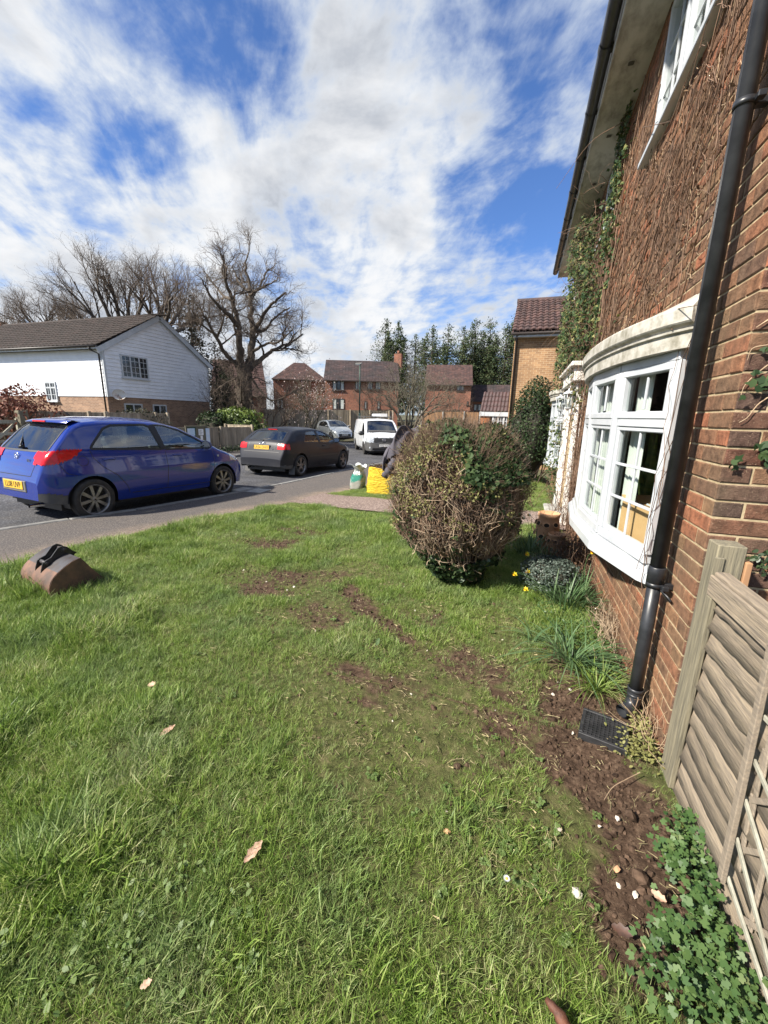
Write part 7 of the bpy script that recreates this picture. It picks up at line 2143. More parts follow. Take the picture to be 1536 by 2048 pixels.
make_tree('bare_tree', 'wide bare tree fanning out above the roof ridge of the weatherboarded house', 'tree', tr+fan(252, 690, [(120, 620), (150, 592), (190, 575), (222, 568), (262, 575), (290, 592), (150, 640)], D2, seed=3), OAK2, 8)
tr = [([atd(330, 870, 33), atd(328, 760, 33), atd(322, 660, 33)], .38, .26, 5)]
make_tree('bare_tree', 'upright bare tree between the wide tree and the dark evergreen, above the white gable', 'tree', tr+fan(322, 680, [(290, 605), (315, 590), (345, 595), (372, 600), (395, 630)], 33, seed=6), OAK2, 9)
tr = [([atd(110, 860, 44), atd(112, 760, 44), atd(110, 680, 44)], .4, .28, 5)]
make_tree('bare_tree', 'lower bluish bare tree at far left above the brown roof', 'tree', tr+fan(110, 690, [(30, 650), (55, 640), (90, 642), (130, 645), (160, 645), (15, 670)], 44, seed=7), OAK2, 10)

def conifer(name, label, x, ytop, ybase, d, wpx, m='conifer', seed=1, group=None, dense=1.0, cut=0.12, cat='tree', fl=1.0):
    rs = np.random.RandomState(seed); b = atd(x, ybase, d); tpt = atd(x, ytop, d); H = tpt[2]-b[2]; Rw = wpx/FPX*d/2
    t = thing(name, label, cat, tuple(b), group=group)
    tubes('trunk', [(np.array([b, b+[0, 0, H*.5], b+[0, 0, H*.97]]), np.array([H*.018, H*.012, .02]))], 'bark', t, 6)
    C = []; tw = []
    nb = int(240*dense)
    lead = [(0, 0, 1.0, 1.0)]+[(rs.uniform(-.75, .75)*Rw, rs.uniform(-.5, .5)*Rw, rs.uniform(.68, .96), rs.uniform(.45, .75)) for _ in range(3)]
    b0 = b
    for i in range(nb):
        lx, ly, lh, lr = lead[rs.randint(len(lead))]; b = b0+np.array([lx, ly, 0])
        f = cut+(1-cut)*((i+rs.rand())/nb)**.9; z = H*f*lh
        R0 = Rw*(1-f)**.55*(.6+.65*rs.rand()) if f > .25 else Rw*(.75+.3*rs.rand())
        R0 = max(R0*lr, .12); a = rs.rand()*6.283
        n = int(7+R0*9)
        u = rs.rand(n)**.6; sag = rs.randn()*.1
        px = np.stack([math.cos(a)*R0*u, math.sin(a)*R0*u, z+R0*u*(.18+sag)+0*u], -1)+rs.randn(n, 3)*[.10+R0*.10, .10+R0*.10, .16+R0*.06]
        C.append(px+b); tw.append((np.array([b+[0, 0, z], b+[math.cos(a)*R0*.5, math.sin(a)*R0*.5, z+R0*.06], b+[math.cos(a)*R0*.95, math.sin(a)*R0*.95, z+R0*(.18+sag)]]), np.array([.03, .02, .008])))
    C = np.concatenate(C); s_ = (.20+H*.010)*fl
    leaves('foliage', C, s_, m, t, 'oval', nrm=None)
    tubes('limbs', tw, 'twig', t, 3)
    return t
# tall row behind the far houses
rsx = np.random.RandomState(77)
for i, (x, yt, w, kind) in enumerate([(768, 640, 62, 0), (792, 645, 50, 0), (826, 668, 60, 0), (858, 655, 58, 0), (888, 650, 60, 0), (918, 655, 62, 0), (940, 640, 60, 0), (968, 637, 64, 0), (1000, 650, 60, 0), (1022, 622, 66, 0), (1050, 630, 70, 0)]):
    lab = ['tallest paired pale green pine at the left end of the conifer row', 'second pine of the conifer row, right beside the leftmost one', 'thin conifer just right of the two pines behind the chimney', 'conifer above the gap between the two red houses', 'conifer directly above the plain tiled red house, left half', 'conifer above the middle of the plain tiled red house', 'pointed conifer at the right end of the plain tiled roof', 'broad conifer above the low brown roofed wing', 'conifer between the broad one and the tan brick house', 'tall dark conifer touching the tan brick house roof', 'rightmost conifer, mostly hidden behind the tan brick house'][i]
    conifer('conifer', lab, x, yt, 835, 58+rsx.rand()*5, w*1.6, 'conifer', 200+i, 'conifers behind the far houses', 2.0, .05, fl=.60)
# dark evergreen behind the oak and the gable
conifer('evergreen_tree', 'dark brownish evergreen between the white gable and the oak', 398, 590, 850, 37, 120, 'conifer_brown', 31, dense=1.6, cut=.02, fl=.6)
conifer('evergreen_tree', 'low dark evergreen filling in right behind the white house corner', 440, 690, 860, 34, 90, 'conifer_brown', 32, dense=1.2, cut=.02, fl=.55)
conifer('evergreen_tree', 'dark yew like tree between the oak trunk and the white house', 452, 745, 870, 31.5, 80, 'shrub_dark', 33, dense=.9, cut=.0, fl=.5)

def leaf_ball(name, label, cat, c, rx, ry, rz, n, size, m, seed, shape='oval', core=None, twigs=0, mtw='twig', noise=.18, zmin=0.0, group=None, shell=.35):
    rs = np.random.RandomState(seed); t = thing(name, label, cat, (float(c[0]), float(c[1]), float(c[2])), group=group)
    d = rs.randn(n, 3); d /= np.linalg.norm(d, axis=1)[:, None]; d[:, 2] = np.where(d[:, 2] < -.55, -d[:, 2], d[:, 2])
    r_ = 1-shell*rs.rand(n)**1.5
    bump_ = 1+noise*(np.sin(d[:, 0]*5+seed)+np.sin(d[:, 1]*6+seed*2)+np.sin(d[:, 2]*7+seed))/2
    P_ = d*r_[:, None]*bump_[:, None]*[rx, ry, rz]+[c[0], c[1], c[2]+rz]
    P_ = P_[P_[:, 2] > c[2]+zmin]
    nr = (P_-np.array([c[0], c[1], c[2]+rz]))/np.array([rx, ry, rz]); nr /= np.linalg.norm(nr, axis=1)[:, None]
    leaves('foliage', P_, size, m, t, shape, nrm=nr, jit=1.1)
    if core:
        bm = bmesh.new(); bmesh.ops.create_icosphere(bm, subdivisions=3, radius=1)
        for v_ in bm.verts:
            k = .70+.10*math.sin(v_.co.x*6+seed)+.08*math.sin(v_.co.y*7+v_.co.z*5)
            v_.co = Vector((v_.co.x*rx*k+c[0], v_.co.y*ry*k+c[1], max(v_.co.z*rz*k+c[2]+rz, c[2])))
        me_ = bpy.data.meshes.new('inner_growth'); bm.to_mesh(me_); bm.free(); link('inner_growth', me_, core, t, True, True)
    if twigs:
        tw = []
        for i in range(twigs):
            a = rs.randn(3); a /= np.linalg.norm(a); a[2] = abs(a[2])*.9
            e = np.array([c[0], c[1], c[2]+rz*.6])+a*[rx, ry, rz*1.3]*(.9+.3*rs.rand()); s_ = np.array([c[0], c[1], c[2]])+rs.randn(3)*[rx*.15, ry*.15, .02]
            m_ = s_*.4+e*.6+rs.randn(3)*[rx*.1, ry*.1, rz*.08]; tw.append((np.array([s_, m_, e]), np.array([.02, .012, .004])))
        tubes('stems', tw, mtw, t, 3)
    return t
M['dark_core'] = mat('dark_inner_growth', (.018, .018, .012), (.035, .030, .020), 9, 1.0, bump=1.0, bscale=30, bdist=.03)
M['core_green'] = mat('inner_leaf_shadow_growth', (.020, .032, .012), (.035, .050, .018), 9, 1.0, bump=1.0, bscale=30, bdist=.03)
c = atd(482, 872, 25); leaf_ball('laurel_bush', 'rounded bright green laurel bush at the end of the low fence', 'bush', (c[0], c[1], -.2), 1.45, 1.2, 1.06, 2600, .13, 'laurel', 3, core='core_green')
c = atd(427, 872, 24.5); leaf_ball('dark_bush', 'dark leafy bush at the back corner of the white house, left of the laurel', 'bush', (c[0], c[1], -.2), .9, .8, .95, 1100, .12, 'shrub_dark', 4, core='dark_core')
c = atd(285, 860, 19.9); leaf_ball('shrub', 'brownish green shrub in front of the brick base of the white house', 'bush', (c[0], c[1], -.1), 1.15, .8, .95, 1500, .08, 'conifer_brown', 5, core='dark_core', twigs=120)
c = atd(28, 850, 19.6); leaf_ball('copper_hedge', 'coppery red leaved shrub behind the gate at the far left', 'bush', (c[0], c[1], -.1), 1.9, 1.2, 1.22, 3400, .11, 'copper_leaf', 6, core=None, twigs=220, shell=.8)
# dark hedge and scrub behind the road end
c = atd(1080, 960, 9)

# evergreen shrub against the next bay window
sx = atz(1075, 950, .0)
t = leaf_ball('evergreen_shrub', 'tall dark glossy evergreen shrub between the tan brick house and the far bow window', 'shrub', (.30, 11.1, -.05), .72, .75, 1.28, 7000, .055, 'shrub_dark', 8, core='dark_core', noise=.10, shell=.35, twigs=30)

# multi stemmed bare tree behind the van, magnolia, hedgerow scrub
SM = dict(levels=4, nc=[6, 4, 4, 3], start=[.3, .2, .15, .1], ang=[.6, .6, .6, .6], up=[.12, .1, .05, .05], len=[1.7, 1.05, .62, .36], seg=[5, 4, 3, 3], wig=[.16, .22, .28, .3], grav=[.02, .0, -.01, -.01], rad=[.032, .016, .009, .006], taper=[.4, .5, .5, .6])
def clump(name, label, cat, x, yb, tips, d, r0, P, seed, m='bark', mtw='twig_grey', group=None, sp=.25, dz=1.2):
    rs = np.random.RandomState(seed); L = []
    b_ = atd(x, yb, d)
    for (tx, ty) in tips:
        s_ = b_+np.array([rs.randn()*sp, rs.randn()*sp, 0]); e = atd(tx, ty, d+rs.randn()*dz); m_ = s_*.5+e*.5+rs.randn(3)*.12; m_[2] += .1
        L.append(([s_, m_, e], r0*(.7+.5*rs.rand()), r0*.25, 0))
    return make_tree(name, label, cat, L, P, seed, m, mtw, group, base=b_, name_tr='stems')
clump('bare_tree', 'multi stemmed grey bare tree spreading behind the white van', 'tree', 822, 862, [(770, 790), (790, 765), (812, 750), (835, 752), (858, 765), (880, 785), (845, 775), (800, 780), (895, 800)], 27.5, .085, SM, 41, m='twig_grey')
clump('magnolia', 'small magnolia in pale pink blossom in front of the hipped red house', 'tree', 622, 862, [(598, 795), (608, 778), (622, 768), (636, 775), (650, 790), (590, 810), (655, 806)], 31.5, .06, SM, 42, m='twig_grey')
rs = np.random.RandomState(5); c = atd(624, 800, 31.5); Pm = c+rs.randn(900, 3)*[1.05, .8, .95]; mg = leaves('blossom', Pm, .085, 'blossom', [o for o in bpy.data.objects if o.name.startswith('magnolia')][0], 'oval')
# scrub in front of the oak and the far fence
for i, (x, yb, tips, d, lab, seed) in enumerate([
    (545, 868, [(520, 790), (545, 775), (570, 790), (590, 800), (530, 810), (600, 820)], 29.5, 'brown leafless scrub between the oak trunk and the magnolia', 51),
    (455, 868, [(430, 770), (450, 760), (470, 765), (420, 800), (490, 790)], 27.6, 'tangled bare scrub in front of the dark yew, left of the oak trunk', 52),
    (575, 850, [(555, 780), (575, 765), (600, 780), (620, 790)], 36, 'reddish bare shrub rising behind the long fence', 53),
    (745, 845, [(725, 780), (745, 770), (765, 775), (780, 790), (712, 800)], 36.5, 'thin bare shrub behind the long fence in front of the wide red house', 54),
    (900, 845, [(870, 790), (895, 785), (920, 795), (930, 810), (850, 800)], 38, 'bare brown shrub behind the orange fence', 55)]):
    clump('bare_shrub', lab, 'shrub', x, yb, tips, d, .035, SM, seed, m='twig', mtw='twig', group='leafless shrubs by the far fences')
c = atd(905, 842, 40); leaf_ball('hedge_bush', 'dark low hedge bush behind the orange fence, below the plain tiled house', 'bush', (c[0], c[1], .7), 2.4, 1, .85, 900, .16, 'conifer_brown', 12, core='dark_core')
c = atd(1010, 800, 30); leaf_ball('yellow_green_shrub', 'yellowish green shrub top between the low wing and the tan brick house', 'shrub', (atd(1012, 800, 33)[0], atd(1012, 800, 33)[1], 1.6), .9, .9, .75, 700, .12, 'laurel', 13, core='core_green')
# ivy and weeds along the foot of the fences
fw1, fw2 = ondist(400, 20.2), ondist(503, 21.2); rs = np.random.RandomState(3)
u = rs.rand(700)[:, None]; Pw = np.array([[*fw1, 0]])*(1-u)+np.array([[*fw2, 0]])*u+rs.randn(700, 3)*[.15, .15, 0]+np.array([[0.1, -.25, -.15]]); Pw[:, 2] += np.abs(rs.randn(700))*.13
wd = leaves('weeds', Pw, .07, 'shrub_dark', None, 'oval', up=.5); setp(wd, 'low green weeds growing along the foot of the low board fence', 'weeds', kind='stuff')
f1, f2 = atd(560, 874, 34.5), atd(790, 868, 36.5); u = rs.rand(2600)[:, None]; Pw = f1*(1-u)+f2*u; Pw[:, 2] = .0; Pw += rs.randn(2600, 3)*[.5, .5, 0]; Pw[:, 2] += -.1+np.abs(rs.randn(2600))*.16
wd = leaves('undergrowth', Pw, .12, 'conifer_brown', None, 'oval', up=.5); setp(wd, 'dark leaf litter and ivy along the bank below the long fence', 'undergrowth', kind='stuff')
# ================================================================== THE BIG ROUND HEDGE BUSH IN THE LAWN
M['stick'] = mat('dead_brown_stick', (.225, .15, .10), (.115, .078, .055), 9, .85, var=.4)
M['stick_pale'] = mat('pale_dead_stick', (.40, .31, .21), (.23, .165, .11), 12, .85, var=.3)
M['olive_leaf'] = leaf_mat('dull_olive_leaf', [(0, (.08, .08, .025)), (.5, (.19, .19, .06)), (1, (.36, .33, .15))], 6, .25, .6)
M['brown_leaf'] = leaf_mat('dead_brown_leaf', [(0, (.06, .032, .018)), (.5, (.13, .075, .042)), (1, (.25, .16, .09))], 6, .2, .8)
bush = thing('round_bush', 'large dense rounded bush of bare brown twigs and ivy growing in the front lawn', 'bush', (-.56, 4.25, 0))
BC = np.array([-.575, 4.08, .86]); rs = np.random.RandomState(17)
def bush_r(d):
    # radius in direction d (unit) of the bush outline: a tall egg, drawn in at the foot
    x, y, z = d[..., 0], d[..., 1], d[..., 2]
    r = 1/np.sqrt((x/.675)**2+(y/.70)**2+(z/np.where(z > 0, .69, .95))**2)
    low = sstep(-.15, -.95, z); r = r*(1-.06*low*(1-np.abs(z))**.5)
    r = r*(1+.05*np.sin(x*6+1)*np.sin(z*5+y*4)+.035*np.sin(x*13+z*9)+.03*np.sin(y*11-z*7+2))
    return r
def squeeze(P):
    k = sstep(.60, .0, P[:, 2])*.32          # narrower stem zone
    P = P.copy(); P[:, 0] = BC[0]+.04+(P[:, 0]-BC[0]-.04)*(1-k)+.22*k; P[:, 1] = BC[1]+(P[:, 1]-BC[1])*(1-k)-.35*k; P[:, 2] = np.maximum(P[:, 2], .01); return P
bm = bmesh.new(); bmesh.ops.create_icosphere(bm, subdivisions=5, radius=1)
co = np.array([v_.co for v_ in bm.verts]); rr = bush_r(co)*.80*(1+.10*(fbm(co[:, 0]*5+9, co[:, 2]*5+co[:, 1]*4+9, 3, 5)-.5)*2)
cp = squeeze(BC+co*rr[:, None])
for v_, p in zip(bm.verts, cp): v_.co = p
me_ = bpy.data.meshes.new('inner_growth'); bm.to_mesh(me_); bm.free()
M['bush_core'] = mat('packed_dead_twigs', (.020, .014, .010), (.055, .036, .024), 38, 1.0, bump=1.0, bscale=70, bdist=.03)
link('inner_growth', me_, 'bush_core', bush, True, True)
tw, twp = [], []
n = 9500
d = rs.randn(n, 3); d /= np.linalg.norm(d, axis=1)[:, None]; d[:, 2] = np.where(d[:, 2] < -.75, -.5*d[:, 2], d[:, 2])
R_ = bush_r(d)
for i in range(n):
    f0 = .62+.20*rs.rand(); f1 = .93+.13*rs.rand() if rs.rand() < .93 else 1.12
    a = BC+d[i]*R_[i]*f0
    up = np.array([0, 0, .55+.3*rs.rand()]); tang = rs.randn(3); tang -= d[i]*tang.dot(d[i]); tang /= np.linalg.norm(tang)
    grow_d = d[i]*1.0+up*.5+tang*rs.rand()*1.1
    e = BC+d[i]*R_[i]*f1+(up*.12+tang*.16*rs.rand())
    m_ = (a+e)/2+rs.randn(3)*.018
    P_ = squeeze(np.array([a, m_*.5+a*.5+rs.randn(3)*.008, m_, m_*.5+e*.5+rs.randn(3)*.012, e]))
    r0 = .0019+.0025*rs.rand()**2; tw.append((P_, np.linspace(r0, r0*.35, 5)))
# upright stems that show on the face, from the foot to the crown
for i in range(700):
    a = rs.rand()*6.283; z1 = .6+.85*rs.rand()
    z0 = .12+.3*rs.rand(); pts = []
    for k in range(7):
        f = k/6; z = z0+(z1-z0)*f; aa = a+.25*f*rs.randn()*.4
        dz = (z-BC[2]); dd = np.array([math.cos(aa), math.sin(aa), dz/.62]); dd /= np.linalg.norm(dd)
        pts.append(BC+dd*bush_r(dd[None])[0]*(.90+.09*rs.rand()))
    P_ = squeeze(np.array(pts)); r0 = .003+.0035*rs.rand()
    (tw if rs.rand() < .75 else twp).append((P_, np.linspace(r0, r0*.5, 7)))
# pale criss-cross sticks
for i in range(900):
    dd = rs.randn(3); dd /= np.linalg.norm(dd); tang = rs.randn(3); tang -= dd*tang.dot(dd); tang /= np.linalg.norm(tang); tang[2] = abs(tang[2])*.8
    L_ = .12+.22*rs.rand(); c0 = BC+dd*bush_r(dd[None])[0]*(.94+.07*rs.rand())
    pts = [c0+tang*L_*(k/4-.5)+rs.randn(3)*.009-dd*.10*(k/4-.5)**2 for k in range(5)]
    P_ = squeeze(np.array(pts)); r0 = .002+.0025*rs.rand(); twp.append((P_, np.linspace(r0, r0*.4, 5)))
tubes('twigs', tw, 'stick', bush, 3)['kind'] = 'stuff'
tubes('pale_twigs', twp, 'stick_pale', bush, 3)['kind'] = 'stuff'
def on_bush(n, f0, f1, pred=None):
    dd = rs.randn(n*6, 3); dd /= np.linalg.norm(dd, axis=1)[:, None]
    P_ = BC+dd*(bush_r(dd)*(f0+(f1-f0)*rs.rand(len(dd))))[:, None]; P_ = squeeze(P_)
    if pred is not None: k = pred(P_, dd); P_, dd = P_[k], dd[k]
    return P_[:n], dd[:n]
# ivy: thick on the top right, around the foot, sparse elsewhere
P_, dd = on_bush(5200, .97, 1.06, lambda p, d_: (p[:, 2] > 1.05) & ((p[:, 0]-BC[0])*.9+(p[:, 2]-1.05)*1.2 > .34+.5*(fbm(p[:, 0]*5, p[:, 2]*5+p[:, 1]*3, 3, 2)-.5)))
leaves('ivy_leaves', P_, .042, 'ivy', bush, 'ivy', nrm=dd, jit=.8)['kind'] = 'stuff'
P_, dd = on_bush(4200, .93, 1.03, lambda p, d_: (p[:, 2] < .20+.32*fbm(p[:, 0]*4+3, p[:, 1]*4, 3, 8)))
leaves('ivy_leaves', P_, .045, 'ivy_dark', bush, 'ivy', nrm=dd, jit=.9)['kind'] = 'stuff'
P_, dd = on_bush(2300, .90, 1.0, lambda p, d_: fbm(p[:, 0]*4.5+7, p[:, 2]*4.5+p[:, 1]*2, 3, 14) > .50)
leaves('ivy_leaves', P_, .038, 'ivy', bush, 'ivy', nrm=dd, jit=1.1)['kind'] = 'stuff'
P_, dd = on_bush(7000, .92, 1.06, lambda p, d_: (fbm(p[:, 0]*6+17, p[:, 2]*6+p[:, 1]*2, 3, 24) > .42+.25*sstep(1.0, .4, p[:, 2])))
leaves('small_leaves', P_, .022, 'olive_leaf', bush, 'oval', nrm=dd, jit=1.4)['kind'] = 'stuff'
P_, dd = on_bush(5600, .86, 1.04)
leaves('dead_leaves', P_, .020, 'brown_leaf', bush, 'oval', nrm=dd, jit=1.6)['kind'] = 'stuff'

# ---------------- coat thrown over the left shoulder of the bush
M['coat'] = mat('dark_purple_grey_coat', (.050, .045, .058), (.085, .078, .095), 14, .75, bump=.3, bscale=200)
coat = thing('coat', 'dark purplish grey coat draped over the left top of the round bush', 'coat', (-1.05, 4.3, 1.3))
cp0 = [atY(773, 938, 4.15), atY(782, 915, 4.1), atY(800, 898, 4.05), atY(822, 890, 4.1), atY(845, 872, 4.2), atY(856, 860, 4.3)]
nu, nv = 44, 15; G_ = []
ctr = sm_path(np.array(cp0), nu)
for i in range(nu):
    f = i/(nu-1); w = (.045+.085*math.sin(min(1, f*1.25)*math.pi)**.6+.03*math.sin(f*17))
    row = []
    for j in range(nv):
        v = -1+2*j/(nv-1); a = v*1.9
        off = np.array([-.25*math.sin(a)*w, -.62*math.sin(a)*w*1.6+.02, math.cos(a)*w*1.35])
        fold = .018*math.sin(f*31+v*4)+.012*math.sin(v*9+f*11)+.012*math.sin(f*57+v*2)
        row.append(tuple(ctr[i]+off*(1+fold*6)+np.array([fold*.6, -abs(fold)*.5, 0])))
    G_.append(row)
mb = MB(); mb.grid(G_); o = mb.build('coat_body', 'coat', coat, fix=False)
md = o.modifiers.new('thick', 'SOLIDIFY'); md.thickness = .006; md = o.modifiers.new('sm', 'SUBSURF'); md.levels = 1; md.render_levels = 1
slv = sm_path(np.array([atY(800, 905, 4.02), atY(790, 922, 4.0), atY(779, 940, 4.02), atY(770, 951, 4.05)]), 14)
mb = MB(); mb.tube(slv, [.055*(1+.18*math.sin(k*2.1))*(1-.35*k/13) for k in range(14)], 12); mb.build('sleeve', 'coat', coat)
mb = MB(); slv2 = sm_path(np.array([atY(806, 880, 4.2), atY(826, 868, 4.25), atY(848, 860, 4.3), atY(858, 858, 4.35)]), 14); mb.tube(slv2, [.06*(1+.2*math.sin(k*1.7)) for k in range(14)], 12); mb.build('sleeve', 'coat', coat)

# ================================================================== DEAD CREEPER AND IVY ON THE HOUSE WALL
M['vine'] = mat('dead_creeper_stem', (.21, .13, .085), (.10, .062, .042), 12, .9, var=.35)
M['vine_pale'] = mat('pale_creeper_root', (.45, .33, .21), (.28, .19, .12), 12, .9, var=.2)
creep = thing('creeper', 'dead leafless creeper stems and ivy spreading over the front wall above the bow windows', 'climbing plant', (WX-.01, 5.0, 0))
rs = np.random.RandomState(23)
def in_open(y, z, m=.0):
    for (a, b, c, d_) in OPEN:
        if a-m < y < b+m and c-m-.05 < z < d_+m+(.28 if c < 2 else 0): return True
    return False
def vdens(y, z):
    # where the creeper is thick: a diagonal mass from lower far to upper near
    n_ = float(fbm(y*1.7+3, z*1.7, 3, 44))
    g1 = math.exp(-((y-7.2)/2.1)**2)*(1 if z > 2.1 else .35)
    g2 = math.exp(-((y-4.6)/1.4)**2)*sstep(2.2, 2.7, z)*sstep(4.6, 3.8, z)*.8
    g3 = math.exp(-((y-3.15)/.42)**2)*sstep(2.25, 2.6, z)*.75
    g4 = math.exp(-((y-8.8)/1.8)**2)*.9*(1 if z > 2 else .2)
    return float(np.clip((g1+g2+g3+g4)*np.clip((n_-.42)*7, .02, 1), 0, 1))
vp, vpp, lfp = [], [], []
tries = 0
while len(vp) < 1700 and tries < 60000:
    tries += 1
    y = 2.5+8.5*rs.rand(); z = (.3+4.6*rs.rand())
    if y > 10.9 or in_open(y, z) or rs.rand() > vdens(y, z): continue
    th = vdens(y, z)
    L = .10+.38*rs.rand(); a = math.pi/2+rs.randn()*.65 if rs.rand() < .5 else rs.rand()*6.283
    m = 7; pts = []; yy, zz = y, z; x = WX-.012-.05*rs.rand()*th-(.05*rs.rand()*(1 if 5.8 < y < 9.5 else .2))
    for k in range(m):
        pts.append((x, yy, zz)); a += rs.randn()*.42; yy += math.cos(a)*L/m; zz += math.sin(a)*L/m; x += rs.randn()*.006; x = min(x, WX-.008)
        if 5.8 < y < 9.5: x -= .004*rs.rand()
    if in_open(pts[-1][1], pts[-1][2], -.04) or zz > EZ-.13: continue
    r0 = .0012+.0026*rs.rand()**2; vp.append((np.array(pts), np.linspace(r0, r0*.5, m)))
# long main stems
for (y0, z0, y1, z1, r0) in [(6.3, .0, 5.6, 4.2, .016), (6.45, .0, 7.2, 4.7, .018), (6.5, .0, 4.4, 4.2, .012), (6.2, .2, 3.3, 3.6, .010), (8.7, .0, 8.3, 4.7, .014), (6.55, .1, 6.0, 4.8, .012), (6.4, .1, 5.2, 3.6, .012), (3.9, 2.3, 2.6, 4.4, .006), (3.4, 2.3, 2.75, 3.8, .005), (3.0, 2.25, 2.42, 4.6, .006), (4.6, 2.3, 3.2, 3.5, .007), (5.2, 2.3, 3.9, 3.5, .008), (2.62, .3, 2.5, 2.2, .004), (4.9, 2.3, 4.7, 3.6, .009), (5.6, 2.3, 6.0, 4.8, .012), (3.7, 2.35, 3.5, 3.7, .007), (5.9, 2.3, 4.9, 4.7, .010), (7.4, 2.4, 5.2, 3.6, .011), (4.2, 2.3, 2.7, 3.3, .006), (2.5, .8, 2.45, 3.4, .004), (9.3, 2.3, 9.1, 4.7, .010), (8.66, .4, 8.6, 3.0, .012)]:
    for q in range(3):
        m = 26; pts = []
        for k in range(m):
            f = k/(m-1); pts.append((WX-.02-.02*math.sin(f*3)-.015*q, y0+(y1-y0)*f+.10*math.sin(f*9+q*2+y0)+rs.randn()*.02+q*.05, z0+(z1-z0)*f))
        (vp if q != 1 or r0 < .008 else vp).append((np.array(pts), np.linspace(r0*(1-.25*q), r0*.35, m)))
# wisps hanging off the gutter end and the mass by the front door
for i in range(420):
    y = 6.0+3.2*rs.rand(); z = 2.3+2.2*rs.rand(); x = WX-.08-.20*rs.rand(); pts = []; a = rs.randn(3)*[.5, 1, .6]; a /= np.linalg.norm(a); p = np.array([x, y, z])
    for k in range(7): pts.append(p.copy()); a = a+rs.randn(3)*.35+[0, 0, -.08]; a /= np.linalg.norm(a); p = p+a*(.05+.03*rs.rand()); p[0] = min(p[0], WX-.02)
    vp.append((np.array(pts), np.linspace(.003, .0012, 7)))
for i in range(260):     # the tangle over the near side of the door pilaster
    z = .15+2.2*rs.rand(); y = 5.75+1.1*rs.rand(); p = np.array([WX-.03-.20*rs.rand()*sstep(5.4, 6.3, y), y, z]); a = rs.randn(3)*[.5, .7, 1]; a /= np.linalg.norm(a); pts = []
    for k in range(7): pts.append(p.copy()); a = a+rs.randn(3)*.3; a /= np.linalg.norm(a); p = p+a*.055; p[0] = min(p[0], WX-.02)
    vp.append((np.array(pts), np.linspace(.0035, .0015, 7)))
for i in range(150):
    y = 2.45+3.6*rs.rand(); z = 2.35+2.2*rs.rand()
    if in_open(y, z): continue
    a = rs.rand()*6.28; pts = []; yy, zz = y, z
    for k in range(8): pts.append((WX-.02-.01*rs.rand(), yy, zz)); a += rs.randn()*.55; yy += math.cos(a)*.03; zz += math.sin(a)*.03
    vpp.append((np.array(pts), np.linspace(.003, .0015, 8)))
for (p, q, b_) in [((1245, 245), (1112, 378), 5.6), ((1150, 640), (1060, 720), 9.0), ((1165, 560), (1085, 640), 8.0)]:
    A_, B_ = atY(*p, b_), atY(*q, b_-.3); pa = sm_path([A_, (A_+B_)/2+[0, 0, .12], B_], 12); vp.append((pa, np.linspace(.004, .0015, 12)))
# twigs strung in front of the upstairs window and over the near canopy
for (pts) in ([(1340, 250), (1375, 155), (1400, 95), (1410, 92)], [(1285, 255), (1330, 245), (1345, 235), (1380, 150)], [(1180, 690), (1225, 640), (1270, 640)], [(1310, 640), (1305, 680), (1302, 700)], [(1345, 660), (1335, 640), (1350, 620), (1395, 610)]):
    P_ = np.array([atX(x, y, WX-.11) for x, y in pts]); vp.append((sm_path(P_, 14), np.linspace(.0035, .0018, 14)))
tubes('stems', vp, 'vine', creep, 3)['kind'] = 'stuff'
tubes('aerial_roots', vpp, 'vine_pale', creep, 3)['kind'] = 'stuff'
# ivy leaves
C_ = []; 
for i in range(60000):
    y = 2.4+8.4*rs.rand(); z = .1+4.8*rs.rand()
    if in_open(y, z, .02): continue
    n_ = float(vnoise(y*3+11, z*3, 71)*.6+vnoise(y*8, z*8+4, 72)*.4)
    g_ = 1.5*math.exp(-((y-7.9)/1.15)**2)*sstep(1.2, 2.3, z)*sstep(4.95, 4.2, z)+.45*math.exp(-((y-6.25)/.55)**2)*sstep(2.2, 2.7, z)*sstep(4.6, 3.6, z)+1.1*math.exp(-((y-8.6)/.5)**2-((z-1.2)/1.4)**2)+.5*math.exp(-((y-5.9)/.35)**2)*sstep(3.2, 3.6, z)
    if rs.rand() < g_*sstep(.38, .62, n_)*.9:
        C_.append((WX-.05-.30*rs.rand()**1.3*min(1, g_)*(1 if y > 6.2 else .3), y, z))
    if len(C_) > 6200: break
C_ = np.array(C_)
leaves('ivy_leaves', C_[::3], .045, 'olive_leaf', creep, 'ivy', nrm=np.tile([-1.0, -.3, .3], (len(C_[::3]), 1)), jit=1.0)['kind'] = 'stuff'
leaves('ivy_leaves', C_, .046, 'ivy', creep, 'ivy', nrm=np.tile([-1.0, -.3, .3], (len(C_), 1)), jit=1.0)['kind'] = 'stuff'
dl = []
for i in range(9000):
    y = 2.5+8*rs.rand(); z = 2.2+2.5*rs.rand()
    if in_open(y, z): continue
    n_ = float(vnoise(y*2.6+31, z*2.6, 91)*.6+vnoise(y*7, z*7+4, 92)*.4); w_ = math.exp(-((y-2.95-(4.2-z)*.15)/.28)**2)*sstep(2.4, 2.8, z)+.6*math.exp(-((y-4.3)/1.0)**2)*sstep(4.4, 3.4, z)+.5*math.exp(-((y-6.8)/1.4)**2)
    if rs.rand() < w_*sstep(.45, .62, n_): dl.append((WX-.015-.03*rs.rand(), y, z))
leaves('dead_leaves', np.array(dl), .030, 'brown_leaf', creep, 'oval', nrm=np.tile([-1.0, 0, 0], (len(dl), 1)), jit=1.3)['kind'] = 'stuff'
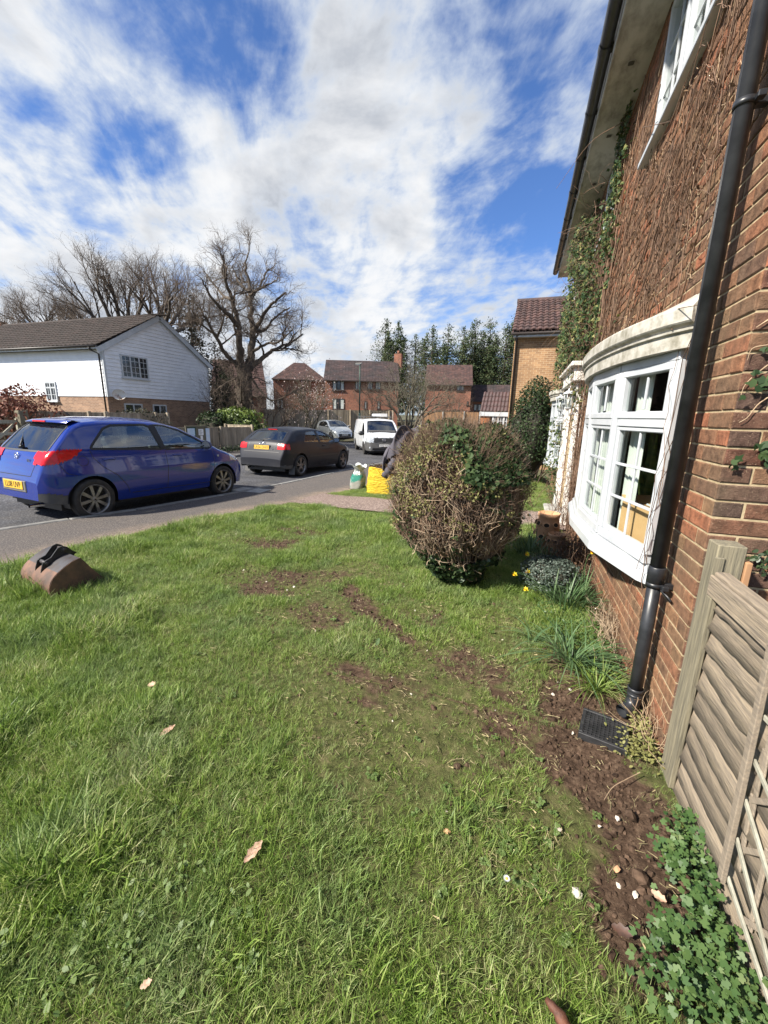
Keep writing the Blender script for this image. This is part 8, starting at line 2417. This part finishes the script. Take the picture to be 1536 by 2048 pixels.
# ivy sprigs on the end wall
ivs = thing('ivy_sprig', 'thin ivy stems with a few leaves clinging to the end wall right of the downpipe', 'ivy', (1.0, CY-.01, 1.7))
P1_ = []
for pts in ([(1536, 730), (1510, 750), (1490, 770), (1482, 790)], [(1536, 795), (1515, 810), (1495, 835), (1478, 845)], [(1536, 640), (1512, 655)], [(1536, 690), (1505, 697), (1495, 720)]):
    P1_.append((sm_path(np.array([atY(x, y, CY-.018) for x, y in pts]), 10), np.linspace(.003, .0012, 10)))
tubes('stems', P1_, 'vine_pale', ivs, 4)
C2 = np.concatenate([atY(x, y, CY-.03)+rs.randn(n_, 3)*[.02, .006, .016] for x, y, n_ in [(1524, 755, 9), (1512, 770, 4), (1530, 905, 12), (1535, 915, 8), (1468, 925, 5), (1535, 700, 3)]])
leaves('ivy_leaves', C2, .030, 'ivy', ivs, 'ivy', nrm=np.tile([0, -1.0, .2], (len(C2), 1)), jit=.7)
C3 = np.concatenate([atY(x, y, CY-.03)+rs.randn(n_, 3)*[.03, .006, .02] for x, y, n_ in [(1515, 1110, 26), (1530, 1135, 40)]])
leaves('moss_tuft', C3, .022, 'ivy_dark', ivs, 'oval', nrm=np.tile([0, -1.0, .2], (len(C3), 1)), jit=1.0)
# dry creeper stems up the brickwork at the foot of the end wall
rt = thing('root_tangle', 'curly dead stems and roots at the foot of the wall between downpipe and fence post', 'dead plant', (.79, 2.12, 0))
pp = []
for i in range(34):
    p = np.array([.79-.03*rs.rand(), 2.02+.28*rs.rand(), .0]); a = np.array([-.2, rs.randn()*.3, 1.0]); pts = []
    for k in range(9): pts.append(p.copy()); a = a+rs.randn(3)*[.25, .45, .25]; a[2] = max(a[2], -.4); a /= np.linalg.norm(a); p = p+a*.03; p[0] = min(p[0], .812)
    pp.append((np.array(pts), np.linspace(.0022, .001, 9)))
tubes('stems', pp, 'vine_pale', rt, 3)

# ================================================================== THE BED UNDER THE WINDOW
M['daff_leaf'] = leaf_mat('daffodil_leaf', [(0, (.04, .085, .035)), (.5, (.085, .15, .06)), (1, (.17, .24, .12))], 5, .25, .4)
M['daff_petal'] = leaf_mat('daffodil_petal', [(0, (.72, .58, .03)), (.6, (.85, .72, .06)), (1, (.90, .80, .25))], 8, .4, .5)
M['daff_cup'] = mat('daffodil_trumpet', (.85, .50, .02), (.75, .42, .01), 30, .5)
M['cream_petal'] = mat('cream_petal', (.75, .74, .55), None, rough=.5)
def blade_clump(name, label, cat, x, y, n, L, spread, w, m, seed, lean=.8, group=None, z=0.0):
    rs = np.random.RandomState(seed); t = thing(name, label, cat, (x, y, z), group=group); mb = MB()
    for i in range(n):
        a = rs.rand()*6.283; r_ = spread*rs.rand(); b = Vector((x+r_*math.cos(a), y+r_*math.sin(a), z)); ld = a+rs.randn()*.6; dx, dy = math.cos(ld), math.sin(ld); h = L*(.6+.6*rs.rand()); le = lean*(.25+.9*rs.rand()); ww = w*(.7+.5*rs.rand())
        rows = []
        for k in range(7):
            u = k/6; droop = .75*le*u**2.4
            c = b+Vector((dx*le*h*u**1.5, dy*le*h*u**1.5, h*(u-droop*.7)));  c.z = max(c.z, z+.004)
            q = ww*(1-u**3)*.5+.0006; rows.append([c+Vector((-dy*q, dx*q, 0)), c+Vector((0, 0, -q*.4)), c+Vector((dy*q, -dx*q, 0))])
        mb.grid(rows)
    mb.build('leaves', m, t, fix=False); return t
def daffodil(x, y, z, face, label, root, pet='daff_petal'):
    t = thing('daffodil', label, 'flower', (root[0], root[1], 0), group='yellow daffodil flowers by the wall')
    f = Vector(face).normalized(); a = f.cross(Vector((0, 0, 1))).normalized(); b = a.cross(f); c = Vector((x, y, z))
    mb = MB()
    for k in range(6):
        an = k*math.pi/3+.2; d_ = a*math.cos(an)+b*math.sin(an); s_ = f.cross(d_)
        mb.add([c, c+d_*.012+s_*.009, c+d_*.028-f*.003, c+d_*.012-s_*.009], [(0, 1, 2, 3)])
    mb.build('petals', pet, t, fix=False)
    mb = MB(); n_ = 10; mb.grid([[c+f*h+(a*math.cos(q)+b*math.sin(q))*r_ for q in np.linspace(0, 6.283, n_+1)] for h, r_ in ((0, .006), (.012, .0075), (.02, .011))]); mb.build('trumpet', 'daff_cup', t, fix=False)
    mb = MB(); mb.tube(sm_path([np.array([root[0], root[1], 0]), np.array([(root[0]+x)/2, (root[1]+y)/2, z*.85]), np.array([x, y, z+.012])-np.array(f)*.03, np.array([x, y, z])], 10), .0028, 6); mb.build('stem', 'daff_leaf', t); return t
blade_clump('daffodil_leaves', 'clump of grey green daffodil leaves in front of the terracotta pot', 'plant', .22, 5.05, 90, .34, .16, .012, 'daff_leaf', 3, 1.0)
blade_clump('daffodil_leaves', 'bright green strappy leaf clump between the pot and the blue green shrub', 'plant', .40, 4.62, 60, .30, .07, .012, 'daff_leaf', 4, .9)
blade_clump('daffodil_leaves', 'largest arching clump of blue green leaves under the window sill', 'plant', .52, 3.62, 130, .36, .14, .011, 'daff_leaf', 5, .95)
blade_clump('daffodil_leaves', 'second arching leaf clump closest to the brick wall below the sill', 'plant', .66, 3.80, 60, .34, .07, .011, 'daff_leaf', 6, .8)
blade_clump('lily_leaves', 'flopping long green leaves at the wall foot above the gully', 'plant', .46, 2.72, 110, .30, .13, .009, 'daff_leaf', 7, 1.5)
blade_clump('lily_leaves', 'pale bent leaf blades lying on the soil beside the wall bed', 'plant', .22, 2.95, 12, .22, .05, .010, 'daff_leaf', 8, 1.7)
blade_clump('tall_grass', 'tuft of longer fine grass at the wall foot beside the flopping leaves', 'grass', .58, 2.48, 120, .20, .10, .004, 'grass', 9, 1.2)
for (px, py, lab, rootp, y_) in [(1055, 1108, 'uppermost yellow daffodil, above the blue green shrub', (.40, 3.95), 4.0), (1030, 1148, 'leftmost small yellow daffodil above the grass', (.34, 3.85), 3.75), (1056, 1143, 'small yellow daffodil between the leftmost and the shrub', (.36, 3.85), 3.85), (1052, 1178, 'lowest yellow daffodil hanging over the lawn', (.42, 3.65), 3.55), (1186, 1104, 'lone yellow daffodil against the brick right under the window sill', (.60, 3.70), 3.55)]:
    c = atY(px, py, y_); daffodil(c[0], c[1], c[2], (-.5, -.7, -.1), lab, rootp)
for (px, py, lab) in [(1047, 1036, 'pale cream narcissus nearest the lawn in the clump before the pot'), (1058, 1030, 'pale cream narcissus just right of its twin before the pot')]:
    c = atY(px, py, 5.1); daffodil(c[0], c[1], c[2], (-.5, -.7, .1), lab, (.25, 5.05), 'cream_petal')
leaf_ball('lavender_bush', 'low blue green shrub with small leaves in the bed under the window', 'shrub', (.38, 3.98, .0), .27, .34, .17, 3600, .022, leaf_mat('blue_green_leaf', [(0, (.03, .045, .035)), (.5, (.075, .10, .08)), (1, (.17, .20, .17))], 8, .15, .5), 61, core='dark_core', noise=.12)
# low bare rose and dead brown heather by the wall
def wall_twigs(name, label, cat, c, n, h, sp, seed, m='stick', leafm=None):
    rs = np.random.RandomState(seed); pp = []
    for i in range(n):
        p = np.array([c[0]+rs.randn()*sp[0]*.3, c[1]+rs.randn()*sp[1]*.3, 0.0]); a = np.array([rs.randn()*.5, rs.randn()*.6, 1.0]); a /= np.linalg.norm(a); pts = []; L_ = h*(.5+.7*rs.rand())
        for k in range(7): pts.append(p.copy()); a = a+rs.randn(3)*.25; a[2] += .05; a /= np.linalg.norm(a); p = p+a*L_/6; p[0] = min(p[0], WX-.03)
        pp.append((np.array(pts), np.linspace(.004, .0012, 7)))
        for q in range(3):
            s_ = pts[2+q]; b_ = a+rs.randn(3)*.8; b_ /= np.linalg.norm(b_); pp.append((np.array([s_, s_+b_*L_*.14, s_+b_*L_*.28+[0, 0, .01]]), np.array([.002, .0015, .001])))
    t = thing(name, label, cat, (c[0], c[1], 0)); tubes('stems', pp, m, t, 3)
    if leafm:
        ends = np.array([p[0][-1] for p in pp]); leaves('leaves', np.repeat(ends, 3, 0)+rs.randn(len(ends)*3, 3)*.02, .02, leafm, t, 'oval')
    return t
wall_twigs('dead_shrub', 'tangle of dead brown stems against the wall below the left end of the sill', 'shrub', (.62, 4.55), 120, .42, (.2, .8), 71, leafm='brown_leaf')
wall_twigs('rose_bush', 'bare thorny rose stems in front of the terracotta pot and white pilaster', 'shrub', (.50, 5.75), 26, .95, (.35, .4), 72, 'vine')
wall_twigs('rose_bush', 'upright dark bare rose between the lawn strip and the evergreen shrub', 'shrub', (.33, 7.9), 10, .75, (.15, .15), 73, 'vine')
wall_twigs('dead_shrub', 'dry dead stalks at the wall foot under the near end of the sill', 'shrub', (.74, 3.15), 50, .30, (.1, .6), 74, 'stick_pale')
# clover like ground cover
def ground_leaves(name, label, pts, n, size, m, seed, shape='lobed', hmax=.06, sp=.1, kind='stuff', cat='ground cover'):
    rs = np.random.RandomState(seed); pts = np.array(pts, float); k = rs.randint(0, len(pts), n)
    P_ = pts[k, :2]+rs.randn(n, 2)*pts[k, 2:3]*.5 if pts.shape[1] > 2 else pts[k, :2]+rs.randn(n, 2)*sp
    ok = P_[:, 0] < .79; P_ = P_[ok]; n = len(P_)
    z = lawn_z(P_[:, 0], P_[:, 1])+.012+hmax*rs.rand(n)**1.2
    o = leaves(name, np.column_stack([P_, z]), size, m, None, shape, nrm=np.tile([-.1, -.25, 1.0], (n, 1)), jit=.55)
    return setp(o, label, cat, None, kind)
M['geranium'] = leaf_mat('cranesbill_leaf', [(0, (.020, .050, .014)), (.4, (.050, .10, .028)), (.75, (.085, .14, .042)), (1, (.17, .19, .085))], 7, .2, .5)
c = lambda x, y, s_: (*atz(x, y)[:2], s_)
ground_leaves('cranesbill', 'low lobed green cranesbill leaves at the foot of the fence, lower right', [c(1375, 1690, .08), c(1340, 1740, .05), c(1400, 1750, .08), c(1390, 1820, .07), c(1430, 1880, .10), c(1340, 1900, .06), c(1400, 1950, .12), c(1450, 2000, .12), c(1350, 2000, .10), c(1480, 2040, .1), c(1420, 2050, .16)], 1150, .022, 'geranium', 81, hmax=.12)
ground_leaves('ground_cover', 'patch of small bright green leaves at the wall foot, below the leaf clumps', [(.55, 3.15, .22), (.62, 2.95, .18), (.45, 3.2, .2), (.66, 2.75, .12), (.60, 3.4, .2), (.4, 3.5, .2)], 1500, .020, 'geranium', 82, 'oval', .05)
ground_leaves('moss_and_weeds', 'yellow green weeds and dry stems around the downpipe foot and gully', [(.70, 2.08, .1), (.74, 2.0, .08), (.66, 2.0, .06), (.76, 2.2, .06)], 420, .018, 'olive_leaf', 83, 'oval', .07)
ground_leaves('lawn_weeds', 'broad dandelion and plantain leaves in the lawn at the bottom left', [c(60, 1850, .2), c(130, 1930, .25), c(260, 1830, .2), c(40, 1960, .2), c(220, 2000, .25), c(330, 1780, .12), c(430, 1870, .15)], 190, .022, 'clover', 84, 'oval', .035)
# ================================================================== SMALL THINGS ON THE LAWN
# digger bucket
M['rust'] = mat('rusty_steel', (.175, .090, .056), (.07, .045, .035), 7, .75, .1, bump=.5, bscale=40, objspace=True, detail=9)
M['worn_steel'] = mat('worn_grey_steel', (.055, .057, .065), (.045, .033, .028), 10, .55, .2, bump=.2, bscale=50, objspace=True, detail=8)
M['black_steel'] = mat('black_painted_steel', (.015, .016, .017), (.05, .045, .042), 14, .45, .3, objspace=True)
bk = thing('digger_bucket', 'rusty steel digger bucket with black hitch ears lying on the grass by the pavement', 'digger bucket', (-3.93, 2.36, .0), 0)
# profile in (u, z): u along the mouth direction; extruded across the width
prof = [(-.20, .005), (-.245, .06), (-.245, .13), (-.20, .195), (-.12, .245), (-.02, .285), (.06, .30)]
prof_s = sm_path(np.array([(a, 0, b) for a, b in prof]), 26); prof2 = [(p[0], p[2]) for p in prof_s]
Wb = .36
def shell_part(pr, mm, nm, t_=.010):
    mb = MB(); o1 = []; 
    for i, (a, b) in enumerate(pr):
        p_, q_ = pr[max(0, i-1)], pr[min(len(pr)-1, i+1)]; dx, dz = q_[0]-p_[0], q_[1]-p_[1]; L_ = math.hypot(dx, dz); o1.append((a+dz/L_*t_, b-dx/L_*t_))
    mb.grid([[(a, y, b) for a, b in pr] for y in (-Wb, Wb)]); mb.grid([[(a, y, b) for a, b in o1] for y in (-Wb, Wb)])
    for y in (-Wb, Wb): mb.grid([[(a, y, b) for a, b in pr], [(a, y, b) for a, b in o1]], False)
    return mb.build(nm, mm, bk, world=False)
shell_part(prof2[:15], 'rust', 'curved_back'); shell_part(prof2[14:], 'worn_steel', 'top_plate')
side = [(-.20, .005), (-.243, .06), (-.243, .13), (-.20, .193), (-.12, .243), (-.02, .283), (.065, .30), (.10, .25), (.15, .17), (.22, .08), (.30, .03), (.28, .0), (.10, .02)]
for y in (-Wb-.006, Wb-.004):
    mb = MB(); mb.prism(side, y, y+.010, 'y'); mb.build('side_plate', 'rust', bk, world=False)
mb = MB(); mb.bar((.21, -Wb, .07), (.21, Wb, .07), .012, .16, (-.8, 0, .6)); mb.bmm((.24, -Wb-.02, .005), (.345, Wb+.02, .022), .004); mb.build('cutting_edge', 'rust', bk, world=False)
ear = [(-.215, .155), (-.19, .225), (-.165, .275), (-.13, .29), (-.09, .30), (-.05, .335), (-.015, .365), (.03, .375), (.07, .355), (.11, .31), (.145, .285), (.12, .275), (.11, .245), (.05, .285), (-.02, .262), (-.10, .235), (-.16, .20), (-.20, .15)]
for y in (-.085, .055):
    mb = MB(); mb.prism(ear, y, y+.014, 'y'); mb.build('hitch_ear', 'black_steel', bk, world=False)
for (u, z) in ((-.135, .262), (.035, .338)):
    mb = MB(); mb.lathe([(0, -.105), (.017, -.105), (.017, .09), (0, .09)], (u, 0, z), 16, 'y'); mb.build('pin', 'worn_steel', bk, world=False)
    for y in (-.088, .070): 
        mb = MB(); mb.lathe([(.018, y-.006), (.026, y-.006), (.026, y+.006), (.018, y+.006)], (u, 0, z), 16, 'y', True); mb.build('pin_boss', 'black_steel', bk, world=False)
mb = MB(); mb.bmm((-.19, -Wb-.001, .186), (-.184, Wb+.001, .202)); mb.build('weld_seam', 'black_steel', bk, world=False)
bk.rotation_euler = (R(0), R(-3), R(78)); bk.location = (-3.93, 2.42, .01); bk.scale = (.86, .80, 1.06)
# yellow rubble sack
M['yellow_sack'] = mat('yellow_woven_sack', (.66, .46, .012), (.50, .32, .010), 9, .55, bump=1.0, bscale=16, bdist=.05, stretch=(1, 1, 2.6), lo=.3, hi=.7)
ys = thing('rubble_sack', 'bright yellow woven rubble sack filled with soil beside the round bush', 'sack', (-2.75, 8.2, 0))
z0 = float(lawn_z(-2.7, 8.2)); a0 = atz(724, 983, z0); a1 = atz(800, 996, z0)
def sack(root, c, wx, wy, h, m, seed, slump=.12, nz=22, nu=56, nm='sack_body', sx=0.0):
    rows = []
    for j in range(nz):
        v = j/(nz-1); zz = h*v
        k = 1-.10*v+slump*math.sin(v*math.pi)
        row = []
        for i in range(nu+1):
            a = 2*math.pi*i/nu; ca, sa = math.cos(a), math.sin(a); p = 3.2
            r_ = 1/((abs(ca)**p+abs(sa)**p)**(1/p))
            f = 1+.012*math.sin(zz*38+3*math.sin(a*2+seed)+seed)+.009*math.sin(zz*85+a*7+2*math.sin(a*5))+.02*math.sin(a*5+seed+zz*9)+.008*math.sin(zz*140+a*11)
            row.append((c[0]+wx*ca*r_*k*f+sx*zz, c[1]+wy*sa*r_*k*f, c[2]+zz+.02*math.sin(a*3+seed)*v))
        rows.append(row)
    mb = MB(); mb.grid(rows); mb.build(nm, m, root, fix=False); return rows
cxs = (a0[0]+a1[0])/2; cys = (a0[1]+a1[1])/2+.28
rows = sack(ys, (cxs, cys, z0), .36, .30, .56, 'yellow_sack', 2, .06)
mb = MB(); top = rows[-1]; cz = z0+.55
mb.add([(cxs, cys, cz+.05)]+[(cxs+(p[0]-cxs)*.95, cys+(p[1]-cys)*.95, cz-.02) for p in top[:-1]], [(0, i+1, (i+1) % (len(top)-1)+1) for i in range(len(top)-1)]); mb.build('soil_fill', 'clod', ys, fix=False)
cs_ = np.column_stack([cxs+rs.randn(260)*.17, cys+rs.randn(260)*.14, cz+.01+.05*rs.rand(260)]); leaves('soil_lumps', cs_, .035, 'clod', ys, 'oval')['kind'] = 'stuff'
mb = MB()
for k, a in enumerate((.25, .5)): 
    pts = [rows[j][int(a*56)] for j in range(2, 20, 2)]; mb.tube([(p[0]-.004, p[1]-.006, p[2]) for p in pts], .004, 5)
mb.tube([rows[-2][int(.70*56)], (cxs+.0, cys-.34, cz-.10), (cxs+.1, cys-.33, cz-.12), rows[-2][int(.85*56)]], .012, 6); mb.build('seam', 'yellow_sack', ys)
# clear and green plastic sack
M['clear_plastic'] = mat('milky_plastic', (.62, .64, .63), (.30, .33, .31), 9, .25, spec=.8, bump=.6, bscale=30, lo=.4, hi=.62)
M['green_plastic'] = mat('printed_green_plastic', (.02, .17, .12), (.30, .30, .27), 5, .3, spec=.7, bump=.5, bscale=25, lo=.45, hi=.55)
ps = thing('compost_sack', 'green and white plastic sack tied at the top, standing left of the yellow sack', 'sack', (-3.3, 8.3, 0))
z0 = float(lawn_z(-3.3, 8.3)); b0 = atz(710, 978, z0)
rw = sack(ps, (b0[0], b0[1]+.12, z0), .15, .14, .36, 'green_plastic', 5, .18, sx=.14)
rows2 = []
for j in range(14):
    v = j/13; row = []
    for i in range(37):
        a = 2*math.pi*i/36; r_ = (.13-.07*math.sin(v*math.pi)+.055*v)*(1+.22*math.sin(a*5+v*3)+.12*math.sin(a*9-v*6)); row.append((b0[0]+.05+r_*math.cos(a)+.0*v, b0[1]+.12+r_*math.sin(a), z0+.34+.20*v+.035*math.sin(a*4)*v))
    rows2.append(row)
mb = MB(); mb.grid(rows2); mb.build('sack_neck', 'clear_plastic', ps, fix=False)
# terracotta strawberry pots
M['terracotta'] = mat('terracotta', (.52, .30, .165), (.42, .22, .115), 7, .85, bump=.3, bscale=60)
M['hole'] = mat('dark_soil', (.02, .015, .010), None, rough=1)
def strawberry_pot(name, label, x, y, h, r, seed):
    t = thing(name, label, 'pot', (x, y, 0), group=None); k = h/.46
    mb = MB(); mb.lathe([(r*.62, 0), (r*.80, .10*k), (r*.97, .22*k), (r*1.0, .27*k), (r*.90, .34*k), (r*.84, .40*k), (r*.92, .415*k), (r*.93, .455*k), (r*.86, .46*k), (r*.80, .40*k), (0, .39*k)], (x, y, 0), 28); mb.build('pot_body', 'terracotta', t)
    for i, (a, z) in enumerate([(-2.5, .33), (-1.75, .32), (-1.0, .33), (-2.1, .17), (-1.35, .16), (-3.1, .2), (-2.9, .34)]):
        c_ = (x+math.cos(a)*r*.95, y+math.sin(a)*r*.95, z*k); mb = MB(); rot = Matrix.Rotation(a, 3, 'Z') @ Matrix.Rotation(R(70), 3, 'Y')
        ring_ = [rot @ Vector((r*.22*math.cos(q), r*.26*math.sin(q), .012)) for q in np.linspace(0, 6.2832, 17)]
        mb.tube([Vector(c_)+p for p in ring_], r*.045, 6, False); mb.build('pocket_rim', 'terracotta', t)
        mb = MB(); mb.add([Vector(c_)+p for p in ring_[:-1]], [tuple(range(16))]); mb.build('opening', 'hole', t, fix=False)
    return t
strawberry_pot('strawberry_pot', 'larger terracotta strawberry pot with round planting holes beside the wall bed', .43, 5.42, .47, .145, 1)
strawberry_pot('strawberry_pot', 'smaller terracotta pot in front of the larger strawberry pot', .52, 5.10, .29, .11, 2)
# flints and edging stones right of the bush
for i, (px, py, s_) in enumerate([(1000, 1072, .09), (1018, 1065, .07), (985, 1080, .08), (1035, 1078, .06)]):
    c_ = atz(px, py, .03); o = bpy.data.objects.new('stone', lump(300+i, s_)); COL.objects.link(o); o.data.materials.append(M['flint' if i % 2 else 'concrete']); o.location = c_
    setp(o, ['largest pale stone on the grass right of the round bush', 'second pale stone, just right of the largest one by the bush', 'leftmost stone, touching the foot of the round bush', 'rightmost small stone near the daffodil leaves'][i], 'stone')
# dead leaves lying about, one by one
M['dry_leaf'] = mat('dry_pinkish_leaf', (.52, .36, .26), (.34, .20, .13), 60, .7, objspace=True); M['rust_leaf'] = mat('rust_brown_leaf', (.085, .040, .025), (.045, .025, .018), 40, .6, objspace=True)
def fallen_leaf(px, py, L, w, rz, m, label, lift=.03, oak=True, curl=.35):
    c_ = atz(px, py, .03); z = float(lawn_z(c_[0], c_[1]))+lift; rows = []
    for k in range(9):
        u = k/8; ww = w*math.sin(u*math.pi*.93+.12)**.8*(1+(.28*math.sin(u*19) if oak else 0)); x = L*(u-.5)
        rows.append([(x, -ww, curl*ww+.25*L*(u-.5)**2), (x, 0, .25*L*(u-.5)**2), (x, ww, curl*ww*1.4+.25*L*(u-.5)**2)])
    mb = MB(); mb.grid(rows); o = mb.build('fallen_leaf', m, None, fix=False); o.location = (c_[0], c_[1], z); o.rotation_euler = (R(12), R(-8), rz); setp(o, label, 'leaf')
fallen_leaf(507, 1705, .085, .016, R(75), 'dry_leaf', 'curled pale pinkish dead leaf in the lawn, lower centre left')
fallen_leaf(335, 1462, .08, .014, R(70), 'dry_leaf', 'narrow pale dead leaf standing in the lawn at centre left')
fallen_leaf(304, 1369, .05, .018, R(10), 'dry_leaf', 'small round pale dead leaf, the one farthest back on the left lawn')
fallen_leaf(755, 1287, .085, .014, R(95), 'daff_leaf', 'single bright yellow green leaf lying near the bare soil trail', oak=False)
fallen_leaf(1318, 1792, .048, .013, R(-40), 'dry_leaf', 'ochre dead leaf in the cranesbill at the foot of the fence')
fallen_leaf(294, 1978, .03, .009, R(50), 'dry_leaf', 'tiny orange brown leaf at the bottom left of the lawn', lift=.05)
fallen_leaf(1245, 1860, .06, .016, R(-15), 'rust_leaf', 'dark curled brown leaf at the edge of the cranesbill', lift=.03)
c_ = atz(1107, 2030, .0); stp = thing('rotten_stick', 'reddish rotten piece of wood at the bottom edge of the lawn', 'stick', (c_[0], c_[1], 0)); d0 = atz(1092, 1998, .05); d1 = atz(1135, 2075, .03)
mb = MB(); mb.tube(sm_path([d0, (d0+d1)/2+[0.01, 0, .008], d1], 10), [.006, .009, .012, .011, .015, .018, .016, .02, .022, .018], 9); mb.build('wood', mat('rotten_red_wood', (.13, .048, .025), (.06, .024, .014), 40, .7, bump=.8, bscale=60), stp)
# daisy
dz0 = atz(1012, 1768, .03); ds = thing('daisy', 'white daisy flower in the lawn left of the dug soil', 'flower', tuple(dz0))
mb = MB()
for k in range(14):
    a = k*2*math.pi/14; d_ = np.array([math.cos(a), math.sin(a)]); s_ = np.array([-d_[1], d_[0]]); c2 = dz0+[0, 0, .025]
    mb.add([(c2[0]+d_[0]*.003, c2[1]+d_[1]*.003, c2[2]), (c2[0]+d_[0]*.008+s_[0]*.002, c2[1]+d_[1]*.008+s_[1]*.002, c2[2]+.001), (c2[0]+d_[0]*.013, c2[1]+d_[1]*.013, c2[2]+.002), (c2[0]+d_[0]*.008-s_[0]*.002, c2[1]+d_[1]*.008-s_[1]*.002, c2[2]+.001)], [(0, 1, 2, 3)])
mb.build('petals', 'pvc', ds, fix=False); mb = MB(); mb.lathe([(0, .029), (.003, .028), (.0042, .025)], tuple(dz0), 10); mb.build('disc', 'daff_cup', ds, fix=False)
# roots and flints on the bare earth
rp2 = thing('root', 'thin pale curved root lying on the dug soil below the gully', 'root', tuple(atz(1215, 1580, .02)))
tubes('root_strand', [(sm_path(np.array([atz(1280, 1545, .04), atz(1250, 1560, .035), atz(1225, 1575, .03), atz(1208, 1600, .03)]), 14), np.linspace(.0022, .0016, 14))], 'vine_pale', rp2, 6)
for i, (px, py, s_, m) in enumerate([(1237, 1630, .012, 'flint'), (1272, 1780, .013, 'flint'), (1200, 1643, .008, 'flint'), (1235, 1730, .012, 'terracotta'), (1262, 1628, .03, 'clod'), (1283, 1750, .030, 'clod'), (1300, 1800, .028, 'clod'), (1155, 1780, .02, 'flint'), (1118, 1650, .015, 'flint'), (895, 1657, .016, 'terracotta')]):
    c_ = atz(px, py, .02); o = bpy.data.objects.new('stone', lump(320+i, s_)); COL.objects.link(o); o.data.materials.append(M[m]); o.location = (c_[0], c_[1], float(lawn_z(c_[0], c_[1]))+s_*.4)
    setp(o, ['white flint chip in the middle of the dug soil strip', 'white flint chip low in the soil strip beside the cranesbill', 'small tan pebble left of the middle white flint', 'orange brown pebble on the lower part of the soil strip', 'brown clod just right of the middle white flint', 'large brown clod on the lower soil strip', 'lowest large brown clod, above the pale dead leaf', 'pale pebble in the grass left of the lower soil strip', 'pale pebble at the left edge of the soil strip', 'patch sized orange stone showing in the lawn at centre'][i], 'stone')
